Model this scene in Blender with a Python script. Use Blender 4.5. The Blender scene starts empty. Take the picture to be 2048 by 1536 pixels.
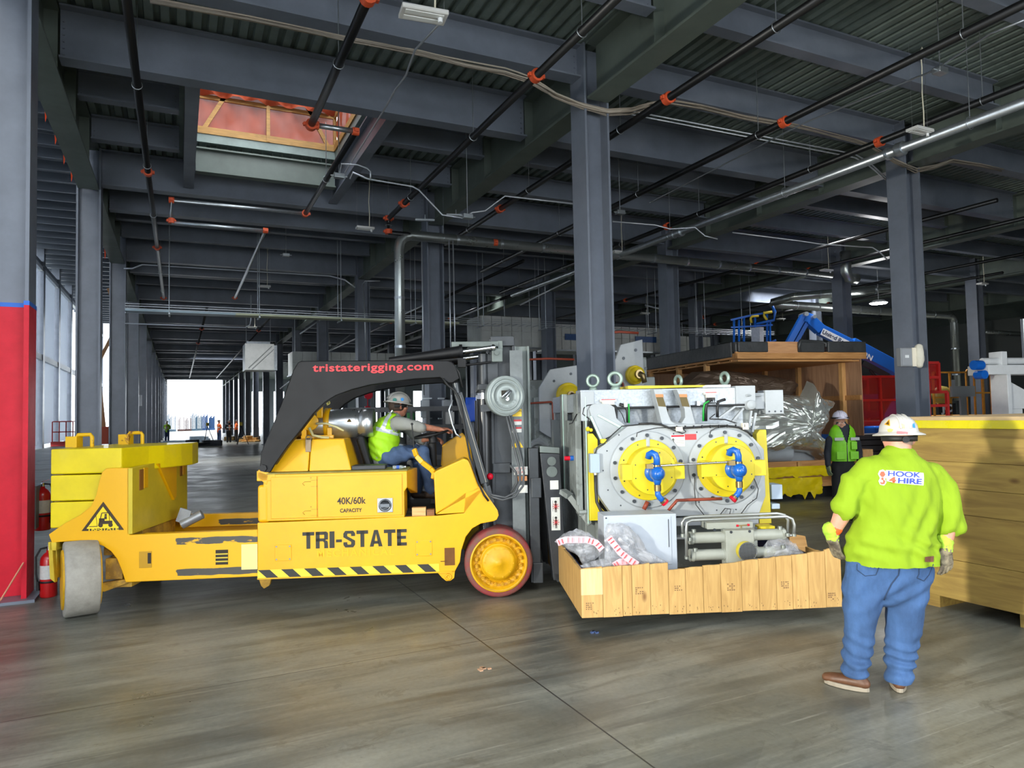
import bpy, bmesh, math, random
from mathutils import Vector, Matrix, noise
random.seed(7)
scn = bpy.context.scene
C = scn.collection
PI = math.pi
def V(*a): return Vector(a)
def lin(h):
    h = h.lstrip('#'); o = []
    for i in (0, 2, 4):
        c = int(h[i:i+2], 16) / 255
        o.append(c / 12.92 if c <= .04045 else ((c + .055) / 1.055) ** 2.4)
    return (*o, 1)

# ------------------------------------------------------------------ camera
CH = 1.8; FPX = 1402.0
_y, _t, _r = math.radians(25.44), math.radians(2.45), math.radians(-1.13)
CF = V(math.sin(_y)*math.cos(_t), math.cos(_y)*math.cos(_t), math.sin(_t))
_R = V(math.cos(_y), -math.sin(_y), 0); _U = _R.cross(CF)
CR = _R*math.cos(_r) + _U*math.sin(_r); CU = -_R*math.sin(_r) + _U*math.cos(_r)
cam = bpy.data.objects.new('camera', bpy.data.cameras.new('camera')); C.objects.link(cam)
cam.matrix_world = Matrix(((CR.x, CU.x, -CF.x, 0), (CR.y, CU.y, -CF.y, 0), (CR.z, CU.z, -CF.z, CH), (0, 0, 0, 1)))
cam.data.sensor_width = 36; cam.data.lens = FPX/2048*36; cam.data.clip_end = 600; cam.data.clip_start = .05
scn.camera = cam
# ------------------------------------------------------------------ world, light, exposure
scn.view_settings.view_transform = 'Standard'; scn.view_settings.look = 'None'
scn.view_settings.gamma = 1; scn.view_settings.use_curve_mapping = False
scn.view_settings.exposure = 0.55
w = bpy.data.worlds.new('overcast_sky'); scn.world = w; w.use_nodes = True
nt = w.node_tree; nt.nodes.clear()
bg = nt.nodes.new('ShaderNodeBackground'); bg.inputs[0].default_value = (.86, .93, 1, 1); bg.inputs[1].default_value = 4.5
ow = nt.nodes.new('ShaderNodeOutputWorld'); nt.links.new(bg.outputs[0], ow.inputs[0])
def area(name, loc, tgt, sx, sy, power, col=(1, 1, 1), spread=180):
    l = bpy.data.lights.new(name, 'AREA'); l.shape = 'RECTANGLE'; l.size = sx; l.size_y = sy; l.energy = power; l.color = col
    l.spread = math.radians(spread)
    o = bpy.data.objects.new(name, l); C.objects.link(o); o.location = loc
    o.rotation_euler = (Vector(tgt) - Vector(loc)).to_track_quat('-Z', 'Y').to_euler()
    return o
# daylight entering by the open dock doors behind the camera, one left, one right
area('dock_door_daylight', (-7, -6.5, 2.9), (4, 9, 2.2), 5.5, 4.2, 225, (.95, .98, 1))
area('dock_door_daylight', (6, -6.5, 2.9), (3, 9, 3.0), 7, 4.2, 215, (.95, .98, 1))
area('dock_door_low_daylight', (-9, .2, 2.1), (6.2, 3.6, 1.0),   .6, .6, 340, (1, .96, .84), 60)

# added overhead fill behind and right of the camera; roof has no opening there
area('overhead_fill', (1.5, -2.5, 7.2), (1.5, -2.4, 0), 5, 4, 330, (.97, .98, 1))
area('overhead_fill', (9.0, 1.0, 7.2), (8.5, 1.5, 0), 4, 3, 260, (.97, .98, 1))

for q_ in ((17, 12, 260), (25, 22, 380), (33, 14, 380), (12, 27, 260), (3, 33, 300), (20, 38, 400), (3, 58, 400)):  # added downward fill between the far beams; the deck has no skylights
    area('far_bay_fill', (q_[0], q_[1]+.9, 7.22), (q_[0], q_[1]+.91, 0), 4, .5, q_[2]*.6, (.97, .98, 1), 95)

# ------------------------------------------------------------------ pixel rays (measuring tool: a pixel of the photo on a known plane)
def ray(u, v): return CF + CR*((u-1024)/FPX) + CU*((768-v)/FPX)
CO = V(0, 0, CH)
def atX(u, v, x): d = ray(u, v); return CO + d*(x/d.x)
def atY(u, v, y): d = ray(u, v); return CO + d*(y/d.y)
def atZ(u, v, z=0.): d = ray(u, v); return CO + d*((z-CH)/d.z)
def atD(u, v, dep): return CO + ray(u, v)*dep
# truck frame: x forward, y to its far side, z up
TA = math.radians(-21); TO = V(2.84, 6.38, 0)
TE = V(math.cos(TA), math.sin(TA), 0); TN = V(-math.sin(TA), math.cos(TA), 0)
def T(u, v, y=0.):
    d = ray(u, v); t = (y - (CO-TO).dot(TN))/d.dot(TN); P = CO + d*t - TO
    return (P.dot(TE), P.z)
def T3(u, v, y=0.):
    a = T(u, v, y); return V(a[0], y, a[1])
def TW(x, y, z=0.): return TO + TE*x + TN*y + V(0, 0, z)

# ------------------------------------------------------------------ mesh builder
class MB:
    def __init__(s): s.v = []; s.f = []; s.m = []; s.s = []; s.mi = 0; s.M = None
    def add(s, vs, fs, smooth=False):
        b = len(s.v)
        for p in vs:
            p = Vector(p)
            s.v.append(s.M @ p if s.M else p)
        for f in fs: s.f.append([b+i for i in f]); s.m.append(s.mi); s.s.append(smooth)
        return s
    def box(s, x0, x1, y0, y1, z0, z1):
        return s.add([(x0,y0,z0),(x1,y0,z0),(x1,y1,z0),(x0,y1,z0),(x0,y0,z1),(x1,y0,z1),(x1,y1,z1),(x0,y1,z1)],
                     [(0,3,2,1),(4,5,6,7),(0,1,5,4),(1,2,6,5),(2,3,7,6),(3,0,4,7)])
    def bar(s, p0, p1, w, h, up=(0,0,1)):
        p0 = Vector(p0); p1 = Vector(p1); d = (p1-p0).normalized(); up = Vector(up)
        if abs(d.dot(up)) > .98: up = V(0,1,0)
        a = d.cross(up).normalized(); b = a.cross(d)
        vs = []
        for p in (p0, p1):
            for i, j in ((-1,-1),(1,-1),(1,1),(-1,1)): vs.append(p + a*(w/2*i) + b*(h/2*j))
        return s.add(vs, [(0,1,2,3),(7,6,5,4),(0,4,5,1),(1,5,6,2),(2,6,7,3),(3,7,4,0)])
    def cyl(s, p0, p1, r0, r1=None, n=16, caps=True, smooth=True):
        if r1 is None: r1 = r0
        p0 = Vector(p0); p1 = Vector(p1); d = (p1-p0).normalized()
        a = d.orthogonal().normalized(); b = d.cross(a)
        vs = []
        for p, r in ((p0, r0), (p1, r1)):
            for i in range(n):
                t = 2*PI*i/n; vs.append(p + (a*math.cos(t) + b*math.sin(t))*r)
        fs = [(i, (i+1) % n, n+(i+1) % n, n+i) for i in range(n)]
        s.add(vs, fs, smooth)
        if caps:
            s.add(vs[:n], [tuple(range(n-1, -1, -1))]); s.add(vs[n:], [tuple(range(n))])
        return s
    def tube(s, path, r, n=8, smooth=True, closed=False):
        P = [Vector(p) for p in path]; N = len(P)
        rs = r if isinstance(r, (list, tuple)) else [r]*N
        d0 = (P[1]-P[0]).normalized(); a = d0.orthogonal().normalized()
        vs = []
        for i, p in enumerate(P):
            d = ((P[min(i+1, N-1)] - P[max(i-1, 0)])).normalized() if not closed else (P[(i+1) % N]-P[i-1]).normalized()
            a = (a - d*a.dot(d)).normalized(); b = d.cross(a)
            for k in range(n):
                t = 2*PI*k/n; vs.append(p + (a*math.cos(t)+b*math.sin(t))*rs[i])
        fs = []
        for i in range(N-1 if not closed else N):
            j = (i+1) % N
            for k in range(n):
                fs.append((i*n+k, i*n+(k+1) % n, j*n+(k+1) % n, j*n+k))
        if not closed: fs.append(tuple(range(n-1, -1, -1))); fs.append(tuple((N-1)*n+k for k in range(n)))
        return s.add(vs, fs, smooth)
    def lathe(s, prof, o=(0,0,0), ax=(0,0,1), n=32, smooth=True):
        o = Vector(o); ax = Vector(ax).normalized(); a = ax.orthogonal().normalized(); b = ax.cross(a)
        m = len(prof); vs = []
        for i in range(n):
            t = 2*PI*i/n; q = a*math.cos(t)+b*math.sin(t)
            for r, z in prof: vs.append(o + q*r + ax*z)
        fs = []
        for i in range(n):
            j = (i+1) % n
            for k in range(m-1):
                fs.append((i*m+k, j*m+k, j*m+k+1, i*m+k+1))
        return s.add(vs, fs, smooth)
    def prism(s, poly, d0, d1, plane='xz'):
        n = len(poly)
        if plane == 'xz': vs = [(p[0], d0, p[1]) for p in poly]+[(p[0], d1, p[1]) for p in poly]
        elif plane == 'xy': vs = [(p[0], p[1], d0) for p in poly]+[(p[0], p[1], d1) for p in poly]
        else: vs = [(d0, p[0], p[1]) for p in poly]+[(d1, p[0], p[1]) for p in poly]
        return s.add(vs, [tuple(range(n)), tuple(range(2*n-1, n-1, -1))]+[(i, n+i, n+(i+1) % n, (i+1) % n) for i in range(n)])
    def ball(s, c, r, n=12, sc=(1,1,1)):
        c = Vector(c); vs = []; m = n//2
        for i in range(m+1):
            ph = PI*i/m
            for k in range(n):
                t = 2*PI*k/n
                vs.append(c + V(math.sin(ph)*math.cos(t)*sc[0], math.sin(ph)*math.sin(t)*sc[1], math.cos(ph)*sc[2])*r)
        fs = [(i*n+k, (i+1)*n+k, (i+1)*n+(k+1) % n, i*n+(k+1) % n) for i in range(m) for k in range(n)]
        return s.add(vs, fs, True)
    def torus(s, c, ax, R, r, n=24, m=8, a0=0, a1=2*PI):
        c = Vector(c); ax = Vector(ax).normalized(); a = ax.orthogonal().normalized(); b = ax.cross(a)
        full = abs(a1-a0-2*PI) < 1e-6
        pts = [c + (a*math.cos(a0+(a1-a0)*i/n)+b*math.sin(a0+(a1-a0)*i/n))*R for i in range(n if full else n+1)]
        return s.tube(pts, r, m, closed=full)
    def ibeam(s, p0, p1, h, w, tf=.03, tw=.02, up=(0,0,1)):
        # p0,p1: centre line of section
        p0 = Vector(p0); p1 = Vector(p1); d = (p1-p0).normalized(); up = Vector(up)
        a = d.cross(up).normalized(); b = a.cross(d)
        pr = [(-w/2,-h/2),(w/2,-h/2),(w/2,-h/2+tf),(tw/2,-h/2+tf),(tw/2,h/2-tf),(w/2,h/2-tf),(w/2,h/2),(-w/2,h/2),(-w/2,h/2-tf),(-tw/2,h/2-tf),(-tw/2,-h/2+tf),(-w/2,-h/2+tf)]
        n = len(pr); vs = [p0+a*x+b*y for x, y in pr]+[p1+a*x+b*y for x, y in pr]
        return s.add(vs, [tuple(range(n-1, -1, -1)), tuple(range(n, 2*n))]+[(i, (i+1) % n, n+(i+1) % n, n+i) for i in range(n)])
def fixn(me):
    bm = bmesh.new(); bm.from_mesh(me); bmesh.ops.recalc_face_normals(bm, faces=bm.faces); bm.to_mesh(me); bm.free()
def obj(name, mb, mats, parent=None, bevel=0, fix=True, seg=2):
    me = bpy.data.meshes.new(name); me.from_pydata([tuple(v) for v in mb.v], [], mb.f)
    me.polygons.foreach_set('use_smooth', mb.s); me.polygons.foreach_set('material_index', mb.m)
    for m in (mats if isinstance(mats, (list, tuple)) else [mats]): me.materials.append(m)
    if fix: fixn(me)
    me.update()
    o = bpy.data.objects.new(name, me); C.objects.link(o)
    if parent: o.parent = parent
    if bevel:
        b = o.modifiers.new('bevel', 'BEVEL'); b.width = bevel; b.segments = seg; b.limit_method = 'ANGLE'; b.angle_limit = math.radians(40)
    return o
def tag(o, label, cat, group=None, kind=None):
    if label: o['label'] = label
    if cat: o['category'] = cat
    if group: o['group'] = group
    if kind: o['kind'] = kind
    return o
def thing(name, label, cat, loc=(0,0,0), rotz=0, group=None):
    o = bpy.data.objects.new(name, None); C.objects.link(o); o.location = loc; o.rotation_euler = (0, 0, rotz)
    o.empty_display_size = .1
    return tag(o, label, cat, group)
def struct(name, mb, mats, **k):
    o = obj(name, mb, mats, **k); o['kind'] = 'structure'; return o
def dup(root, loc=None, rotz=None, label=None, group=None):
    r = root.copy(); C.objects.link(r)
    if loc is not None: r.location = loc
    if rotz is not None: r.rotation_euler = (0, 0, rotz)
    if label: r['label'] = label
    if group: r['group'] = group
    for ch in list(root.children):
        c = ch.copy(); C.objects.link(c); c.parent = r
        for g in list(ch.children):
            d = g.copy(); C.objects.link(d); d.parent = c
    return r
def move_to(root, loc):          # meshes built in world space: re-base a thing's children to its Empty
    pass
def text(name, s, size, mat, M, parent=None, ext=.001, bold=0., xs=1., align='CENTER', font=None, shear=0., sp=1.):
    cu = bpy.data.curves.new(name, 'FONT'); cu.body = s; cu.size = size; cu.extrude = ext; cu.offset = bold
    cu.align_x = align; cu.align_y = 'CENTER'; cu.shear = shear; cu.space_character = sp
    o = bpy.data.objects.new(name, cu); C.objects.link(o)
    bpy.context.view_layer.update()
    me = bpy.data.meshes.new_from_object(o.evaluated_get(bpy.context.evaluated_depsgraph_get()))
    bpy.data.objects.remove(o); bpy.data.curves.remove(cu)
    me.transform(Matrix.Diagonal((xs, 1, 1, 1))); me.transform(M); me.materials.clear(); me.materials.append(mat)
    me.name = name
    o = bpy.data.objects.new(name, me); C.objects.link(o)
    if parent: o.parent = parent
    return o
def frameM(o, x, y):             # text frame: x = reading direction, y = up
    x = Vector(x).normalized(); y = Vector(y); z = x.cross(y).normalized(); y = z.cross(x)
    return Matrix(((x.x, y.x, z.x, o[0]), (x.y, y.y, z.y, o[1]), (x.z, y.z, z.z, o[2]), (0, 0, 0, 1)))

# ------------------------------------------------------------------ materials
MATS = {}
def mat(name, col, rough=.5, metal=0., var=.0, vscale=4., bump=0., bscale=40., col2=None, emit=0, alpha=1, spec=None, trans=0., coat=0., thr=None, stretch=None, sheen=0):
    if name in MATS: return MATS[name]
    m = bpy.data.materials.new(name); m.use_nodes = True; n = m.node_tree.nodes; L = m.node_tree.links
    b = n['Principled BSDF']; c = lin(col) if isinstance(col, str) else col
    b.inputs['Base Color'].default_value = c; b.inputs['Roughness'].default_value = rough; b.inputs['Metallic'].default_value = metal
    if alpha < 1: b.inputs['Alpha'].default_value = alpha
    if trans: b.inputs['Transmission Weight'].default_value = trans
    if coat: b.inputs['Coat Weight'].default_value = coat
    if sheen: b.inputs['Sheen Weight'].default_value = sheen
    if spec is not None: b.inputs['Specular IOR Level'].default_value = spec
    if emit: b.inputs['Emission Color'].default_value = c; b.inputs['Emission Strength'].default_value = emit
    tc = n.new('ShaderNodeTexCoord'); vec = tc.outputs['Object']
    if stretch:
        mp = n.new('ShaderNodeMapping'); mp.inputs['Scale'].default_value = stretch; L.new(vec, mp.inputs[0]); vec = mp.outputs[0]
    if var or col2:
        t = n.new('ShaderNodeTexNoise'); t.inputs['Scale'].default_value = vscale; t.inputs['Detail'].default_value = 8; t.inputs['Roughness'].default_value = .65
        L.new(vec, t.inputs['Vector'])
        r = n.new('ShaderNodeValToRGB')
        lo, hi = thr if thr else (.3, .7)
        r.color_ramp.elements[0].position = lo; r.color_ramp.elements[1].position = hi
        c2 = (lin(col2) if col2 else tuple(x*(1-var) for x in c[:3])+(1,))
        c1 = c if col2 else tuple(min(1, x*(1+var*.6)) for x in c[:3])+(1,)
        r.color_ramp.elements[0].color = c2; r.color_ramp.elements[1].color = c1
        L.new(t.outputs['Fac'], r.inputs[0]); L.new(r.outputs[0], b.inputs['Base Color'])
        mr = n.new('ShaderNodeMapRange'); mr.inputs['To Min'].default_value = min(1, rough+.12); mr.inputs['To Max'].default_value = max(0, rough-.08)
        L.new(t.outputs['Fac'], mr.inputs['Value']); L.new(mr.outputs[0], b.inputs['Roughness'])
    if bump:
        t = n.new('ShaderNodeTexNoise'); t.inputs['Scale'].default_value = bscale; t.inputs['Detail'].default_value = 6
        L.new(vec, t.inputs['Vector'])
        bp = n.new('ShaderNodeBump'); bp.inputs['Strength'].default_value = bump; bp.inputs['Distance'].default_value = .02
        L.new(t.outputs['Fac'], bp.inputs['Height']); L.new(bp.outputs[0], b.inputs['Normal'])
    MATS[name] = m; return m
def nodes(m): return m.node_tree.nodes, m.node_tree.links, m.node_tree.nodes['Principled BSDF']
def wood(name, c1, c2, axis='z', scale=3., knots=True, rough=.6):
    m = mat(name, c1, rough); n, L, b = nodes(m)
    tc = n.new('ShaderNodeTexCoord'); mp = n.new('ShaderNodeMapping')
    mp.inputs['Scale'].default_value = {'z': (6, 6, .7), 'x': (.7, 6, 6), 'y': (6, .7, 6)}[axis]
    L.new(tc.outputs['Object'], mp.inputs[0])
    t = n.new('ShaderNodeTexNoise'); t.inputs['Scale'].default_value = scale; t.inputs['Detail'].default_value = 10; t.inputs['Distortion'].default_value = 1.6
    L.new(mp.outputs[0], t.inputs['Vector'])
    r = n.new('ShaderNodeValToRGB'); r.color_ramp.elements[0].position = .33; r.color_ramp.elements[1].position = .66
    r.color_ramp.elements[0].color = lin(c2); r.color_ramp.elements[1].color = lin(c1)
    L.new(t.outputs['Fac'], r.inputs[0])
    out = r.outputs[0]
    if knots:
        mp2 = n.new('ShaderNodeMapping'); mp2.inputs['Scale'].default_value = {'z': (1, 1, .5), 'x': (.5, 1, 1), 'y': (1, .5, 1)}[axis]
        L.new(tc.outputs['Object'], mp2.inputs[0])
        vo = n.new('ShaderNodeTexVoronoi'); vo.inputs['Scale'].default_value = 3.1; L.new(mp2.outputs[0], vo.inputs['Vector'])
        rr = n.new('ShaderNodeValToRGB'); rr.color_ramp.elements[0].position = .03; rr.color_ramp.elements[1].position = .09
        rr.color_ramp.elements[0].color = (.25, .12, .05, 1); rr.color_ramp.elements[1].color = (1, 1, 1, 1)
        L.new(vo.outputs['Distance'], rr.inputs[0])
        mx = n.new('ShaderNodeMixRGB'); mx.blend_type = 'MULTIPLY'; mx.inputs[0].default_value = .75
        L.new(out, mx.inputs[1]); L.new(rr.outputs[0], mx.inputs[2]); out = mx.outputs[0]
    L.new(out, b.inputs['Base Color'])
    return m
STEEL = mat('charcoal_steel_paint', '#6d7480', .36, .0, var=.22, vscale=1.2, bump=.03, bscale=60)
STEELG = mat('green_grey_steel_paint', '#5c665f', .45, .0, var=.2, vscale=1.5)
YEL = mat('truck_yellow', '#e6ac00', .38, 0, var=.10, vscale=2.2, bump=.02, bscale=25, coat=.2)
YELG = mat('counterweight_yellow', '#e0c800', .42, 0, var=.12, vscale=2.5, coat=.1)
YELD = mat('dusty_yellow', '#cdb12c', .6, 0, var=.25, vscale=5)
BLK = mat('truck_black', '#0c0d10', .5, 0, var=.2, vscale=6, spec=.35)
BLKM = mat('black_matte', '#17181a', .6)
RUB = mat('rubber', '#1c1d1f', .65)
GALV = mat('galvanized', '#b4bbc0', .32, .85, var=.18, vscale=9)
CHROME = mat('chrome', '#d6d9dc', .15, 1)
WHITE = mat('white_paint', '#dfe3e6', .45, 0, var=.06, vscale=6)
CONDUIT = mat('conduit', '#b9bec4', .35, .6)
ORANGE = mat('orange_coupling', '#d4552e', .5)
BPIPE = mat('black_pipe', '#131416', .4, .2)
RED = mat('red_paint', '#d00c2a', .45, 0, var=.15, vscale=5, spec=.3)
SKIN = mat('skin', '#c98f78', .5, 0, var=.12, vscale=18)
# ================================================================== THE BUILDING
XR = [-1.61, 5.58, 12.68, 19.77, 26.87, 33.97, 41.1]
def YK(k): return 8.825 + 7.257*k
# ---- floor
fm = mat('concrete_floor', '#7c7f78', .4)
def floor_mat():
    n, L, b = nodes(fm); b.inputs['Specular IOR Level'].default_value = .4
    tc = n.new('ShaderNodeTexCoord'); P = tc.outputs['Object']
    def nz(scale, det=8, dist=0., rot=0, sc=(1,1,1), rough=.6):
        mp = n.new('ShaderNodeMapping'); mp.inputs['Rotation'].default_value = (0, 0, rot); mp.inputs['Scale'].default_value = sc
        L.new(P, mp.inputs[0]); t = n.new('ShaderNodeTexNoise'); t.inputs['Scale'].default_value = scale; t.inputs['Detail'].default_value = det
        t.inputs['Distortion'].default_value = dist; t.inputs['Roughness'].default_value = rough; L.new(mp.outputs[0], t.inputs['Vector']); return t.outputs['Fac']
    def ramp(x, els):
        r = n.new('ShaderNodeValToRGB'); cr = r.color_ramp
        while len(cr.elements) < len(els): cr.elements.new(.5)
        for e, (p, c) in zip(cr.elements, els): e.position = p; e.color = c
        L.new(x, r.inputs[0]); return r.outputs[0]
    def mix(a, c, f, mode='MIX'):
        m = n.new('ShaderNodeMixRGB'); m.blend_type = mode
        for i, x in ((1, a), (2, c)):
            if isinstance(x, tuple): m.inputs[i].default_value = x
            else: L.new(x, m.inputs[i])
        if isinstance(f, (int, float)): m.inputs[0].default_value = f
        else: L.new(f, m.inputs[0])
        return m.outputs[0]
    base = ramp(nz(.55, 9, .6, .3, (1, 2.0, 1)), [(.3, lin('#3c3f3c')), (.48, lin('#62655f')), (.68, lin('#85877f'))])
    brown = ramp(nz(.35, 7, .6, -.5), [(.46, (0,0,0,1)), (.58, (1,1,1,1))])
    base = mix(base, lin('#66604f'), mix((0,0,0,1), (.62,.62,.62,1), brown))
    # long drag streaks in two directions
    s1 = ramp(nz(1.3, 7, .4, math.radians(16), (.35, 3.4, 1)), [(.46, (0,0,0,1)), (.62, (1,1,1,1))])
    base = mix(base, lin('#a09f92'), mix((0,0,0,1), (.38,.38,.38,1), s1))
    s2 = ramp(nz(1.7, 8, .8, math.radians(-38), (.3, 3.0, 1)), [(.54, (0,0,0,1)), (.64, (1,1,1,1))])
    base = mix(base, lin('#45443d'), mix((0,0,0,1), (.5,.5,.5,1), s2))
    s3 = ramp(nz(6, 8, .5, math.radians(20), (.3, 4, 1)), [(.62, (0,0,0,1)), (.70, (1,1,1,1))])
    base = mix(base, lin('#2c2c2a'), mix((0,0,0,1), (.35,.35,.35,1), s3))
    # patches of curing sheet marks
    vo = n.new('ShaderNodeTexVoronoi'); vo.feature = 'F1'; vo.distance = 'CHEBYCHEV'; vo.inputs['Scale'].default_value = .55
    mp = n.new('ShaderNodeMapping'); mp.inputs['Rotation'].default_value = (0,0,.35); mp.inputs['Scale'].default_value = (.6, 2.2, 1); L.new(P, mp.inputs[0]); L.new(mp.outputs[0], vo.inputs['Vector'])
    base = mix(base, ramp(vo.outputs['Color'], [(.35, lin('#5c5a50')), (.6, lin('#7c7c72'))]), .15)
    s4 = ramp(nz(5, 10, .3, math.radians(-30), (.12, 5, 1), .7), [(.60, (0,0,0,1)), (.66, (1,1,1,1))])
    base = mix(base, lin('#b3b1a4'), mix((0,0,0,1), (.32,.32,.32,1), s4))
    s5 = ramp(nz(2.2, 10, 1.2, .6, (1,1.6,1), .75), [(.57, (0,0,0,1)), (.60, (1,1,1,1))])
    base = mix(base, lin('#4d4b42'), mix((0,0,0,1), (.38,.38,.38,1), s5))
    fine = ramp(nz(30, 6), [(.3, (.86,.86,.86,1)), (.7, (1.06,1.06,1.06,1))])
    base = mix(base, fine, 1., 'MULTIPLY')
    # saw-cut joints
    sx = n.new('ShaderNodeSeparateXYZ'); L.new(P, sx.inputs[0])
    outs = []
    for o, off, per, wd in ((0, 2.17, 7.257, .0055), (1, 5.24, 7.257, .0045)):
        a = n.new('ShaderNodeMath'); a.operation = 'SUBTRACT'; L.new(sx.outputs[o], a.inputs[0]); a.inputs[1].default_value = off - per*20
        b2 = n.new('ShaderNodeMath'); b2.operation = 'PINGPONG'; L.new(a.outputs[0], b2.inputs[0]); b2.inputs[1].default_value = per/2
        c2 = n.new('ShaderNodeMath'); c2.operation = 'LESS_THAN'; L.new(b2.outputs[0], c2.inputs[0]); c2.inputs[1].default_value = wd
        outs.append(c2.outputs[0])
    mx = n.new('ShaderNodeMath'); mx.operation = 'MAXIMUM'; L.new(outs[0], mx.inputs[0]); L.new(outs[1], mx.inputs[1])
    base = mix(base, (.02,.02,.02,1), mx.outputs[0])
    L.new(base, b.inputs['Base Color'])
    L.new(ramp(nz(1.1, 6, .5), [(.3, (.27,)*3+(1,)), (.7, (.48,)*3+(1,))]), b.inputs['Roughness'])
    bp = n.new('ShaderNodeBump'); bp.inputs['Strength'].default_value = .08; bp.inputs['Distance'].default_value = .02
    L.new(nz(5, 8), bp.inputs['Height']); L.new(bp.outputs[0], b.inputs['Normal'])
floor_mat()
mb = MB(); mb.add([(-60,-14,0),(80,-14,0),(80,160,0),(-60,160,0)], [(0,1,2,3)]); struct('floor', mb, fm)

# ---- ceiling deck with its roof opening
OPX0, OPX1, OPY0, OPY1 = .3, 3.05, 12.2, 15.1
DECKM = mat('green_grey_deck', '#7d8b86', .5, .1, var=.2, vscale=3)
mb = MB(); zt, zb = 7.36, 7.29; p = .2; x = -1.7; flat = .105; sl = .02
def rib(x, y0, y1):
    xs = [(x, zt), (x+p-flat-2*sl, zt), (x+p-flat-sl, zb), (x+p-sl, zb), (x+p, zt)]
    vs = [(a, y0, b) for a, b in xs]+[(a, y1, b) for a, b in xs]
    mb.add(vs, [(i, i+1, 5+i+1, 5+i) for i in range(4)])
while x < 48:
    if x+p > OPX0 and x < OPX1: rib(x, -6, OPY0); rib(x, OPY1, 103)
    else: rib(x, -6, 103)
    x += p
mb.box(-1.7, OPX0, -6, 103.2, 7.37, 7.55); mb.box(OPX1, 48, -6, 103.2, 7.37, 7.55)
mb.box(OPX0, OPX1, -6, OPY0, 7.37, 7.55); mb.box(OPX0, OPX1, OPY1, 103.2, 7.37, 7.55)
struct('ceiling', mb, DECKM, fix=False)
# tall hall on the left: higher roof
mb = MB()
for i in range(58): y = -4+1.814*i; mb.box(-10.5, -1.75, y, y+.12, 14.0, 14.45)
mb.box(-10.5, -1.72, -6, 104, 14.5, 14.7)
struct('ceiling_hall', mb, mat('hall_deck', '#565d66', .4, .3), fix=False)
mb = MB(); mb.box(-1.78, -1.7, -6, 104, 7.56, 14.5); struct('wall_hall', mb, STEEL)
# walls
WALLM = mat('ribbed_wall_panel', '#9aa1a6', .5, .2)
def ribbed(mb, x0, x1, y, z0, z1, st=.3, d=.04):
    mb.box(x0, x1, y, y+.08, z0, z1)
    x = x0
    while x < x1: mb.box(x, x+.06, y-d, y, z0, z1); x += st
mb = MB(); mb.box(48, 48.2, -6, 103, 0, 7.4); struct('wall_right', mb, mat('dim_wall', '#6b706e', .8))
mb = MB(); mb.box(-10.6, -9, -6.6, -6.4, 0, 14.5); mb.box(-9, 48, -6.6, -6.4, 5.0, 7.4); mb.box(-3.8, 1.6, -6.6, -6.4, 0, 5); mb.box(10.5, 48, -6.6, -6.4, 0, 5); struct('wall_rear', mb, mat('rear_wall', '#8b8f90', .8))
mb = MB()
for i in range(14): mb.box(7.6+i*2.9, 7.6+i*2.9+(1.5 if i < 9 else 2.9), 103, 103.2, 0, 5.6)
mb.box(7.6, 48, 103, 103.2, 5.6, 7.4); struct('wall_far', mb, mat('far_wall_panel', '#a8b0b6', .6))
# left wall of the hall: tall lit panels between dark mullions
PAN = mat('translucent_wall_panel', '#dfe4ea', .55)
n, L, b = nodes(PAN); tr = n.new('ShaderNodeBsdfTranslucent'); tr.inputs[0].default_value = (.8,.84,.9,1); ad = n.new('ShaderNodeMixShader'); ad.inputs[0].default_value = .3
out = [q for q in n if q.type == 'OUTPUT_MATERIAL'][0]; L.new(b.outputs[0], ad.inputs[1]); L.new(tr.outputs[0], ad.inputs[2]); L.new(ad.outputs[0], out.inputs[0])
mb = MB()
for i in range(16):
    y = YK(-2+i)
    if i < 11: mb.box(-9.1, -9.0, y+.6, y+6.5, .25, 6.3); mb.box(-9.1, -9.0, y+.6, y+6.5, 6.7, 13.0)
struct('wall_left', mb, PAN)
mb = MB()
for i in range(16):
    y = YK(-2+i); mb.box(-9.3, -8.75, y-.25, y+.45, 0, 14.4)
mb.box(-9.2, -8.9, -6, 103, 13.05, 13.4)
struct('trim_1', mb, STEEL)
mb = MB(); mb.box(-9.05, -8.8, -6, 103, 6.3, 6.7); mb.box(-9.05, -8.8, -6, 103, 12.7, 13.0); struct('trim_2', mb, WHITE)

# ---- columns
ORD = ['first', 'second', 'third', 'fourth', 'fifth', 'sixth', 'seventh', 'eighth', 'ninth', 'tenth', 'eleventh', 'twelfth', 'thirteenth', 'fourteenth', 'fifteenth', 'sixteenth']
ROWN = ['left edge of the aisle', 'row between truck and machine', 'row behind the blue boom lift', 'third row from the aisle', 'fourth row from the aisle', 'outermost right row']
def col_mesh(mb, h=6.36):
    mb.ibeam((0,0,.02), (0,0,h), .42, .40, .034, .024, up=(1,0,0))
    mb.box(-.3, .3, -.3, .3, 0, .03)
COLH = 7.25
me_src = None
for r, x in enumerate(XR[:6]):
    kmax = [13, 13, 11, 9, 8, 6][r]
    for k in range(0, kmax+1):
        lab = None
        if (r, k) == (0, 0): lab = 'grey steel column with red-painted base nearest at the left edge'
        elif (r, k) == (1, 0): lab = 'big charcoal steel column standing right behind the grey machine'
        elif (r, k) == (1, 1): lab = 'charcoal steel column behind the forklift driver with electrical boxes'
        elif (r, k) == (2, 0): lab = 'charcoal steel column behind the man in yellow shirt, utility box on it'
        else: lab = 'charcoal steel column, %s, %s back' % (ROWN[r], ORD[k])
        if me_src is None:
            mb = MB(); col_mesh(mb, COLH); o = obj('steel_column', mb, STEEL); me_src = o; dup0 = o
        else:
            o = me_src.copy(); C.objects.link(o)
        o.location = (x, YK(k), 0); tag(o, lab, 'column', 'building columns')
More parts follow.
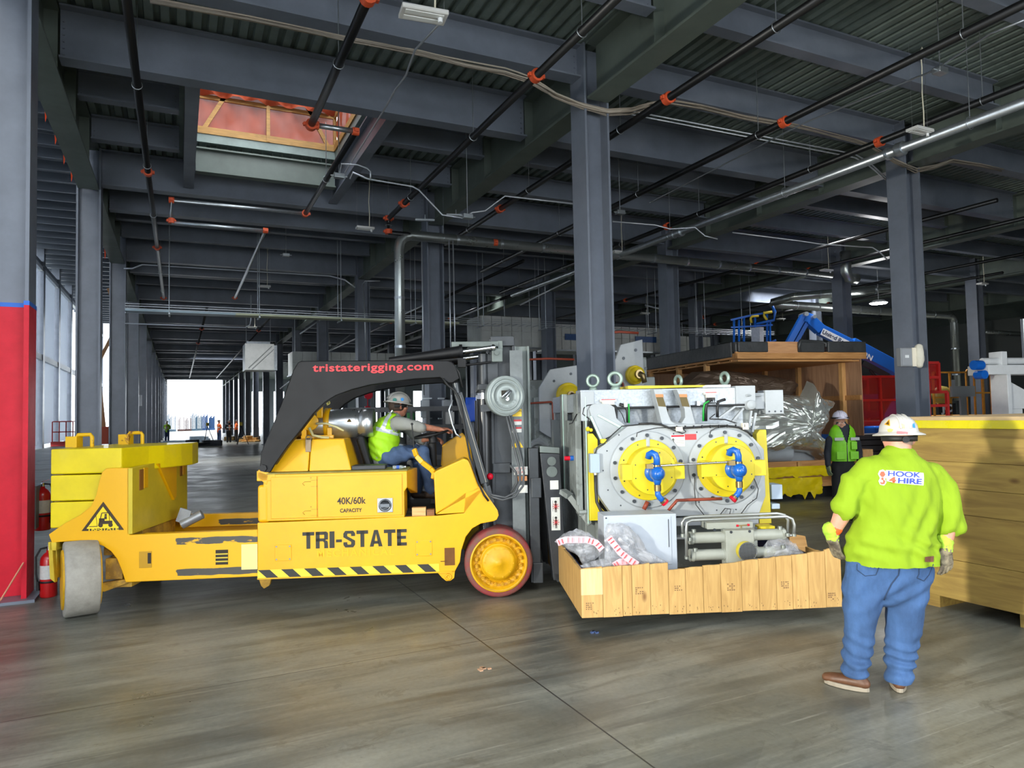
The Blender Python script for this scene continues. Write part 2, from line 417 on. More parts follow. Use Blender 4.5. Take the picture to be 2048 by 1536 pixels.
# paint wrap on the first column
c0 = me_src
mb = MB(); zt_ = 3.02
mb.ibeam((0,0,.031), (0,0,zt_), .43, .41, .046, .032, up=(1,0,0)); w_ = obj('painted_band', mb, RED, c0); w_['label'] = 'glossy red painted lower part'
mb = MB(); mb.ibeam((0,0,zt_), (0,0,zt_+.045), .434, .414, .05, .036, up=(1,0,0)); w_ = obj('masking_tape', mb, mat('blue_tape', '#2f6fd0', .6), c0)
# bolted plates where girders meet columns
# ---- girders along the aisle direction on the column rows
gm = None
def girder(x, y0, y1, lab):
    global gm
    if gm is None:
        mb = MB(); mb.ibeam((0, 0, 6.82), (0, 7.257-.46, 6.82), .86, .36, .035, .02)
        for yy in (1.6, 3.4, 5.2):
            mb.box(-.17, .17, yy-.006, yy+.006, 6.42, 7.22)
        gm = obj('girder', mb, STEELG); o = gm
    else: o = gm.copy(); C.objects.link(o)
    o.location = (x, y0, 0); tag(o, lab, 'girder', 'roof girders')
for r, x in enumerate(XR[:6]):
    for k in range(-1, [13, 13, 11, 9, 7, 5][r]):
        girder(x, YK(k)+.23, 0, 'dark steel girder over the %s, %s one back' % (ROWN[r], ORD[k+1]))
# ---- cross beams
BAYN = ['the forklift aisle', 'the bay over the grey machine', 'the bay over the timber crate', 'the dim third bay from the aisle', 'the dim fourth bay from the aisle']
deep = shal = None
def cross(x0, x1, y, dp, lab, cut=None):
    h = {2: .5, 1: .72, 0: .44}[int(dp)]; zc = 7.26-h/2
    key = (dp, round(x1-x0, 2))
    if key not in cross.c:
        mb = MB(); mb.ibeam((.2, 0, zc), (x1-x0-.2, 0, zc), h, .26 if dp else .2, .028, .016)
        L_ = x1-x0-.2
        for s_ in (.24, L_-.05):
            for i in range(int(h/.1)-1):
                mb.cyl((s_, -.03, zc-h/2+.09+i*.09), (s_, .03, zc-h/2+.09+i*.09), .016, n=6)
        cross.c[key] = obj('cross_beam', mb, STEEL); o = cross.c[key]
    else: o = cross.c[key].copy(); C.objects.link(o)
    o.location = (x0, y, 0); tag(o, lab, 'roof beam', 'roof cross beams')
cross.c = {}
nb = 0
for r in range(5):
    for q in range(-4, [48, 32, 26, 18, 12][r]):
        y = YK(0)+q*7.257/4; m_ = q % 4; dp = 2 if q == 0 else int(m_ in (0, 1))
        n_ = q+4
        lab = 'charcoal steel cross beam over %s, number %d counting back from the nearest' % (BAYN[r], n_+1)
        if r == 0 and q in (2, 3):
            cross(XR[0], OPX0-.1, y, dp, lab+', left of the roof opening'); cross(OPX1+.1, XR[1], y, dp, lab+', right of the roof opening')
        else: cross(XR[r], XR[r+1], y, dp, lab)
# trimmer beams round the roof opening
for x, lab in ((OPX0-.12, 'steel trimmer beam along the left side of the orange-netted roof opening'), (OPX1+.12, 'steel trimmer beam along the right side of the orange-netted roof opening')):
    mb = MB(); mb.ibeam((x, YK(0)+7.257/4+.1, 6.96), (x, YK(1)-.1, 6.96), .58, .2, .03, .018); tag(obj('trimmer_beam', mb, STEEL), lab, 'roof beam')
mb = MB(); mb.ibeam((OPX0, OPY1+.05, 7.0), (OPX1, OPY1+.05, 7.0), .5, .2, .03, .018); tag(obj('trimmer_beam', mb, STEELG), 'pale grey steel trimmer beam at the far side of the roof opening', 'roof beam')
# ---- shaft above the opening: curb, timber guard rails and orange netting
sh = thing('netted_guardrail', 'orange safety netting on a timber guard rail round the roof opening', 'safety netting', (OPX0, OPY0, 7.55))
mb = MB(); W_, D_ = OPX1-OPX0, OPY1-OPY0
for a, b_ in (((0,0),(W_,0)), ((W_,0),(W_,D_)), ((W_,D_),(0,D_)), ((0,D_),(0,0))):
    mb.bar((*a, .06), (*b_, .06), .05, .14); mb.bar((*a, .75), (*b_, .75), .04, .09); mb.bar((*a, 1.25), (*b_, 1.25), .04, .09)
for a in ((0,0),(W_,0),(W_,D_),(0,D_),(W_/2,D_),(W_/2,0)): mb.bar((*a,0), (*a,1.35), .07, .07)
mb.bar((.1, D_, 0), (.75, D_, 1.2), .04, .08); mb.bar((W_-.1, D_, 0), (W_-.75, D_, 1.2), .04, .08)
obj('timber_rail', mb, wood('guard_timber', '#b98d4a', '#96703a', 'x', knots=False), sh)
NET = mat('orange_net', '#8f340c', .85)
n, L, b = nodes(NET)
tc = n.new('ShaderNodeTexCoord'); wv = n.new('ShaderNodeTexNoise'); wv.inputs['Scale'].default_value = 2.5; L.new(tc.outputs['Object'], wv.inputs['Vector'])
mr = n.new('ShaderNodeMapRange'); mr.inputs['To Min'].default_value = .96; mr.inputs['To Max'].default_value = 1.0; L.new(wv.outputs['Fac'], mr.inputs['Value']); L.new(mr.outputs[0], b.inputs['Alpha'])
b.inputs['Transmission Weight'].default_value = 0; b.inputs['Subsurface Weight'].default_value = 0
tr = n.new('ShaderNodeBsdfTranslucent'); tr.inputs[0].default_value = lin('#b8501c'); ad = n.new('ShaderNodeMixShader'); ad.inputs[0].default_value = .05
out = [q for q in n if q.type == 'OUTPUT_MATERIAL'][0]; L.new(b.outputs[0], ad.inputs[1]); L.new(tr.outputs[0], ad.inputs[2]); L.new(ad.outputs[0], out.inputs[0])
mb = MB()
def drape(p0, p1, z0, z1, nx=24, nz_=8, amp=.05):
    p0 = Vector(p0); p1 = Vector(p1); d = p1-p0; nn = V(-d.y, d.x, 0).normalized(); vs = []
    for i in range(nx+1):
        for j in range(nz_+1):
            q = p0+d*(i/nx); z = z0+(z1-z0)*j/nz_ - .12*math.sin(PI*((i/nx*3) % 1))*(j/nz_)
            vs.append(q + nn*(amp*math.sin(i*1.7+j*.9)+amp*.6*math.sin(i*.6-j*1.3)) + V(0,0,z))
    mb.add(vs, [(i*(nz_+1)+j, (i+1)*(nz_+1)+j, (i+1)*(nz_+1)+j+1, i*(nz_+1)+j+1) for i in range(nx) for j in range(nz_)], True)
drape((0, D_+.05, 0), (W_, D_+.05, 0), .12, 1.5); drape((W_+.05, D_, 0), (W_+.05, 0, 0), .02, 1.5); drape((-.05, 0, 0), (-.05, D_, 0), .12, 1.4)
drape((0, D_-.15, 0), (W_, D_-.15, 0), .75, 1.45, amp=.1)
obj('orange_net', mb, NET, sh)
# ================================================================== THE FORKLIFT
trk = thing('forklift', 'yellow heavy rigging forklift with black overhead guard, driver aboard', 'forklift', TO, TA)
def PP(pts, y=0.): return [T(u, v, y) for u, v in pts]
# scuffed rail paint
SCUF = mat('scuffed_yellow_rail', '#e6ac00', .4)
def scuf():
    n, L, b = nodes(SCUF); tc = n.new('ShaderNodeTexCoord'); sx = n.new('ShaderNodeSeparateXYZ'); L.new(tc.outputs['Object'], sx.inputs[0])
    mp = n.new('ShaderNodeMapping'); mp.inputs['Scale'].default_value = (1, 1, 2.4); L.new(tc.outputs['Object'], mp.inputs[0])
    t = n.new('ShaderNodeTexNoise'); t.inputs['Scale'].default_value = 5; t.inputs['Detail'].default_value = 5; L.new(mp.outputs[0], t.inputs['Vector'])
    def band(c, w):
        a = n.new('ShaderNodeMath'); a.operation = 'SUBTRACT'; L.new(sx.outputs[2], a.inputs[0]); a.inputs[1].default_value = c
        b2 = n.new('ShaderNodeMath'); b2.operation = 'ABSOLUTE'; L.new(a.outputs[0], b2.inputs[0])
        m = n.new('ShaderNodeMapRange'); m.inputs['From Min'].default_value = w; m.inputs['From Max'].default_value = w*.55; L.new(b2.outputs[0], m.inputs['Value']); return m.outputs[0]
    mx = n.new('ShaderNodeMath'); mx.operation = 'MAXIMUM'; L.new(band(.648, .05), mx.inputs[0]); L.new(band(.353, .05), mx.inputs[1])
    m2 = n.new('ShaderNodeMath'); m2.operation = 'MULTIPLY'; L.new(mx.outputs[0], m2.inputs[0]); L.new(t.outputs['Fac'], m2.inputs[1])
    xr = n.new('ShaderNodeMapRange'); xr.inputs['From Min'].default_value = -3.15; xr.inputs['From Max'].default_value = -3.05; L.new(sx.outputs[0], xr.inputs['Value'])
    m3 = n.new('ShaderNodeMath'); m3.operation = 'MULTIPLY'; L.new(m2.outputs[0], m3.inputs[0]); L.new(xr.outputs[0], m3.inputs[1])
    r = n.new('ShaderNodeValToRGB'); r.color_ramp.elements[0].position = .38; r.color_ramp.elements[1].position = .42
    r.color_ramp.elements[0].color = lin('#e6ac00'); r.color_ramp.elements[1].color = lin('#46433c'); L.new(m3.outputs[0], r.inputs[0]); L.new(r.outputs[0], b.inputs['Base Color'])
scuf()
TW_ = 1.36    # truck width
# --- main side plates and frame
side = [(-2.31,.27),(-.42,.27),(-.37,.36),(-.355,.47),(-.31,.60),(-.245,.68),(-.16,.725),(-.03,.745),(.0,.76),(.02,.80),(.01,.85),(-.155,1.10),(-.30,1.03),(-.32,.835),(-.60,.815),(-2.31,.80)]
for y0, nm in ((0, 'side_plate'), (TW_-.05, 'side_plate')):
    mb = MB(); mb.prism(side, y0, y0+.05); obj(nm, mb, YEL, trk, bevel=.006)
mb = MB(); mb.box(-2.3, -.42, .05, TW_-.05, .30, .79); mb.box(-.42, .05, .42, TW_-.42, .40, .74); mb.box(-2.3, .0, .05, TW_-.05, .775, .80)
f_ = obj('chassis', mb, YELD, trk, bevel=.004)
# cabinet (engine/battery box)
mb = MB(); cab = [(-2.255,.81),(-.905,.81),(-.905,1.06),(-.875,1.10),(-.875,1.262),(-2.255,1.262)]
mb.prism(cab, .005, .42); mb.box(-2.30, -1.42, .42, 1.25, .80, 1.26)
# slanted end toward the leg well
mb.add([(-.875,.005,1.262),(-.875,.42,1.262),(-.80,.42,1.262),(-.875,.005,1.10),(-.875,.42,1.0),(-.80,.42,1.0)], [(0,2,1),(3,4,5),(0,3,5,2)])
cabo = obj('engine_cabinet', mb, YEL, trk, bevel=.008)
mb = MB(); mb.box(-2.22, -.87, -.004, .44, 1.262, 1.274); mb.box(-2.30, -1.40, .44, 1.27, 1.262, 1.274); obj('cabinet_lid', mb, mat('grimy_yellow_top', '#8f8642', .6, 0, var=.3, vscale=7), trk, bevel=.003)
mb = MB(); mb.box(-2.18, -1.745, -.008, .006, .835, 1.235); obj('cabinet_door', mb, YEL, trk, bevel=.004)
mb = MB(); mb.box(-1.735, -.925, -.008, .006, .835, 1.235); dr = obj('cabinet_door', mb, YEL, trk, bevel=.004)
mb = MB(); mb.box(-2.31, -2.20, -.0, .40, .80, 1.16); obj('corner_fairing', mb, YEL, trk, bevel=.03, seg=4)
mb = MB()
for z in (.885, 1.165):
    mb.tube([(-1.86,-.011,z-.018),(-1.88,-.011,z),(-1.86,-.011,z+.018),(-1.80,-.011,z+.018)], .0022, 5); mb.box(-1.80,-1.735,-.0105,-.007,z+.03,z+.033); mb.box(-1.80,-1.735,-.0105,-.007,z-.03,z-.027)
    mb.cyl((-1.80,-.011,z+.055),(-1.80,-.006,z+.055),.006,n=10)
obj('hinge', mb, mat('hinge_line', '#a88210', .5), dr)
mb = MB(); mb.box(-1.165,-1.015,-.016,-.007,.865,1.005); mb.mi = 0; l_ = obj('latch', mb, mat('latch_steel','#a8acb0',.35,.8), dr, bevel=.012, seg=3)
mb = MB(); mb.lathe([(.060,0),(.062,.006),(.05,.010),(.046,.002),(.0,.001)], (-1.09,-.016,.935), (0,-1,0))
mb.bar((-1.135,-.03,.935),(-1.045,-.03,.935),.02,.03); mb.torus((-1.09,-.018,.935),(0,1,0),.055,.006)
obj('latch_ring', mb, mat('latch_dark','#6f7377',.3,.9), dr)
# access plates on the side skin
for x0, x1 in ((-2.145,-1.99), (-.80,-.64)):
    mb = MB(); mb.box(x0, x1, -.007, .001, .43, .585); pl_ = obj('access_plate', mb, YEL, trk, bevel=.003)
    mb = MB()
    for a in (x0+.015, x1-.015):
        for z in (.447, .568): mb.cyl((a,-.011,z),(a,-.006,z),.008,n=8)
    obj('bolt', mb, mat('bolt_grey','#8d8f8c',.4,.6), pl_)
# wheel arch box near the front + tow eye + rear bracket
mb = MB(); mb.box(-.56,-.50,-.012,.0,.37,.375); mb.box(-.52,-.42,-.004,.002,.33,.50); obj('arch_recess', mb, mat('recess_rust','#6e4310',.7,0,var=.3), trk)
mb = MB(); mb.prism([(-.60,.27),(-.42,.27),(-.43,.20),(-.47,.175),(-.51,.175),(-.55,.21)], .012,.035); obj('tow_eye_plate', mb, YEL, trk, bevel=.004)
mb = MB(); mb.torus((-.485,.008,.215),(0,1,0),.024,.009,20,6); obj('tow_eye', mb, YEL, trk)
mb = MB(); mb.prism([(-2.30,.27),(-2.18,.27),(-2.20,.20),(-2.25,.17),(-2.28,.20)], .0,.06); obj('jack_bracket', mb, mat('rusty_yellow','#9a7418',.6,0,var=.4,vscale=12), trk, bevel=.004)
# lower lip + hazard stripes
mb = MB(); mb.box(-2.31,-.45,-.012,.0,.262,.275); obj('lower_lip', mb, YEL, trk)
mb = MB(); mb.box(-2.31,-.575,-.0035,-.001,.275,.35)
obj('hazard_strip', mb, mat('strip_yellow','#f4d33a',.45), trk)
mb = MB(); x = -2.36
while x < -.66:
    a = [(x+.055,.35),(x+.165,.35),(x+.245,.275),(x+.135,.275)]
    a = [(max(-2.31, min(-.575, p[0])), p[1]) for p in a]
    mb.prism(a, -.005, -.003); x += .2165
hs = obj('hazard_stripes', mb, mat('strip_black','#2a2a26',.5), trk)
# lettering
LB = mat('letter_black', '#26261f', .5)
fx = (1,0,0); fz = (0,0,1)
def block_word(s, x0, x1, z0, z1, y, m, par, name='lettering', t=.33):
    # heavy block capitals cut as plates
    wd = {'T':1,'R':1.05,'I':.42,'-':.5,'S':1,'A':1.1,'E':.85}; gap = .13; tot = sum(wd[c] for c in s)+gap*(len(s)-1); k = (x1-x0)/tot; x = x0; h = z1-z0
    for c in s:
        w_ = wd[c]*k; st = t*k; mb = MB(); q = lambda a, b2: (x+a*w_, z0+b2*h); hs = st/w_; vs_ = .22
        R = lambda a0, a1, b0, b1: mb.prism([q(a0,b0), q(a1,b0), q(a1,b1), q(a0,b1)], y-.002, y)
        if c == 'T': R(0,1,1-vs_*.95,1); R(.5-hs/2,.5+hs/2,0,1)
        elif c == 'I': R(0,1,0,1)
        elif c == '-': R(0,1,.33,.50)
        elif c == 'E': R(0,hs*1.05,0,1); R(0,1,0,vs_*.9); R(0,1,1-vs_*.9,1); R(0,.92,.41,.59)
        elif c == 'R':
            R(0,hs,0,1); R(0,.8,1-vs_*.85,1); R(0,.8,.42,.42+vs_*.8)
            mb.prism([q(1-hs,.50),q(.99,.52),q(.99,.92),q(.85,1),q(1-hs-.1,1),q(1-hs,.80)], y-.002, y); mb.prism([q(.56,.45),q(.92,.45),q(.97,.36),q(1,0),q(1-hs,0),q(1-hs,.34)], y-.002, y)
        elif c == 'A':
            mb.prism([q(0,0),q(hs,0),q(.5+hs*.18,1),q(.5-hs*.5,1)], y-.002, y); mb.prism([q(1-hs,0),q(1,0),q(.5+hs*.5,1),q(.5-hs*.18,1)], y-.002, y); R(.25,.75,.17,.34)
        elif c == 'S':
            mb.prism([q(0,.32),q(hs,.32),q(hs,.24),q(.36,.17),q(.64,.17),q(1-hs,.24),q(1-hs,.33),q(0,.62),q(0,.84),q(.16,1),q(.84,1),q(1,.84),q(1,.68),q(1-hs,.68),q(1-hs,.76),q(.64,.83),q(.36,.83),q(hs,.76),q(hs,.68),q(1,.40),q(1,.16),q(.84,0),q(.16,0),q(0,.16)], y-.002, y)
        obj(name, mb, m, par); x += w_+gap*k
block_word('TRI-STATE', -1.885, -.885, .537, .697, -.001, LB, trk)
text('ghost_lettering', 'MECHANICAL', .10, mat('ghost_letters','#e6b305',.5), frameM((-1.38,-.003,.485), fx, fz), trk, bold=.003, xs=1.0, sp=1.25)
text('capacity_lettering', '40K/60k', .092, LB, frameM((-1.415,-.0105,.985), fx, fz), trk, bold=.0015, xs=.86)
text('capacity_lettering', 'CAPACITY', .05, LB, frameM((-1.42,-.0105,.893), fx, fz), trk, bold=.0014, xs=.85, sp=1.05)
text('guard_lettering', 'tristaterigging.com', .105, mat('red_letters','#e0353c',.5), frameM((-1.185,-.003,2.285), fx, fz), trk, bold=.0022, xs=1.36, sp=1.08)
# hood (two trapezoid boxes) with seam
def frustum(mb, x0,x1,y0,y1,z0, a0,a1,b0,b1,z1):
    mb.add([(x0,y0,z0),(x1,y0,z0),(x1,y1,z0),(x0,y1,z0),(a0,b0,z1),(a1,b0,z1),(a1,b1,z1),(a0,b1,z1)],[(0,3,2,1),(4,5,6,7),(0,1,5,4),(1,2,6,5),(2,3,7,6),(3,0,4,7)])
mb = MB(); frustum(mb, -2.22,-1.853,.12,1.25,1.275, -2.13,-1.853,.24,1.1,1.585); obj('hood', mb, YEL, trk, bevel=.01)
mb = MB(); frustum(mb, -1.845,-1.43,.12,1.25,1.275, -1.845,-1.52,.24,1.1,1.585); obj('hood', mb, YEL, trk, bevel=.01)
mb = MB(); mb.box(-1.895,-1.835,.235,.245,1.50,1.60); mb.box(-1.89,-1.84,.20,.222,1.49,1.56); h_ = obj('hood_hasp', mb, mat('dark_hasp','#5c5040',.5,.4), trk)
mb = MB(); mb.torus((-1.865,.205,1.60),(0,1,0),.026,.006,16,6); mb.box(-1.892,-1.838,.19,.22,1.46,1.585); obj('padlock', mb, mat('old_padlock','#7a6a55',.4,.7), trk, bevel=.003)
# LPG tank with straps
cx, cz, cy = -1.73, 1.735, .62
mb = MB(); r = .155
mb.M = Matrix.Translation(V(0,cy,0))
mb.lathe([(0,-.43),(.07,-.425),(.12,-.39),(r,-.33),(r,.28),(.14,.30),(.135,.33),(.15,.335),(.15,.47),(.147,.47),(.143,.34),(.05,.33),(0,.33)], (cx,0,cz), (1,0,0), 36)
tk = obj('gas_tank', mb, mat('brushed_aluminium','#c3c8cb',.28,.9,var=.1,vscale=14), trk)
mb = MB()
for x in (-1.93,-1.74): mb.M = Matrix.Translation(V(x,cy,cz)); mb.lathe([(r,-.028),(r+.012,-.028),(r+.012,.028),(r,.028)], (0,0,0),(1,0,0),32)
mb.M=None
obj('tank_strap', mb, YEL, trk)
mb = MB(); mb.box(-1.99,-1.66,.44,.50,1.585,1.62); mb.bar((-1.96,.455,1.6),(-1.96,.452,1.72),.05,.02); mb.bar((-1.70,.455,1.6),(-1.70,.452,1.70),.05,.02)
mb.lathe([(0,-.02),(.075,-.02),(.09,-.01),(.09,.012),(0,.02)], (-1.90,.445,1.76),(0,-1,0),28); mb.bar((-1.80,.47,1.80),(-1.80,.47,1.93),.06,.05)
mb.box(-2.16,-2.06,.40,.80,1.585,1.66)
obj('tank_cradle', mb, YEL, trk, bevel=.006)
mb = MB(); mb.tube([(-1.83,.42,1.74),(-1.72,.40,1.74),(-1.62,.40,1.70),(-1.55,.42,1.66)], .012, 8); mb.tube([(-1.90,.42,1.70),(-1.86,.41,1.62),(-1.78,.41,1.60),(-1.70,.42,1.59)], .014, 8); obj('fuel_hose', mb, mat('pale_hose','#d8cf96',.6), trk)
mb = MB(); mb.box(-1.52,-1.44,.52,.70,1.64,1.72); mb.cyl((-1.50,.48,1.74),(-1.50,.52,1.80),.03,n=12); obj('tank_valve', mb, mat('brass_valve','#8a7440',.4,.7), trk)
mb = MB(); mb.tube([(-1.72,.45,1.93),(-1.70,.42,2.0),(-1.685,.30,2.06)], .006, 6); mb.torus((-1.71,.44,1.955),(0,1,0),.016,.006,12,6); obj('tie_rope', mb, mat('yellow_rope','#d8d07a',.8), trk)
# overhead guard
gp = PP([(519,937),(527,946),(540,945),(549,930),(575,893),(600,862),(628,826),(650,805),(672,791),(705,779),(740,770),(790,763),(830,758),(880,755),(897,766),(905,766),(919,757),(911,732),(903,724),(895,721),(760,721),(603,722),(596,725),(587,740),(560,815),(522,905)])
for y0 in (.0, 1.17):
    mb = MB(); mb.prism(gp, y0, y0+.035); obj('guard_arm', mb, BLK, trk, bevel=.008)
    mb = MB(); seg = gp[3:15]
    for a, b_ in zip(seg[:-1], seg[1:]): mb.add([(a[0],y0+.0,a[1]),(b_[0],y0+.0,b_[1]),(b_[0],y0+.10,b_[1]),(a[0],y0+.10,a[1])], [(0,1,2,3)])
    seg = gp[18:-1]
    for a, b_ in zip(seg[:-1], seg[1:]): mb.add([(a[0],y0+.0,a[1]),(b_[0],y0+.0,b_[1]),(b_[0],y0+.10,b_[1]),(a[0],y0+.10,a[1])], [(0,1,2,3)])
    obj('guard_flange', mb, BLK, trk)
    mb = MB(); mb.cyl((-2.25,y0-.02,1.325),(-2.25,y0+.06,1.325),.036,n=6); obj('guard_pivot', mb, BLKM, trk)
mb = MB()
for x in (-1.75,-1.45,-1.15,-.85,-.6): mb.box(x,x+.07,.03,1.18,2.30,2.335)
mb.box(-.52,-.42,.03,1.18,2.22,2.335); mb.box(-1.92,-1.85,.03,1.18,2.22,2.34)
obj('guard_bar', mb, BLK, trk)
# nose bracket under pivot
mb = MB(); mb.prism([(-2.315,1.30),(-2.22,1.27),(-2.14,1.27),(-2.14,1.20),(-2.315,1.20)], .0,.06); mb.prism([(-2.315,1.24),(-2.22,1.16),(-2.2,1.28),(-2.30,1.31)],.0,.06); obj('pivot_bracket', mb, YEL, trk, bevel=.006)
# consoles (near and far)
con = [(-.60,.83),(-.615,1.235),(-.59,1.255),(-.32,1.37),(-.275,1.355),(-.255,1.32),(-.16,1.06),(-.31,1.0)]
mb = MB(); mb.prism(con, .0, .34); obj('front_console', mb, YEL, trk, bevel=.012, seg=3)
mb = MB(); mb.prism([(-.60,.83),(-.16,1.06),(-.30,1.03),(-.32,.84)], -.008,.0); obj('gusset_plate', mb, YEL, trk, bevel=.003)
mb = MB(); mb.prism([(-.60,.83),(-.55,1.46),(-.32,1.60),(-.24,1.50),(-.18,1.06),(-.31,.9)], .98, 1.30); obj('front_console', mb, YEL, trk, bevel=.012, seg=3)
mb = MB(); mb.box(-.55,-.25,.34,.98,.80,1.10); obj('firewall', mb, YELD, trk)
# hand rail / step arm in yellow
mb = MB(); hp = [T3(828,898,.22), T3(833,912,.2), T3(845,925,.18), T3(862,938,.12), T3(868,945,.10), T3(866,958,.08)]
for a, b_ in zip(hp[:-1], hp[1:]): mb.bar(a, b_, .03, .05)
obj('grab_arm', mb, YEL, trk, bevel=.006)
mb = MB(); mb.cyl(T3(828,896,.22), T3(824,850,.24), .006, n=8); mb.ball(T3(824,848,.24), .013); obj('lever', mb, BLKM, trk)
# leg well floor, step block, seat
mb = MB(); mb.box(-1.40,-.30,.30,1.3,.80,.83); mb.box(-.90,-.60,.06,.30,.80,.812); obj('foot_well', mb, mat('grimy_floor','#3a3a36',.7,0,var=.3), trk)
bl = MB(); bl.box(-.835,-.70,.06,.14,.8121,.892); tag(obj('wood_block', bl, wood('pale_pine','#d9b27a','#c0965a','x',knots=False)), 'short pale timber block lying on the forklift step', 'timber block'); bpy.data.objects['wood_block'].matrix_world = Matrix.Translation(TO) @ Matrix.Rotation(TA,4,'Z')
bl = MB(); bl.box(-.69,-.615,.05,.13,.8121,.87); o_ = obj('wood_block', bl, wood('brown_block','#8f5f38','#6f4526','x',knots=False)); tag(o_, 'darker brown timber block beside the pale one on the forklift step', 'timber block'); o_.matrix_world = Matrix.Translation(TO) @ Matrix.Rotation(TA,4,'Z')
mb = MB(); mb.box(-1.36,-.92,.52,1.0,.83,1.16); obj('seat_base', mb, BLKM, trk, bevel=.02)
mb = MB(); mb.box(-1.34,-.90,.50,1.02,1.16,1.26); obj('seat_cushion', mb, BLK, trk, bevel=.04, seg=4)
mb = MB(); mb.prism([(-1.33,1.20),(-1.25,1.19),(-1.36,1.60),(-1.42,1.61),(-1.44,1.55)], .52, 1.0); obj('seat_back', mb, BLK, trk, bevel=.03, seg=4)
# steering column + wheel
mb = MB(); mb.cyl((-.60,.75,.85),(-.63,.73,1.20),.055,.05,n=14); mb.cyl((-.63,.73,1.20),(-.655,.72,1.50),.03,.045,n=14); mb.box(-.68,-.55,.66,.82,.85,1.25); obj('steering_column', mb, BLKM, trk, bevel=.006)
wn = V(-.20,-.05,.95).normalized(); wc = V(-.655,.72,1.60)
mb = MB(); mb.torus(wc, wn, .185, .014, 40, 10)
for a in range(3):
    q = wn.orthogonal().normalized(); q.rotate(Matrix.Rotation(a*2*PI/3+.5,3,wn)); mb.cyl(wc-wn*.03, wc+q*.18, .012, .010, n=8)
mb.cyl(wc-wn*.09, wc-wn*.005, .05,.04,n=16)
obj('steering_wheel', mb, BLKM, trk)
# front drive wheels
def wheel(cx, cy, cz, r, w, axis, rust=True):
    W = MB(); ax = Vector(axis).normalized(); o = V(cx,cy,cz)
    W.lathe([(r*.80,0),(r*.93,.0),(r*.985,.012),(r,.035),(r,w-.035),(r*.985,w-.012),(r*.9,w),(r*.78,w)], o, ax, 56)
    tread = obj('tire', W, mat('rusty_tire','#6d4a40',.7,0,vscale=6,col2='#8f2f34',thr=(.38,.58),bump=.3,bscale=18) , trk)
    R_ = MB(); R_.lathe([(r*.80,-.006),(r*.84,-.006),(r*.84,.01),(r*.80,.012),(r*.775,.02),(r*.755,.075),(r*.56,.08),(r*.54,.05),(r*.53,.045),(r*.50,.045),(r*.49,.02),(r*.40,.012),(r*.12,.012),(r*.10,.0),(0,.0)], o, ax, 56)
    rim = obj('rim', R_, mat('dusty_rim_yellow','#dca70a',.45,0,var=.22,vscale=7), trk)
    B_ = MB(); a = ax.orthogonal().normalized()
    for k in range(20):
        q = a.copy(); q.rotate(Matrix.Rotation(2*PI*k/20,3,ax)); p = o+q*(r*.655)+ax*.078
        B_ = MB(); B_.cyl(p, p-ax*.032, .021, n=6); B_.cyl(p-ax*.03, p-ax*.055, .012, n=10); obj('lug_nut', B_, mat('nut_yellow','#c9960f',.4), rim)
    B_ = MB()
    for k in range(10):
        q = a.copy(); q.rotate(Matrix.Rotation(2*PI*k/10+.2,3,ax)); p = o+q*(r*.42)+ax*.013; B_.cyl(p, p-ax*.008, .008, n=8)
    obj('hub_bolts', B_, mat('dusty_rim_yellow','#dca70a'), rim)
wheel(.01, -.02, .338, .338, .34, (0,1,0))
wheel(.01, TW_+.02, .338, .338, .34, (0,-1,0))
# --- rear frame
rf = [T(u,v) for u,v in [(97,1069),(130,1046),(160,1030),(182,1012),(192,990),(199,960),(204,944),(212,937),(224,936),(258,936),(258,1070)]]+[(-2.31,.735),(-2.31,.29),(-3.53,.28)]+[T(u,v) for u,v in [(243,1140),(234,1118),(222,1103),(206,1092),(185,1085),(160,1081),(110,1085),(104,1087)]]
for y0 in (.0, TW_-.045):
    mb = MB(); mb.prism(rf, y0, y0+.045); obj('rear_side_plate', mb, SCUF, trk, bevel=.006)
mb = MB(); mb.box(-3.4,-2.31,.045,.14,.60,.72); mb.box(-3.4,-2.31,.045,.14,.30,.40); mb.box(-3.5,-2.31,TW_-.14,TW_-.045,.60,.74); mb.box(-3.5,-2.31,TW_-.14,TW_-.045,.30,.40); mb.box(-3.52,-2.31,.14,TW_-.14,.30,.34)
obj('extension_rail', mb, SCUF, trk, bevel=.004)
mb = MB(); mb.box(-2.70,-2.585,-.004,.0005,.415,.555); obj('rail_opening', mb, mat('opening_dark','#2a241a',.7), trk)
mb = MB()
for z in (.44,.475,.51): mb.box(-2.70,-2.585,-.007,-.003,z,z+.012)
obj('hose_bundle', mb, mat('hose_yellow','#c9b33a',.6), trk)
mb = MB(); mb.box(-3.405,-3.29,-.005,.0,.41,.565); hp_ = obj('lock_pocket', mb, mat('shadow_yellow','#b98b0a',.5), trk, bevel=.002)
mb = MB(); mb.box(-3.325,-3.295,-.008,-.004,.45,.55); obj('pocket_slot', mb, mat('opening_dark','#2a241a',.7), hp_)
mb = MB(); mb.box(-2.46,-2.31,-.004,-.0005,.36,.60); obj('faded_patch', mb, mat('faded_cream','#ecd98c',.5,0,var=.08), trk)
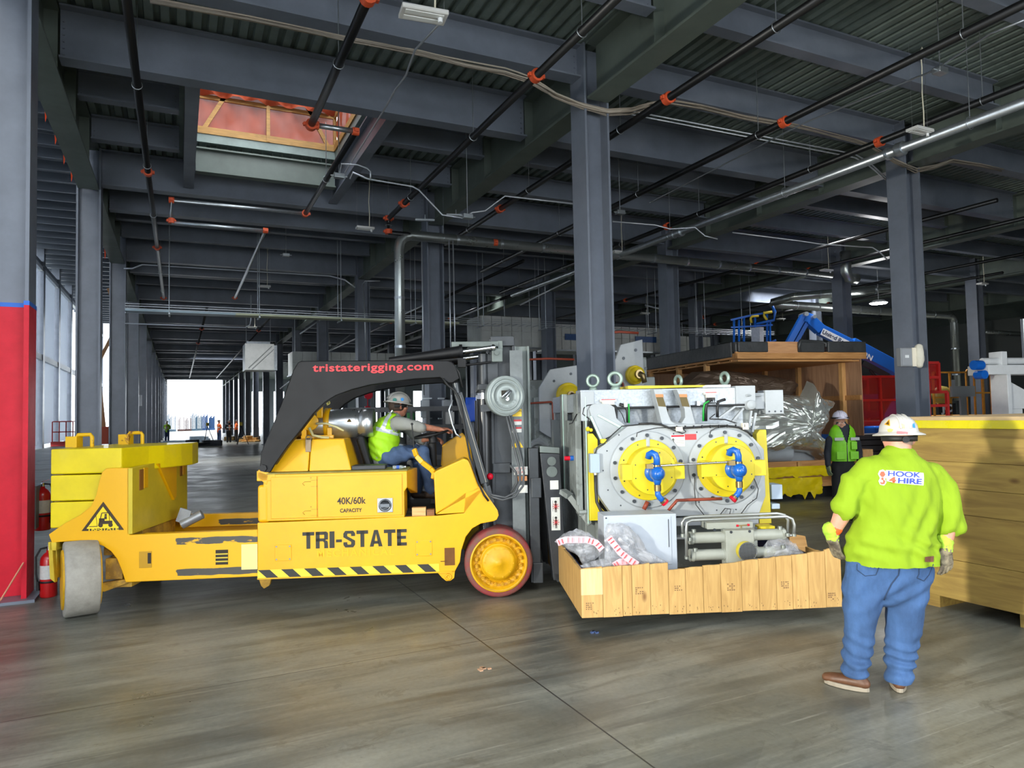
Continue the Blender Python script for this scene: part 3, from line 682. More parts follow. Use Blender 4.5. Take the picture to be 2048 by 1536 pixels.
# transverse bulkhead with details
mb = MB(); mb.prism([(.0,.73),(.0,1.355),(TW_,1.40),(TW_,.73)], -3.52, -3.47, 'yz'); bh = obj('bulkhead', mb, mat('olive_yellow','#c9b125',.45,0,var=.2,vscale=2), trk, bevel=.004)
mb = MB()
mb.prism([(.50,1.36),(.98,1.39),(.98,.98),(.92,.94)], -3.47, -3.44, 'yz'); obj('stiffener', mb, YEL, bh, bevel=.004)
mb = MB(); mb.box(-3.475,-3.462,.14,.22,1.13,1.33); mb.box(-3.475,-3.462,1.14,1.20,1.18,1.37); obj('latch_slot', mb, mat('slot_brown','#8a5a1c',.6), bh)
mb = MB(); mb.box(-3.475,-3.46,.23,.32,1.14,1.34); mb.box(-3.475,-3.46,1.21,1.29,1.19,1.38); obj('slot_cover', mb, YEL, bh, bevel=.003)
mb = MB(); mb.cyl((-3.30,.75,.70),(-3.10,.78,.80),.05,n=14); mb.bar((-3.30,.74,.72),(-3.25,.74,.86),.02,.12); obj('hydraulic_fitting', mb, mat('grey_fitting','#a9adb0',.4,.5,var=.3), trk)
# counterweights
CWm = YELG
for i, (z0, z1) in enumerate(((.80,1.045),(1.055,1.30),(1.31,1.55))):
    mb = MB(); pl = [(-4.25,.06),(-3.60,.06),(-3.57,.40),(-3.52,.55),(-3.47,.85),(-3.52,1.05),(-3.52,1.34),(-4.25,1.34)]
    if i == 2: pl = [(-4.25,.06),(-3.60,.06),(-3.50,.42),(-3.42,.60),(-3.34,.85),(-3.30,1.05),(-3.34,1.34),(-4.25,1.34)]
    mb.prism(pl, z0, z1, 'xy'); obj('counterweight', mb, CWm, trk, bevel=.012)
for yy in (.5, 1.10):
    mb = MB(); xq = -4.10 if yy < 1 else -3.86
    xq = {.5:-4.165, 1.10:-3.93}[yy]
    mb.tube([(xq-.075,yy,1.55),(xq-.075,yy,1.65),(xq-.06,yy,1.675),(xq+.06,yy,1.675),(xq+.075,yy,1.65),(xq+.075,yy,1.55)], .02, 8); mb.box(xq-.16,xq-.05,yy-.05,yy+.07,1.55,1.66)
    obj('lifting_eye', mb, mat('chipped_yellow','#e0b000',.5,0,vscale=9,col2='#7d4a2a',thr=(.36,.42)), trk, bevel=.008)
# decal
mb = MB(); sg = [(-3.93,.775),(-3.545,.775),(-3.735,1.045)]; mb.prism(sg, -.004,-.0015); dc = obj('warning_decal', mb, mat('decal_brown','#3a2a16',.5), trk)
mb = MB(); c_ = (-3.737,.855); mb.prism([(c_[0]+(p[0]-c_[0])*.76, c_[1]+(p[1]-c_[1])*.76-.0) for p in sg], -.006,-.0035); obj('decal_field', mb, mat('decal_yellow','#f3d21c',.5), dc)
mb = MB(); X0 = -3.80
for p_, q_ in (((-3.775,.82),(-3.745,.94)),((-3.745,.94),(-3.68,.94)),((-3.68,.94),(-3.675,.86))): mb.bar((p_[0],-.007,p_[1]),(q_[0],-.007,q_[1]),.002,.008)
mb.box(-3.77,-3.65,-.008,-.006,.835,.865); mb.box(-3.77,-3.72,-.008,-.006,.86,.89); mb.bar((-3.785,-.007,.815),(-3.80,-.007,.93),.002,.006); mb.bar((-3.86,-.007,.815),(-3.785,-.007,.815),.002,.006)
for x in (-3.755,-3.665): mb.cyl((x,-.0085,.825),(x,-.006,.825),.02,n=16)
mb.cyl((-3.71,-.0085,.92),(-3.71,-.006,.92),.011,n=12); mb.box(-3.722,-3.70,-.008,-.006,.88,.908)
obj('decal_drawing', mb, mat('decal_brown','#3a2a16'), dc)
text('decal_lettering', 'TRI-STATE', .046, mat('decal_yellow','#f3d21c'), frameM((-3.735,-.006,.79), fx, fz), dc, bold=.001, xs=1.35)
# rear wheel, steered across
def rear_wheel(cx, cy, ang):
    ax = V(math.cos(ang), math.sin(ang), 0); o = V(cx,cy,.345)-ax*.14; r = .345; w = .28
    W = MB(); W.lathe([(r*.7,.0),(r*.96,.0),(r,.012),(r,w-.012),(r*.96,w),(r*.7,w)], o, ax, 56); obj('tire', W, mat('pale_solid_tire','#a8a49a',.8,0,vscale=9,col2='#8e8a80',bump=.25,bscale=14), trk)
    W = MB(); W.lathe([(0,-.01),(r*.6,-.01),(r*.78,-.015),(r*.80,.01),(r*.8,w-.01),(r*.78,w+.015),(r*.3,w+.02),(0,w+.02)], o, ax, 40); obj('rim', W, mat('dusty_rim_yellow','#dca70a'), trk)
rear_wheel(-3.925, -.02, math.radians(31))
rear_wheel(-3.90, 1.36, math.radians(25))
mb = MB(); mb.box(-3.78,-3.55,.10,.50,.52,.60); mb.box(-3.74,-3.58,.05,.45,.30,.50); mb.cyl((-3.66,.16,.50),(-3.66,.16,.64),.06,n=14); mb.box(-3.72,-3.50,.06,1.3,.22,.27)
mb.prism([(-3.80,.20),(-3.74,.19),(-3.5,.27),(-3.3,.29),(-3.3,.31),(-3.55,.30),(-3.80,.27)],.03,.1); mb.box(-3.79,-3.5,.3,1.1,.30,.72)
obj('steer_axle', mb, mat('worn_axle_yellow','#c59b35',.6,0,vscale=7,col2='#8a6a30',thr=(.4,.6)), trk, bevel=.008)
mb = MB(); mb.prism([(-4.235,.68),(-4.20,.68),(-4.17,.30),(-4.215,.34)], .0,.05); mb.box(-4.22,-4.16,.0,TW_,.60,.68); mb.box(-4.215,-4.18,.05,.5,.33,.66); obj('rear_skirt', mb, YELD, trk, bevel=.005)
mb = MB(); mb.cyl((-4.27,.30,1.25),(-4.16,.30,1.25),.05,n=16); obj('tail_lamp', mb, YEL, trk)
# --- mast
MST = mat('mast_dark', '#3d4145', .42, .25, var=.3, vscale=5)
MSL = mat('mast_grey_green', '#666f6c', .45, .1, var=.25, vscale=6, )
for y0 in (.22, 1.02):
    mb = MB(); mb.ibeam((.10,y0+.06,.12),(.10,y0+.06,2.58), .26,.12,.03,.03, up=(1,0,0)); obj('mast_outer_rail', mb, MST, trk, bevel=.003)
    mb = MB(); mb.ibeam((.30,y0+.06,.12),(.30,y0+.06,2.50), .16,.11,.025,.03, up=(1,0,0)); obj('mast_inner_rail', mb, MSL, trk, bevel=.003)
    mb = MB(); mb.cyl((-.10,y0-.0,.25),(-.10,y0-.0,1.96), .075,n=24); obj('lift_cylinder', mb, mat('cylinder_black','#2b2c2e',.28,.3), trk)
    mb = MB(); mb.cyl((-.10,y0-.0,1.96),(-.10,y0-.0,2.02), .06,n=24); obj('cylinder_rod', mb, CHROME, trk); mb = MB(); mb.cyl((-.10,y0,2.02),(-.10,y0,2.42),.05,n=18); obj('cylinder_head', mb, MST, trk)
for q_ in ((-.02,.22,.18,1.18,2.50,2.60),(-.16,.12,.16,1.2,2.05,2.11),(-.02,.16,.20,1.16,1.2,1.30),(-.02,.2,.20,1.16,.4,.52),(-.10,.05,.2,.4,2.11,2.42)):
    mb = MB(); mb.box(*q_); obj('mast_cross_member', mb, MST, trk, bevel=.006)
mb = MB(); mb.box(-.42,.07,.14,.19,2.49,2.545); mb.box(.05,.10,.14,1.2,2.44,2.55); obj('mast_top_bar', mb, MSL, trk, bevel=.006)
mb = MB(); mb.box(-.015,.095,.10,.16,2.33,2.47); mb.cyl((.035,.08,2.42),(.035,.11,2.42),.022,n=12); obj('mast_clevis', mb, MSL, trk, bevel=.01)
# upper tilt cylinder
a = V(*[T(800,719,.30)[0], .30, T(800,719,.30)[1]]); b_ = T3(928,703,.13); c_ = T3(985,692,.13)
for yy in (.0, 0.9):
    dlt = V(0, yy, 0)
    mb = MB(); mb.cyl(V(-1.05,.20,2.365)+dlt, V(-.33,.13,2.44)+dlt, .035, .062, n=20); mb.cyl(V(-.34,.13,2.44)+dlt, V(-.31,.13,2.442)+dlt, .075, n=20); obj('tilt_cylinder', mb, BLK, trk)
    mb = MB(); mb.cyl(V(-.32,.13,2.44)+dlt, V(-.02,.10,2.475)+dlt, .024, n=16); mb.ball(V(-.0,.10,2.475)+dlt,.035); obj('tilt_rod', mb, CHROME, trk)
mb = MB(); mb.box(-.36,-.28,.05,.16,2.28,2.37); mb.cyl((-.30,.1,2.30),(-.02,.1,2.33),.012,n=8); obj('tilt_bracket', mb, BLK, trk)
# front guard strut (leans forward) near + far
for yy in (.0, 1.2):
    mb = MB(); mb.cyl((-.385,yy+.05,2.12),(-.37,yy+.05,2.02),.035,n=12); mb.bar((-.36,yy+.05,2.02),(-.115,yy+.05,1.12),.075,.085,up=(0,1,0)); mb.cyl((-.115,yy+.05,1.13),(-.095,yy+.05,1.04),.032,n=12)
    obj('guard_strut', mb, mat('strut_dark','#3c4043',.3,.2), trk, bevel=.004)
    mb = MB(); mb.prism([(-.14,1.07),(-.06,1.10),(-.02,.93),(-.06,.88),(-.12,.98)], yy+.02, yy+.05); obj('strut_foot', mb, MST, trk, bevel=.004)
mb = MB(); mb.bar((-.343,-.003+.01,2.0),(-.10,.007,1.13),.004,.012,up=(0,1,0)); obj('strut_edge_line', mb, mat('pale_line','#b9b3a4',.5), trk)
mb = MB(); mb.tube([T3(u,v,-.01) for u,v in [(905,800),(898,820),(905,850),(912,868),(922,875)]], .009, 8); obj('mirror_arm', mb, GALV, trk)
mb = MB(); mb.tube([T3(u,v,-.02) for u,v in [(886,757),(895,770),(910,782),(920,800),(930,860),(940,915),(955,962),(968,990),(977,1002)]], .010, 8); mb.tube([T3(u,v,.02) for u,v in [(870,722),(905,727),(918,745),(925,775)]], .01, 8); obj('guard_hose', mb, BLKM, trk)
mb = MB(); mb.ball(T3(980,953,.15), .035); obj('marker_light', mb, RED, trk)
# hose reel
rc = T3(1011,792,.05)
mb = MB(); mb.M = Matrix.Translation(rc) @ Matrix.Rotation(math.radians(18),4,'Z')
mb.lathe([(.0,-.03),(.055,-.03),(.06,-.02),(.13,-.015),(.135,-.028),(.145,-.028),(.15,-.015),(.165,-.015),(.17,-.028),(.18,-.028),(.186,-.01),(.198,-.02),(.205,-.005),(.205,.05),(.19,.06),(0,.06)], (0,0,0),(0,1,0),48)
rl = obj('hose_reel', mb, mat('reel_grey','#8d9694',.4,.3,var=.12,vscale=10), trk)
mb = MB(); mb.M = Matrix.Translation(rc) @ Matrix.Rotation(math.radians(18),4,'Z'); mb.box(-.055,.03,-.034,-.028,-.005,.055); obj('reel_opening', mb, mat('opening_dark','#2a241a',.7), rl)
mb = MB(); mb.M = Matrix.Translation(rc) @ Matrix.Rotation(math.radians(18),4,'Z'); mb.tube([(-.06,-.045,-.02),(-.02,-.05,.02),(.03,-.05,.06)], .012, 8); mb.tube([(-.02,-.045,-.03),(.0,-.05,.0),(.045,-.05,.05)], .010, 8); mb.cyl((.0,-.05,-.03),(.0,-.03,-.03),.02,n=12)
obj('reel_fitting', mb, GALV, rl)
for i_, ch in enumerate('aero-quip'):
    if ch == '-': continue
    a_ = math.radians(205+i_*16.5); RM = Matrix.Translation(rc) @ Matrix.Rotation(math.radians(18),4,'Z')
    px_, pz_ = math.cos(a_)*.098, math.sin(a_)*.098
    M2 = RM @ frameM((px_,-.0185,pz_), (-math.sin(a_),0,math.cos(a_)), (-math.cos(a_),0,-math.sin(a_)))
    text('reel_lettering', ch, .042, mat('reel_grey','#8d9694'), M2, rl, ext=.003, bold=.001)
mb = MB(); mb.bar(rc+V(-.25,.10,-.12), rc+V(.0,.08,-.10), .02,.07); obj('reel_bracket', mb, MST, trk)
# hoses hanging from reel and looping back
def hose(pts, r=.011): return [T3(u,v,y) for u,v,y in pts]
mb = MB()
mb.tube(hose([(1012,830,.05),(1022,870,.06),(1032,910,.08),(1040,940,.06),(1040,965,.03),(1030,985,.0),(1010,995,-.02),(985,990,.0),(978,985,.05)]), .011, 8)
mb.tube(hose([(1018,830,.05),(1030,875,.06),(1042,915,.08),(1048,945,.06),(1046,972,.03),(1030,993,.0),(1005,1000,-.02),(985,994,.0),(978,990,.05)]), .011, 8)
mb.tube(hose([(1023,832,.06),(1036,880,.07),(1044,920,.09)]), .010, 8); mb.tube(hose([(1020,930,.1),(1032,945,.1),(1034,965,.1),(1022,985,.1)]), .013, 8)
obj('hydraulic_hose', mb, mat('hose_grey','#4a4d50',.45), trk)
# labels on the mast
def label(x0, x1, z0, z1, y, col, name='mast_label', par=trk, **k):
    mb = MB(); mb.box(x0, x1, y-.0015, y, z0, z1); return obj(name, mb, mat(col[0], col[1], .5), par)
LW = ('label_white', '#d8d9d2')
mb = MB(); mb.box(.17,.30,.150,.158,.25,2.45); obj('mast_side_plate', mb, mat('mast_plate','#6d7374',.45,.2,var=.3,vscale=4), trk)
def mlab(u0,v0,u1,v1, col): a = T(u0,v1,.15); b2 = T(u1,v0,.15); return label(a[0], b2[0], a[1], b2[1], .148, col)
l1 = mlab(1025,818,1043,833,('label_yellow','#e8c233')); text('label_lettering','MATERIAL',.022,LB,frameM(((T(1034,0)[0])*0+T(1034,822,.15)[0],.146,T(1034,822,.15)[1]),fx,fz),l1)
for vv in (839, 854): l2 = mlab(1024,vv,1043,vv+11,LW); a=T(1024,vv+4,.15); b2=T(1043,vv,.15); mb=MB(); mb.box(a[0],b2[0],.145,.1465,a[1],b2[1]); obj('label_band', mb, mat('label_red','#c4383c',.5), l2)
l3 = mlab(1028,933,1055,950,LW); p = T(1041,941,.15); text('label_lettering','STAND',.034,mat('label_red','#c4383c'),frameM((p[0],.146,p[1]+.018),fx,fz),l3,xs=.9); text('label_lettering','CLEAR',.034,mat('label_red','#c4383c'),frameM((p[0],.146,p[1]-.018),fx,fz),l3,xs=.9)
mlab(1033,952,1054,962,('label_orange','#c98a5a')); mlab(1037,970,1055,986,LW)
mb = MB(); q = PP([(1024,895),(1047,895),(1036,878)],.15); mb.prism(q,.146,.148); obj('warning_triangle', mb, mat('label_yellow','#e8c233'), trk)
# carriage and fork ram with decals
mb = MB(); mb.box(.36,.46,.10,1.26,.10,.30); mb.box(.36,.46,.10,1.26,.95,1.15); mb.box(.34,.44,.12,.28,.1,1.45); mb.box(.34,.44,1.08,1.24,.1,1.45); obj('carriage', mb, MST, trk, bevel=.006)
fk = [(.455,1.40),(.655,1.385),(.70,.12),(.565,.12)]
for y0 in (.10, .98):
    mb = MB(); mb.prism(fk, y0, y0+.16); mb.prism([(.60,.10),(1.75,.10),(1.75,.13),(.70,.19),(.565,.19)], y0, y0+.16); fo = obj('fork', mb, mat('fork_black','#33363a',.45,.2,var=.25,vscale=6), trk, bevel=.006)
    if y0 < .5:
        mb = MB(); mb.prism([(.455,1.405),(.655,1.39),(.655,1.45),(.455,1.47)], y0+.0, y0+.16); obj('fork_cap', mb, MSL, fo, bevel=.004)
        mb = MB(); 
        for z_, r_ in ((1.315,.045),(1.21,.055)): mb.cyl((.57,y0-.012,z_),(.57,y0,z_),r_,n=28); mb.cyl((.57,y0-.016,z_),(.57,y0-.01,z_),.012,n=12)
        obj('pin_cover', mb, MSL, fo)
        l4 = label(.55,.635,1.03,1.12,y0-.0005,LW,'fork_label',fo); l5 = label(.555,.645,.62,.95,y0-.0005,LW,'fork_label',fo)
        for z_ in (.70,.86):
            mb = MB(); mb.cyl((.602,y0-.004,z_+.045),(.602,y0-.002,z_+.045),.013,n=12); mb.box(.592,.612,y0-.004,y0-.002,z_-.03,z_+.03); mb.bar((.572,y0-.003,z_-.05),(.572,y0-.003,z_+.06),.002,.006); mb.box(.592,.599,y0-.004,y0-.002,z_-.06,z_-.02); mb.box(.605,.612,y0-.004,y0-.002,z_-.06,z_-.02)
            obj('pictogram', mb, LB, l5)
            mb = MB()
            for a in range(4): 
                c5, s5 = math.cos(a*PI/4)*.034, math.sin(a*PI/4)*.034; mb.bar((.602-c5,y0-.005,z_-s5),(.602+c5,y0-.005,z_+s5),.002,.006)
            obj('pictogram_burst', mb, mat('label_red','#c4383c'), l5)
# items on the lid
def on_truck(o): o.matrix_world = Matrix.Translation(TO) @ Matrix.Rotation(TA,4,'Z'); return o
mb = MB(); mb.box(-1.43,-1.10,.13,.36,1.2745,1.315); tag(on_truck(obj('clipboard_case', mb, mat('case_black','#3a3c3f',.5), bevel=.008)), 'flat black document case lying on the forklift cabinet lid', 'case')
mb = MB(); mb.M = Matrix.Translation((-.97,.12,1.2935)) @ Matrix.Rotation(.2,4,'Z'); mb.lathe([(0,-.055),(.016,-.055),(.018,-.045),(.017,.0),(.019,.03),(.008,.055),(.008,.065)], (0,0,0),(1,0,.0),14)
bt = thing('water_bottle', 'small clear plastic water bottle lying on the forklift cabinet lid', 'bottle', (0,0,0)); on_truck(bt)
obj('bottle_body', mb, mat('clear_plastic','#dfe8ee',.1,0,trans=.7,alpha=.75), bt)
mb = MB(); mb.M = Matrix.Translation((-.97,.12,1.2935)) @ Matrix.Rotation(.2,4,'Z'); mb.lathe([(.0185,-.02),(.0185,.01)], (0,0,0),(1,0,0),14); obj('bottle_label', mb, mat('label_blue','#3f62b5',.4), bt)
mb = MB(); mb.M = Matrix.Translation((-.97,.12,1.2935)) @ Matrix.Rotation(.2,4,'Z'); mb.lathe([(0,.075),(.009,.075),(.009,.064)], (0,0,0),(1,0,0),12); obj('bottle_cap', mb, WHITE, bt)
# ================================================================== THE LOAD: grey two-roll machine in an open crate
def thingT(name, label, cat, off, group=None):
    t = thing(name, label, cat, TW(*off), TA, group); t['_o'] = 0; del t['_o']; OFF[t.name] = V(*off); return t
OFF = {}
def objT(name, mb, mats, root, parent=None, **k):
    o = obj(name, mb, mats, parent or root, **k)
    if parent is None: o.location = -OFF[root.name]
    return o
def txT(name, s, size, m, M, root, parent=None, **k):
    o = text(name, s, size, m, M, parent or root, **k)
    if parent is None: o.location = -OFF[root.name]
    return o
GRY = mat('machine_pale_grey', '#a3a9ad', .42, 0, var=.12, vscale=4)
GRYD = mat('machine_side_grey', '#8f9694', .5, 0, var=.15, vscale=2, col2='#777d7a', thr=(.47,.5))
GAL2 = mat('hammered_silver', '#a9b0b6', .4, .35, var=.25, vscale=45)
MINT = mat('mint_edge', '#b9d8cb', .5)
YM = mat('machine_yellow', '#d8c41c', .42, 0, var=.08, vscale=5)
BLU = mat('union_blue', '#1560b8', .3, 0, var=.1, coat=.3)
BRS = mat('brass', '#8c7a55', .35, .8)
CABL = mat('cable_black', '#1d1e20', .5)
mill = thingT('rolling_mill', 'pale grey two-roll machine with yellow discs and blue couplings, carried in the crate', 'machine', (1.75, .6, .30))
M_ = lambda name, mb, m, parent=None, **k: objT(name, mb, m, mill, parent, **k)
mb = MB(); mb.box(.86,2.56,-.12,1.85,.30,1.80); mb.box(.95,2.5,-.35,-.1,.30,.82); M_('body', mb, GRYD, bevel=.01)
mb = MB(); mb.box(.99,2.47,-.16,-.11,.82,1.84); M_('back_plate', mb, GAL2)
mb = MB(); mb.box(.80,2.50,-.36,-.10,1.845,2.015); mb.box(.80,.87,-.36,1.6,1.80,1.99); mb.box(.82,2.5,.2,.5,1.84,1.99); mb.box(.82,2.5,1.2,1.6,1.80,1.99); M_('top_beam', mb, GAL2, bevel=.006)
mb = MB(); mb.box(2.32,2.515,-.375,-.12,1.82,2.03); M_('beam_end_plate', mb, GRY, bevel=.004)
mb = MB(); mb.box(.80,.93,-.375,-.33,1.72,2.0); M_('beam_end_plate', mb, GRY, bevel=.004)
mb = MB(); mb.box(.79,.83,-.2,.0,.80,1.98); mb.box(.75,.80,.45,.65,.9,2.0); mb.box(.77,.80,-.2,1.6,.9,1.72); mb.box(.845,.875,-.37,-.2,.75,1.72); o_=M_('left_frame', mb, GRYD, bevel=.004)
mb = MB(); mb.box(.84,.848,-.38,-.36,.75,1.95); mb.box(.745,.752,.44,.46,.9,2.0); M_('frame_edge', mb, MINT)
mb = MB(); mb.cyl((.74,-.05,1.35),(.68,-.05,1.35),.022,n=12); M_('coupling_plug', mb, RED)
mb = MB(); mb.cyl((.80,-.05,1.35),(.735,-.05,1.35),.026,n=12); M_('coupling_plug', mb, BLU)
# yellow guards
mb = MB(); mb.prism([(.855,.78),(.855,1.60),(.905,1.60),(.95,1.54),(.95,.92),(1.06,.80),(1.06,.78)], -.40,-.33); M_('yellow_guard', mb, YM, bevel=.006)
mb = MB(); mb.prism([(2.50,.70),(2.50,1.56),(2.53,1.60),(2.60,1.60),(2.62,.70)], -.40,-.30); M_('yellow_guard', mb, YM, bevel=.006)
mb = MB(); mb.box(.86,1.06,-.32,-.30,.82,1.0); M_('louvre_panel', mb, mat('louvre_dark','#3a3a30',.6))
# octagonal front plate
oc = [(.905,1.045),(.905,1.45),(1.215,1.675),(2.28,1.67),(2.50,1.42),(2.50,.985),(2.43,.815),(1.055,.825)]
mb = MB(); mb.prism(oc, -.56,-.40); fp = M_('front_plate', mb, GRY, bevel=.008)
mb = MB(); ed = oc[0:3]
for a, b_ in zip(oc[0:3], oc[1:4]): mb.bar((a[0],-.48,a[1]),(b_[0],-.48,b_[1]),.16,.008, up=(0,1,0))
mb = MB(); mb.box(1.0,2.45,-.50,-.36,.72,.80); mb.box(1.0,2.45,-.52,-.36,.60,.62); M_('lower_ledge', mb, GRY, bevel=.004)
BOLT = mat('socket_bolt','#3c4146',.4,.5)
def rollend(cx, cz, i):
    o = V(cx,-.56,cz); ax = (0,-1,0)
    mb = MB(); mb.lathe([(.355,-.0),(.355,.018),(.345,.024),(.20,.024)], o, ax, 64); rg = M_('cover_ring', mb, GRY)
    for k in range(14):
        t = 2*PI*(k+.5)/14; p = o+V(math.cos(t)*.318,-.024,math.sin(t)*.318); mb = MB(); mb.cyl(p, p+V(0,-.014,0), .0165,n=12); M_('bolt', mb, BOLT, rg)
    mb = MB()
    for k in range(14): 
        t = 2*PI*k/14; p = o+V(math.cos(t)*.415,0,math.sin(t)*.415)
        if .93 < p.x < 2.48 and .86 < p.z < 1.62 and abs(p.x-1.755) > .1: mb.cyl(p, p+V(0,-.003,0), .007,n=8)
    M_('plate_holes', mb, BOLT)
    mb = MB(); mb.lathe([(.28,.0),(.28,.045),(.272,.05),(0,.05)], o, ax, 64); M_('yellow_disc', mb, YM)
    mb = MB(); mb.lathe([(.215,.05),(.215,.205),(.208,.212),(0,.212)], o, ax, 56); dx = .0
    ears = ((-.285,-.19),(.19,.285)) if i == 0 else ((-.30,-.05),(.19,.30))
    for a, b_ in ears: mb.box(cx+a, cx+b_, -.775, -.66, cz-.075, cz+.065)
    bs = M_('yellow_boss', mb, YM, bevel=.004)
    mb = MB()
    for t in (20,70,110,160,200,250,290,340):
        p = o+V(math.cos(math.radians(t))*.175,-.213,math.sin(math.radians(t))*.175); mb.cyl(p,p+V(0,-.002,0),.006,n=8)
    for t in range(8):
        p = o+V(math.cos(t*PI/4+.4)*.25,-.051,math.sin(t*PI/4+.4)*.25); mb.cyl(p,p+V(0,-.002,0),.007,n=8)
    M_('boss_holes', mb, BOLT)
    mb = MB(); mb.box(cx-.018,cx+.018,-.618,-.60,cz+.215,cz+.30); M_('key_block', mb, GRY, bevel=.008)
    # rotary union
    u = V(cx,-.775,cz-.01)
    mb = MB(); mb.lathe([(.085,0),(.085,.02),(.075,.025),(.05,.03),(.05,.05),(.062,.06),(.066,.10),(.060,.15),(.035,.185),(0,.19)], u, ax, 28)
    ct = u+V(0,-.11,0)
    mb.tube([ct+V(0,0,0), ct+V(0,0,-.07), ct+V(0,0,-.10)], [.05,.035,.026], 14)
    sd = -1 if i == 0 else 1
    mb.tube([ct+V(.0,0,.06), ct+V(.0,0,.13), ct+V(-.012,0,.165), ct+V(-.035,.02,.18), ct+V(-.055,.05,.165), ct+V(-.06,.06,.13)], [.03,.03,.03,.03,.03,.03], 14)
    d = 1 if i == 0 else -1
    mb.tube([ct+V(0,0,-.15), ct+V(0,0,-.185), ct+V(.02*d,0,-.215), ct+V(.045*d,0,-.24)], .026, 12)
    mb.lathe([(.034,.18),(.034,.195),(.0,.197)], u, ax, 16)
    un = M_('rotary_union', mb, BLU)
    mb = MB(); mb.cyl(ct+V(0,0,-.10), ct+V(0,0,-.155), .031,n=6); mb.cyl(ct+V(.0,0,.05), ct+V(.0,0,.075), .036,n=8); mb.box(ct.x-.10,ct.x-.04,ct.y-.03,ct.y+.02,ct.z+.045,ct.z+.085); mb.cyl(ct+V(.042*d,0,-.235), ct+V(.058*d,0,-.25), .034,n=8)
    M_('brass_fitting', mb, BRS)
    mb = MB(); mb.cyl(ct+V(.0,0,.032), ct+V(.0,0,.052), .037,n=14); mb.cyl(ct+V(.055*d,0,-.248), ct+V(.07*d,0,-.262), .036,n=12); M_('red_cap', mb, RED)
    return ct
c1_ = rollend(1.375,1.262,0); c2_ = rollend(2.115,1.272,1)
mb = MB(); mb.cyl(c1_+V(-.02,-.0,.065), c2_+V(-.05,0,.075), .009,n=10); mb.cyl(c1_+V(-.06,0,.065), c1_+V(-.0,0,.065), .014, n=8); M_('cross_pipe', mb, CHROME)
# yoke in the middle of the top beam
def zp(x, y): return T(x*460/2048+1100, y*345/1536+720, -.47)
yk = [zp(*p) for p in [(915,262),(993,262),(1040,470),(1068,540),(1120,575),(1165,560),(1195,510),(1190,440),(1118,262),(1203,262),(1292,590),(990,575)]]
mb = MB(); mb.prism(yk, -.50,-.37); yo = M_('yoke', mb, GRY, bevel=.005)
mb = MB()
for (a, b2) in ((935,1025),(1145,1235)):
    p = [zp(a,330),(zp(a+62,330)),(zp(b2-0,418)),(zp(b2-68,412))]; mb.prism(p, -.503,-.499)
M_('shim_pocket', mb, mat('pocket_olive','#5b4f28',.6))
mb = MB()
for a in (930,1140):
    p = [zp(a,305),zp(a+68,305),zp(a+72,332),zp(a+4,332)]; mb.prism(p, -.506,-.50)
M_('wood_shim', mb, mat('wood_shim','#b98458',.7))
mb = MB(); mb.tube([zp(1075,440)+() if 0 else V(zp(1075,430)[0],-.3,zp(1075,430)[1]), V(zp(1060,500)[0],-.3,zp(1060,500)[1]), V(zp(1090,560)[0],-.3,zp(1090,560)[1])], .03, 8); mb.ball(V(zp(1085,380)[0],-.3,zp(1085,380)[1]), .03); M_('lubricator', mb, BRS)
# left gusset arm, right arm with round cap
def zq(x, y, yy=-.38): return T(x*460/2048+1100, y*345/1536+720, yy)
mb = MB(); mb.prism([zq(345,440),zq(360,405),zq(395,388),zq(520,390),zq(570,420),zq(590,520),zq(690,600),zq(450,720),zq(395,600)], -.40,-.34); ga = M_('gusset_arm', mb, GRY, bevel=.006)
mb = MB(); p0 = zq(425,490,-.4); p1 = zq(640,605,-.4); mb.bar((p0[0],-.405,p0[1]),(p1[0],-.405,p1[1]),.02,.015,up=(0,1,0)); p0=zq(360,500,-.4); p1=zq(460,720,-.4); mb.bar((p0[0],-.405,p0[1]),(p1[0],-.405,p1[1]),.02,.02,up=(0,1,0)); M_('gusset_rib', mb, MINT)
rcp = zq(1795,400,-.42)
mb = MB(); mb.lathe([(.05,-.2),(.05,-.06),(.046,-.06),(.046,.0),(.042,.004),(0,.004)], (rcp[0],-.42,rcp[1]), (0,-1,0), 28); M_('roller_cap', mb, GRY)
mb = MB()
for a, b2 in (((1690,380),(1500,520)),((1720,430),(1620,550)),((1790,450),(1770,600)),((1830,470),(1800,640))):
    p0 = zq(*a,-.36); p1 = zq(*b2,-.36); mb.bar((p0[0],-.36,p0[1]),(p1[0],-.36,p1[1]),.018,.03,up=(0,1,0))
M_('brace', mb, GRY)
# right hand sensor box
mb = MB(); mb.box(2.645,2.83,-.30,-.12,1.75,1.985); mb.box(2.55,2.66,-.28,-.14,1.80,1.96); bx_ = M_('side_box', mb, GRY, bevel=.005)
mb = MB()
for x in (2.68,2.74,2.80): mb.cyl((x,-.305,1.775),(x,-.298,1.775),.009,n=10)
M_('box_screws', mb, BOLT)
mb = MB(); mb.cyl((2.42,-.39,1.935),(2.60,-.30,1.935),.012,n=8); M_('link_rod', mb, GRY)
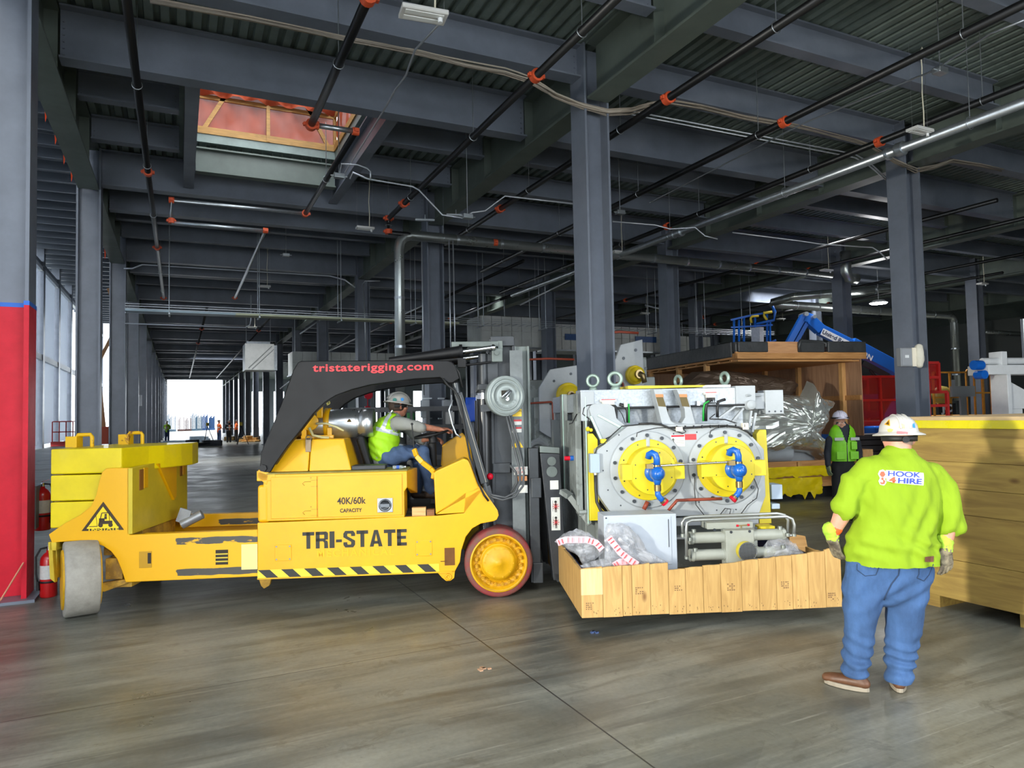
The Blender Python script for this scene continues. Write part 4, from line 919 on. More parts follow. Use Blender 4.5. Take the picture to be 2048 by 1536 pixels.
# lifting eyebolts
for x, y, s in ((.985,-.05,1.),(1.165,-.25,1.1),(1.985,.35,1.0),(2.30,-.15,1.0)):
    mb = MB(); rr_ = .055*s; mb.torus((x,y,2.02+.02+rr_+.02),(.3,1,0) if x<1.5 else (1,.35,0), rr_, .017*s, 28, 10); mb.lathe([(.042*s,0),(.042*s,.02),(.025,.045),(0,.05)], (x,y,2.012), (0,0,1), 16); M_('eyebolt', mb, mat('eyebolt_grey_green','#8ea197',.4,.4))
mb = MB(); mb.prism([(1.28,2.02),(2.02,2.028),(2.05,2.045),(1.28,2.05)], -.30,.15); M_('yellow_cover_strip', mb, YM)
mb = MB(); mb.box(2.02,2.30,-.30,.1,2.02,2.045); M_('white_strip', mb, WHITE)
# terminal blocks and cables
for (x0,x1,z) in ((.985,1.14,1.90),(2.0,2.13,1.95)):
    mb = MB(); mb.box(x0,x1,-.395,-.365,z,z+.018); mb.box(x0+.02,x1-.02,-.392,-.365,z-.03,z); tb = M_('terminal_block', mb, mat('cream_block','#e9e2cf',.5))
    mb = MB(); mb.box(x0+.01,x1-.01,-.397,-.394,z+.016,z+.022); M_('red_stripe', mb, RED)
    mb = MB()
    for k in range(5):
        xx = x0+.03+k*(x1-x0-.06)/4; mb.cyl((xx,-.385,z-.028),(xx,-.385,z-.055),.008,n=8); mb.tube([(xx,-.385,z-.055),(xx,-.385,z-.075),(xx+.02,-.385,z-.09)],.004,6)
    M_('cable_gland', mb, CABL)
for x in (1.215,2.455-.53):
    mb = MB(); mb.box(x,x+.03,-.39,-.37,1.845,1.89); M_('bracket_clip', mb, WHITE)
mb = MB()
mb.cyl((.95,-.375,1.835),(2.40,-.375,1.845),.010,n=8)
def cab(pts, r=.012, y=-.37): mb.tube([(zq(a,b2,y)[0], y, zq(a,b2,y)[1]) for a, b2 in pts], r, 8)
cab([(530,395),(575,410),(590,450),(592,540),(640,570)]); cab([(620,395),(670,410),(690,450),(692,560)],.016); cab([(580,400),(640,480),(670,560)],.004)
cab([(1440,350),(1400,370),(1385,430),(1385,545)],.018); cab([(1560,350),(1500,370),(1490,430),(1490,510)],.014); cab([(1470,480),(1420,520)],.005)
cab([(410,395),(330,405),(300,430),(290,480),(340,520),(340,590)],.008); cab([(440,400),(350,415),(330,450),(330,500),(360,540)],.006)
cab([(240,480),(200,560),(170,570)],.006,-.2)
M_('cable', mb, CABL)
mb = MB()
def cab2(pts, r, y): mb.tube([(zq(a,b2,y)[0], y, zq(a,b2,y)[1]) for a, b2 in pts], r, 8)
cab2([(700,390),(704,440),(704,560)],.008,-.385); cab2([(1415,365),(1375,390),(1365,440),(1365,545)],.010,-.385); M_('green_wire', mb, mat('green_wire','#1f9a3c',.5))
mb = MB()
cab2([(790,570),(900,565),(990,575),(1060,605),(1130,600),(1180,605),(1300,600),(1420,590),(1560,585),(1680,600),(1760,640),(1800,680)],.010,-.585)
cab2([(990,575),(1100,625),(1180,655),(1210,640),(1185,610)],.005,-.59); cab2([(770,685),(775,650),(820,630),(950,605),(1060,600)],.0035,-.585); cab2([(1425,660),(1430,630),(1480,605),(1560,595)],.0035,-.585)
cab2([(1420,525),(1560,530),(1650,560),(1740,610)],.006,-.55)
cab2([(1290,1045),(1285,1150),(1300,1290),(1380,1390),(1500,1395),(1560,1320),(1610,1330),(1600,1370)],.004,-.60); cab2([(1815,1050),(1855,1150),(1840,1230),(1760,1290),(1700,1370)],.004,-.60)
cab2([(395,845),(420,780),(480,745),(560,660),(640,590),(790,575)],.005,-.57)
M_('sensor_wire', mb, CABL)
for k in range(9):
    mb = MB(); a = zq(1130+k*75, 600-k*2,-.59); mb.box(a[0]-.004,a[0]+.004,-.60,-.575,a[1]-.015,a[1]+.015); M_('cable_clip', mb, CABL)
mb = MB(); a=zq(1150,615,-.6); mb.box(a[0]-.03,a[0]+.03,-.61,-.585,a[1]-.02,a[1]+.02); a = zq(1750,590,-.6); mb.box(a[0]-.035,a[0]+.02,-.6,-.56,a[1]-.03,a[1]+.03); M_('junction_clip', mb, mat('cream_block','#e9e2cf'))
a = zq(470,710,-.5); mb = MB(); mb.box(a[0]-.03,a[0]+.02,-.57,-.52,a[1]-.03,a[1]+.01); M_('limit_switch', mb, YM, bevel=.004)
a = zq(335,615,-.4); mb = MB(); mb.ball((a[0],-.41,a[1]),.022); mb.ball((a[0]+.03,-.41,a[1]-.01),.018); M_('yellow_plug', mb, YM)
# grey junction box with black conduit
mb = MB(); mb.box(.835,.925,-.60,-.50,1.245,1.42); jb = M_('junction_box', mb, mat('junction_blue_grey','#9fb0c2',.45), bevel=.006)
mb = MB(); mb.tube([(.885,-.57,1.245),(.885,-.57,1.10),(.89,-.58,.98),(.92,-.62,.90),(.98,-.68,.86)],.015,10); M_('black_conduit', mb, CABL)
mb = MB(); mb.cyl((.885,-.57,1.25),(.885,-.57,1.225),.02,n=10); M_('conduit_nut', mb, CHROME)
mb = MB(); mb.box(2.63,2.74,-.40,-.2,.93,1.07); mb.box(2.62,2.70,-.42,-.25,.84,.89); M_('junction_box', mb, mat('junction_blue_grey','#9fb0c2'), bevel=.006)
# labels
mb = MB(); p0 = zq(1078,770,-.562); p1 = zq(1198,665,-.562); mb.box(p0[0],p1[0],-.563,-.5605,p0[1],p1[1]); lb = M_('safety_label', mb, mat('label_white','#d8d9d2'))
mb = MB(); mb.box(p0[0]+.004,p1[0]-.004,-.565,-.5625,p1[1]-.018,p1[1]-.003); M_('label_header', mb, RED)
mb = MB(); cx_, cz_ = p0[0]+.022, (p0[1]+p1[1])/2-.01
mb.cyl((cx_,-.565,cz_+.026),(cx_,-.563,cz_+.026),.006,n=10)
for q in (((0,.02),(.006,-.005)),((.006,-.005),(-.01,-.028)),((.006,-.005),(.016,-.026)),((0,.014),(-.014,.022)),((0,.014),(.014,.02))): mb.bar((cx_+q[0][0],-.564,cz_+q[0][1]),(cx_+q[1][0],-.564,cz_+q[1][1]),.002,.005)
for k in range(4): mb.box(cx_+.028,p1[0]-.006,-.5645,-.563,cz_+.018-k*.012,cz_+.020-k*.012)
M_('pictogram', mb, LB)
mb = MB(); p0 = zq(1203,712,-.562); p1 = zq(1302,658,-.562); mb.box(p0[0],p1[0],-.563,-.5605,p0[1],p1[1]); M_('red_label', mb, mat('label_red','#c4383c'))
# brown pipe
mb = MB(); mb.tube([(zq(a,b2,-.66)[0],-.66,zq(a,b2,-.66)[1]) for a,b2 in [(1050,1345),(1130,1250),(1250,1245),(1400,1240),(1530,1235)]], .014, 10); mb.tube([(zq(a,b2,-.62)[0],-.62,zq(a,b2,-.62)[1]) for a,b2 in [(870,1260),(835,1330)]], .02, 10)
M_('brown_pipe', mb, mat('brown_pipe','#8c3c28',.5))
# left lower linkage
mb = MB(); mb.bar((.72,-.10,.98),(.90,-.2,.72),.05,.06); mb.bar((.66,-.0,1.02),(.72,-.1,.98),.08,.05); mb.cyl((.76,-.37,.86),(.83,-.37,.86),.02,n=10); M_('linkage', mb, GRYD, bevel=.004)
# control enclosure in front
mb = MB(); mb.box(.875,1.515,-.95,-.68,.42,.905); en = M_('enclosure', mb, mat('enclosure_white','#b3bcc8',.4,0,var=.04), bevel=.006)
mb = MB(); mb.box(.915,1.465,-.957,-.95,.47,.885); M_('enclosure_door', mb, mat('enclosure_white','#cfd9e6'), bevel=.006)
mb = MB(); mb.cyl((.895,-.955,.885),(.895,-.949,.885),.007,n=8); mb.box(1.438,1.444,-.960,-.956,.62,.86); M_('door_detail', mb, BOLT)
# ---- hydraulic unit
def hz(x, y, yy=-.95): return T(x*620/2048+1100, y*270/892+980, yy)
mb = MB()
for (x0,x1,yv,r_) in ((940,1170,320,.048),(945,1170,435,.048),(1345,1555,300,.048),(1375,1560,415,.045)):
    a = hz(x0,yv); b2 = hz(x1,yv); yy=-.90
    zz = (a[1]+b2[1])/2
    mb = MB(); mb.cyl((a[0],yy,zz),(b2[0],yy,zz),r_,n=24); mb.cyl((a[0]-.012,yy,zz),(a[0]+.02,yy,zz),r_+.008,n=20); mb.cyl((b2[0]-.02,yy,zz),(b2[0]+.012,yy,zz),r_+.006,n=20); M_('hydraulic_cylinder', mb, mat('hydraulic_cream','#9fa39a',.4,0,var=.12))
mb = MB(); a = hz(1165,490); b2 = hz(1345,262); mb.box(a[0],b2[0],-.96,-.84,a[1]-.05,b2[1]); a = hz(1060,250); b3 = hz(1370,225); mb.box(a[0],b3[0],-.86,-.70,a[1]-.03,b3[1]+.01); M_('manifold_block', mb, mat('hydraulic_cream','#b9bdb4'), bevel=.006)
mb = MB()
for p in ((1193,277),(1315,272),(1085,262),(1357,250)):
    a = hz(*p); mb.cyl((a[0],-.965,a[1]),(a[0],-.955,a[1]),.012,n=10)
M_('manifold_bolt', mb, BOLT)
gc = hz(1300,405,-1.0); 
mb = MB(); mb.lathe([(.082,-.0),(.082,-.16),(.078,-.16),(.078,0)], (gc[0],-1.02,gc[1]), (0,-1,0), 36); M_('motor_hood', mb, YM)
mb = MB(); mb.cyl((gc[0],-1.015,gc[1]),(gc[0],-1.0,gc[1]),.076,n=32); M_('fan_recess', mb, BLKM)
mb = MB()
for k in range(-6,7):
    h = math.sqrt(max(0,.0785**2-(k*.012)**2)); mb.box(gc[0]+k*.012-.0018,gc[0]+k*.012+.0018,-1.026,-1.022,gc[1]-h,gc[1]+h); mb.box(gc[0]-h,gc[0]+h,-1.027,-1.023,gc[1]+k*.012-.0018,gc[1]+k*.012+.0018)
mb.torus((gc[0],-1.024,gc[1]),(0,1,0),.08,.004,36,6)
M_('fan_grille', mb, mat('grille_grey','#6f7274',.4,.5))
mb = MB()
def hp2(pts, r, y): mb.tube([(hz(a,b2,y)[0],y,hz(a,b2,y)[1]) for a,b2 in pts], r, 10)
hp2([(902,440),(900,260),(905,215),(935,200),(1560,175),(1600,190),(1615,230),(1612,290)],.013,-1.0)
hp2([(878,290),(872,215),(890,188),(930,178),(1500,155),(1550,165),(1572,200),(1570,290)],.013,-.93)
hp2([(940,320),(925,320),(880,310)],.010,-.95); hp2([(1560,300),(1590,300),(1612,290)],.012,-.97); hp2([(1560,410),(1620,408)],.008,-.9)
M_('steel_pipe', mb, mat('zinc_pipe','#a9adaa',.3,.6))
mb = MB()
for p in ((903,445),(925,325),(1612,295),(1570,295),(878,300),(960,395),(950,270),(1520,250),(1540,375)):
    a = hz(*p,-.98); mb.cyl((a[0],-.98,a[1]-.014),(a[0],-.98,a[1]+.014),.02,n=6)
M_('pipe_fitting', mb, mat('fitting_zinc','#8f958f',.35,.6))
mb = MB(); a = hz(1245,228,-.8); mb.bar((a[0]-.03,-.86,a[1]),(a[0]+.06,-.86,a[1]+.003),.012,.012); mb.cyl((a[0],-.86,a[1]),(a[0],-.86,a[1]-.03),.006,n=8); M_('gauge_tap', mb, BRS)
mb = MB(); mb.cyl((a[0]-.045,-.86,a[1]),(a[0]-.025,-.86,a[1]),.01,n=8); mb.cyl((a[0]+.055,-.86,a[1]+.003),(a[0]+.075,-.86,a[1]+.004),.01,n=8); M_('red_cap', mb, RED)
a = hz(1385,240,-.8); b2 = hz(1480,262,-.8); mb = MB(); mb.box(a[0],b2[0],-.82,-.70,b2[1]-.01,a[1]); mb2 = M_('yellow_box', mb, YM)
# ---- the open crate under it
PINE = wood('pine_z', '#c7a264', '#b08a50', 'z'); PINEX = wood('pine_x', '#d2a364', '#b98a4c', 'x')
crt = thingT('open_crate', 'shallow open pine crate of upright planks around the grey machine', 'crate', (1.75, .4, .10))
edges = [.62,.80,.965,1.045,1.20,1.355,1.50,1.65,1.80,1.98,2.13,2.28,2.42,2.56,2.71,2.86]
STMP = mat('stamp_ink','#7a5a3a',.6)
for i in range(len(edges)-1):
    x0, x1 = edges[i]+.0015, edges[i+1]-.0015
    if i == 14: x1 -= .01
    zb_ = .115+random.uniform(-.004,.004)-.0*i
    zt_ = .515+.02*(i/5) if i < 5 else .475+.12*((x0-1.36)/1.4)
    mb = MB(); nn_ = 3 if i < 14 else 7
    top = [(x0+(x1-x0)*k/nn_, zt_+ (x1-x0)*k/nn_*.07 + (random.uniform(-.004,.004) if i < 14 else random.uniform(-.02,.02))) for k in range(nn_+1)]
    mb.prism([(x0,zb_)]+[(x1,zb_)]+top[::-1], -1.20,-1.178+random.uniform(-.003,.003)); pk = objT('plank', mb, PINE, crt, bevel=.002)
    if i in (0,3,5,8,11,14):
        mb = MB(); cx_ = (x0+x1)/2+random.uniform(-.02,.02); cz_ = (.32 if i not in (0,14) else .21)
        for r_ in range(4):
            for q_ in range(4):
                if random.random() < .75: mb.box(cx_-.035+q_*.018, cx_-.035+q_*.018+random.uniform(.008,.016), -1.2008,-1.1995, cz_-.03+r_*.016, cz_-.03+r_*.016+.009)
        s_ = obj('stamp', mb, STMP, pk)
    mb = MB()
    for k in range(5): xx = random.uniform(x0+.01,x1-.01); zz = zb_+random.uniform(.01,.07); mb.box(xx-.002,xx+.002,-1.2008,-1.1995,zz,zz+random.uniform(.004,.012))
    obj('nail_hole', mb, mat('nail_dark','#4a3524',.7), pk)
for i in range(14):
    y0 = -1.18+i*.19
    mb = MB(); mb.box(.62,.642,y0+.001,y0+.188,.115,.50-.0*i+random.uniform(-.004,.004)); objT('plank', mb, PINE, crt)
    if i > 0: mb = MB(); mb.box(2.86-.022,2.86,y0+.001,y0+.188,.115,.50+random.uniform(-.05,.05)); objT('plank', mb, PINE, crt)
mb = MB(); mb.box(.642,2.838,-1.178,1.48,.115,.14); mb.box(.645,.652,-1.17,1.4,.14,.50); mb.box(2.83,2.836,-1.17,1.4,.14,.46); objT('navy_lining', mb, mat('navy_lining','#1b2a5c',.6), crt)
mb = MB(); 
for x in (1.0,1.75,2.5): mb.box(x-.06,x+.06,-1.1,1.45,.14,.30)
for y in (-1.0,-.4,.4,1.2): mb.box(.66,2.82,y-.05,y+.05,.141,.20)
objT('skid', mb, PINEX, crt)
mb = MB(); mb.box(.62,.80,-1.2025,-1.2005,.30,.512); objT('pale_patch', mb, wood('fresh_pine','#e3c190','#d6b07c','z',knots=False), crt)
mb = MB()
for (x,y,h) in ((2.93,-.3,.1),(3.05,.5,.2)): mb.prism([(2.84,.30),(3.04,.32),(3.0,.55),(2.84,.58)], y, y+.03)
objT('loose_board', mb, PINEX, crt)
# plastic bags with pink tape
PLA = mat('clear_bag', '#b4b7bd', .18, 0, alpha=.55, bump=.6, bscale=9, coat=.5)
n, L, b = nodes(PLA); tn = n.new('ShaderNodeTexNoise'); tn.inputs['Scale'].default_value = 6; tn.inputs['Distortion'].default_value = 2
mr = n.new('ShaderNodeMapRange'); mr.inputs['From Min'].default_value = .35; mr.inputs['From Max'].default_value = .65; mr.inputs['To Min'].default_value = .2; mr.inputs['To Max'].default_value = .66
tc = n.new('ShaderNodeTexCoord'); L.new(tc.outputs['Object'], tn.inputs['Vector']); L.new(tn.outputs['Fac'], mr.inputs['Value']); L.new(mr.outputs[0], b.inputs['Alpha'])
def bag(outline, yc, thick, seed, label, name='plastic_bag', tape=None):
    """crumpled bag: outline polygon (x,z) in truck frame, puffed into depth"""
    cx_ = sum(p[0] for p in outline)/len(outline); cz_ = sum(p[1] for p in outline)/len(outline)
    t = thingT(name, label, 'plastic bag', (cx_, yc, cz_))
    N = len(outline); K = 9; vs = []; fs = []; mbb = MB()
    for sgn in (-1, 1):
        base = len(vs)
        for k in range(K+1):
            f = 1-k/K
            for i in range(N*4):
                a = outline[(i//4) % N]; b2 = outline[(i//4+1) % N]; g = (i % 4)/4
                x = a[0]+(b2[0]-a[0])*g; z = a[1]+(b2[1]-a[1])*g
                px, pz = cx_+(x-cx_)*f, cz_+(z-cz_)*f
                nn_ = noise.noise(V(px*9+seed, pz*9, sgn*3.))
                d_ = thick*math.sqrt(max(0,1-f**3))*(1+.9*nn_)+.02*noise.noise(V(px*30,pz*30,seed))
                vs.append((px+.012*noise.noise(V(px*20,pz*20,seed+9)), yc+sgn*d_, pz+.012*noise.noise(V(px*22,pz*18,seed+5))))
        M4 = N*4
        for k in range(K):
            for i in range(M4): fs.append((base+k*M4+i, base+k*M4+(i+1)%M4, base+(k+1)*M4+(i+1)%M4, base+(k+1)*M4+i))
    mbb.add(vs, fs, True); bd = objT('film', mbb, PLA, t, fix=False)
    if tape:
        mbb = MB(); pts = tape; w_ = .028; vv = []
        for i in range(len(pts)):
            a = V(*pts[max(i-1,0)]); b2 = V(*pts[min(i+1,len(pts)-1)]); d_ = (b2-a).normalized(); nn_ = V(-d_.y, d_.x)
            for s_ in (-w_, w_): vv.append((pts[i][0]+nn_.x*s_, yc-thick*1.35-.01-.01*noise.noise(V(i*.7,seed,0)), pts[i][1]+nn_.y*s_))
        mbb.add(vv, [(2*i,2*i+1,2*i+3,2*i+2) for i in range(len(pts)-1)], True); tp = objT('pink_tape', mbb, mat('pink_tape','#e3b9c0',.5), t)
        mbb = MB()
        for i in range(len(pts)-1):
            a = V(*pts[i]); b2 = V(*pts[i+1]); d_ = (b2-a); nn_ = V(-d_.y, d_.x).normalized(); yy = yc-thick*1.35-.022
            for g in (.2,.6):
                c_ = a+d_*g
                mbb.bar((c_.x-nn_.x*.02,yy,c_.y-nn_.y*.02),(c_.x+nn_.x*.02,yy,c_.y+nn_.y*.02),.002,.007)
        objT('tape_print', mbb, mat('label_red','#c4383c'), t)
    return t
def bz(x, y): return T(x*620/2048+1100, y*270/892+980, -1.05)
bag([bz(*p) for p in [(35,350),(90,295),(180,262),(260,285),(330,345),(360,420),(300,470),(220,500),(190,440),(120,395)]], -1.0, .05, 1, 'clear plastic bag with pink tape hanging over the left crate corner', tape=[bz(*p) for p in [(45,345),(100,325),(170,325),(240,325),(300,345),(340,390)]])
bag([bz(*p) for p in [(370,225),(440,212),(520,240),(580,300),(640,400),(780,480),(560,490),(420,500),(360,450),(355,330)]], -1.07, .045, 5, 'clear plastic bag with pink tape leaning on the white enclosure', tape=[bz(*p) for p in [(372,300),(410,350),(450,400),(500,440),(560,480)]])
bag([bz(*p) for p in [(200,500),(330,455),(480,450),(640,470),(760,490),(560,520),(220,525)]], -1.05, .04, 8, 'low crumpled clear plastic heap on the crate floor below the enclosure', tape=[bz(*p) for p in [(410,490),(450,465),(520,460),(565,490)]])
bag([bz(*p) for p in [(1500,340),(1600,330),(1680,380),(1740,450),(1600,470),(1450,480),(1430,430)]], -.9, .05, 12, 'grey clear plastic heap by the right end of the crate')
# ================================================================== PEOPLE
def limb(mb, pts, rad, side=(1,0,0), n=14):
    """tapered tube through pts; rad[i] = r or (rside, rother); rounded ends"""
    P = [Vector(p) for p in pts]; R = [(r, r) if not isinstance(r, tuple) else r for r in rad]
    side = Vector(side)
    def end(p, q, r):   # rounded cap rings from p outwards (away from q)
        d = (p-q).normalized(); m = min(r)
        return [(p+d*m*.97, (r[0]*.22, r[1]*.22)), (p+d*m*.8, (r[0]*.6, r[1]*.6)), (p+d*m*.45, (r[0]*.88, r[1]*.88))]
    seq = end(P[0], P[1], R[0])+list(zip(P, R))+end(P[-1], P[-2], R[-1])[::-1]
    vs = []; N = len(seq)
    for i, (p, r) in enumerate(seq):
        d = (seq[min(i+1, N-1)][0]-seq[max(i-1, 0)][0])
        d = d.normalized() if d.length > 1e-9 else V(0,0,1)
        a = side - d*side.dot(d)
        if a.length < .05: a = d.orthogonal()
        a.normalize(); b = d.cross(a)
        for k in range(n):
            t = 2*PI*k/n; vs.append(p+a*math.cos(t)*r[0]+b*math.sin(t)*r[1])
    fs = [(i*n+k, i*n+(k+1) % n, (i+1)*n+(k+1) % n, (i+1)*n+k) for i in range(N-1) for k in range(n)]
    fs += [tuple(range(n-1, -1, -1)), tuple((N-1)*n+k for k in range(n))]
    mb.add(vs, fs, True)
def organic(name, mb, mats, parent, voxel=.012, smooth=4, disp=None, cut=None, keep=None, amt=.5):
    """weld overlapping closed lumps into one smooth skin"""
    me = bpy.data.meshes.new('tmp'); me.from_pydata([tuple(v) for v in mb.v], [], mb.f); fixn(me)
    o = bpy.data.objects.new('tmp', me); C.objects.link(o)
    r = o.modifiers.new('r', 'REMESH'); r.mode = 'VOXEL'; r.voxel_size = voxel; r.use_smooth_shade = True
    if smooth: s = o.modifiers.new('s', 'SMOOTH'); s.iterations = smooth; s.factor = amt
    bpy.context.view_layer.update()
    m2 = bpy.data.meshes.new_from_object(o.evaluated_get(bpy.context.evaluated_depsgraph_get()))
    bpy.data.objects.remove(o); bpy.data.meshes.remove(me)
    if disp:
        nr = [v.normal.copy() for v in m2.vertices]
        for v, nn_ in zip(m2.vertices, nr): v.co = v.co + nn_*disp(v.co, nn_)
    if cut or keep:
        bm = bmesh.new(); bm.from_mesh(m2)
        if cut:
            for (pco, pno) in cut:
                bmesh.ops.bisect_plane(bm, geom=bm.verts[:]+bm.edges[:]+bm.faces[:], plane_co=pco, plane_no=pno, clear_outer=True)
        if keep:
            bmesh.ops.delete(bm, geom=[f for f in bm.faces if not keep(f.calc_center_median())], context='FACES')
        bm.to_mesh(m2); bm.free()
    m2.name = name; m2.materials.clear()
    for m in (mats if isinstance(mats, (list, tuple)) else [mats]): m2.materials.append(m)
    m2.polygons.foreach_set('use_smooth', [True]*len(m2.polygons))
    oo = bpy.data.objects.new(name, m2); C.objects.link(oo); oo.parent = parent
    return oo
HIVIS = mat('hivis_shirt', '#7e9b0b', .85, 0, var=.08, vscale=3, bump=.6, bscale=6, stretch=(1.6,1,.8))
VEST = mat('hivis_vest', '#9fd515', .6, 0, var=.1, vscale=8)
VESTG = mat('hivis_vest_green', '#78c412', .5, 0, var=.1, vscale=8)
REFL = mat('reflective_tape', '#c9d2d6', .3, .3)
REFG = mat('reflective_grey', '#8c8f8c', .4, .3)
JEAN = mat('denim', '#35547f', .85, 0, var=.42, vscale=6, bump=.15, bscale=160, stretch=(1,1,.5))
JEAND = mat('denim_worn', '#44597a', .85, 0, var=.3, vscale=7)
GLV = mat('work_glove', '#8a8068', .8, 0, vscale=14, col2='#4e463a', thr=(.4,.6))
GLVG = mat('glove_lime', '#a3c93a', .75, 0, var=.25, vscale=18)
HATW = mat('hard_hat_white', '#bdbbb5', .35, 0, var=.06, vscale=9, coat=.3)
BOOT = mat('boot_leather', '#5b3b26', .5, 0, var=.35, vscale=14)
SOLE = mat('boot_sole', '#8d8474', .7)
HAIR = mat('dark_hair', '#3b2c22', .7, bump=.4, bscale=90)
def ring_z(z, cx, cy, rx, ry): return ((cx,cy,z),(rx,ry))
def torso(mb, rings, n=24):
    """rings bottom to top: (z,cx,cy,rx,ry)"""
    limb(mb, [(r[1],r[2],r[0]) for r in rings], [(r[3],r[4]) for r in rings], (1,0,0), n)
def head(mb, c, yaw, s=1., chin=.0):
    """c = centre of skull; yaw = facing direction angle (0 = +x)"""
    f = V(math.cos(yaw), math.sin(yaw), 0); r = V(-f.y, f.x, 0)*-1
    def P(a, b, z): return Vector(c)+(f*a+r*b)*s+V(0,0,z*s)
    M0 = mb.M
    mb.M = Matrix.Translation(Vector(c)) @ Matrix.Rotation(yaw,4,'Z')
    mb.ball((-.012*s,0,.02*s), .1*s, 18, (1.0,.80,1.02)); mb.ball((.012*s,0,-.03*s), .085*s, 18, (.92,.78,1.1))
    mb.ball((.045*s,0,-.085*s), .045*s, 12, (.9,.9,.8)); mb.ball((.02*s,0,-.075*s), .06*s, 12, (1,.95,.75))
    mb.M = M0
    limb(mb, [P(.088,0,.0), P(.105,0,-.028), P(.098,0,-.036)], [.010*s,.014*s,.012*s])
    limb(mb, [P(.086,-.03,.012), P(.088,.03,.012)], [.012*s,.012*s])
    limb(mb, [P(.086,-.02,-.062), P(.094,0,-.060), P(.086,.02,-.062)], [.008*s,.010*s,.008*s])
    for q in (-1,1):
        limb(mb, [P(-.005,q*.082,.012), P(-.012,q*.088,-.01), P(-.004,q*.084,-.035)], [(.012*s,.018*s),(.010*s,.02*s),(.008*s,.012*s)])
        mb.ball(P(.055,q*.045,-.03), .028*s, 10)
def eyes(c, yaw, s, par):
    f = V(math.cos(yaw), math.sin(yaw), 0); r = V(-f.y, f.x, 0)
    mb = MB(); mb2 = MB()
    for q in (-1,1):
        p = Vector(c)+(f*.083+r*q*.032)*s+V(0,0,-.004*s); mb.ball(p, .0125*s, 10); mb2.ball(p+f*.0075*s, .0065*s, 8)
    obj('eyes', mb, mat('eye_white','#e8e4de',.3), par); obj('irises', mb2, mat('iris_dark','#33241a',.3), par)
def hand(mb, wrist, d, palmn, s=1., curl=.5, thumb=1, spread=1.):
    """gloved or bare hand: wrist point, direction d, palm normal, finger curl"""
    w_ = Vector(wrist); d = Vector(d).normalized(); nn_ = Vector(palmn); nn_ = (nn_-d*nn_.dot(d)).normalized(); sd = d.cross(nn_)
    limb(mb, [w_, w_+d*.05*s, w_+d*.092*s], [(.030*s,.021*s),(.043*s,.018*s),(.041*s,.015*s)], sd)
    for i, (off, ln) in enumerate(((-.033,.070),(-.011,.080),(.011,.076),(.032,.060))):
        p = w_+d*.090*s+sd*off*s; dd = (d+sd*off*2.2*spread).normalized(); pts = [p-d*.02*s, p]; a = 0
        for k in range(3):
            a += curl*(.55+.25*k)*(1+.12*(i-1.5)); q = dd*math.cos(a)+nn_*math.sin(a); p = p+q*(ln*s*(.42,.32,.26)[k]); pts.append(p)
        limb(mb, pts, [.0108*s,.0108*s,.010*s,.0095*s,.0078*s], sd, 8)
    th = w_+d*.028*s+sd*(-.034*thumb)*s
    t1 = (d*.62-sd*.62*thumb+nn_*.35).normalized(); t2 = (d*.85-sd*.25*thumb+nn_*.5).normalized()
    limb(mb, [th-t1*.02*s, th+t1*.028*s, th+t1*.028*s+t2*.028*s, th+t1*.028*s+t2*.05*s], [.016*s,.0135*s,.0115*s,.009*s], sd, 8)
def hardhat(c, yaw, s, par, m=HATW, tiltx=.0, full_brim=True, name='hard_hat'):
    """c: centre of hat band; full brim"""
    M = Matrix.Translation(Vector(c)) @ Matrix.Rotation(yaw,4,'Z') @ Matrix.Rotation(tiltx,4,'Y') @ Matrix.Diagonal((1.12*s,.94*s,1*s,1))
    mb = MB(); mb.M = M
    prof = [(0,.112),(.035,.109),(.068,.096),(.092,.075),(.108,.045),(.114,.012),(.118,.004)]
    br = [(.150,-.008),(.153,-.013),(.150,-.017),(.116,-.006),(.108,-.004),(.100,.04),(.07,.08),(0,.10)] if full_brim else [(.122,.0),(.122,-.008),(.112,-.006),(.104,.03),(.07,.08),(0,.10)]
    mb.lathe(prof+br, (0,0,0), (0,0,1), 40)
    h = obj(name, mb, m, par, fix=True)
    mb = MB(); mb.M = M
    for a in (-.028,0,.028):
        mb.tube([(math.sin(t)*.118+.0, a, math.cos(t)*.118-.006) for t in [(-75+k*15)*PI/180 for k in range(11)]], .007, 6)
    obj('hat_rib', mb, m, h)
    if not full_brim:
        mb = MB(); mb.M = M; vs = []; 
        for i in range(13):
            t = -.9+1.8*i/12; vs += [(math.cos(t)*.118, math.sin(t)*.118, -.002),(math.cos(t)*(.118+.045*math.cos(t)), math.sin(t)*.13, -.018)]
        mb.add(vs, [(2*i,2*i+1,2*i+3,2*i+2) for i in range(12)]); obj('hat_peak', mb, m, h)
    return h
def strap(c, yaw, s, par):
    mb = MB(); mb.M = Matrix.Translation(Vector(c)) @ Matrix.Rotation(yaw,4,'Z')
    mb.lathe([(.098*s,-.045*s),(.1*s,-.045*s),(.103*s,-.01*s),(.098*s,-.01*s)], (-.006,0,0),(0,0,1),32)
    mb.cyl((-.10*s,0,-.032*s),(-.122*s,0,-.032*s),.02*s,n=16)
    return obj('hat_suspension', mb, BLKM, par)
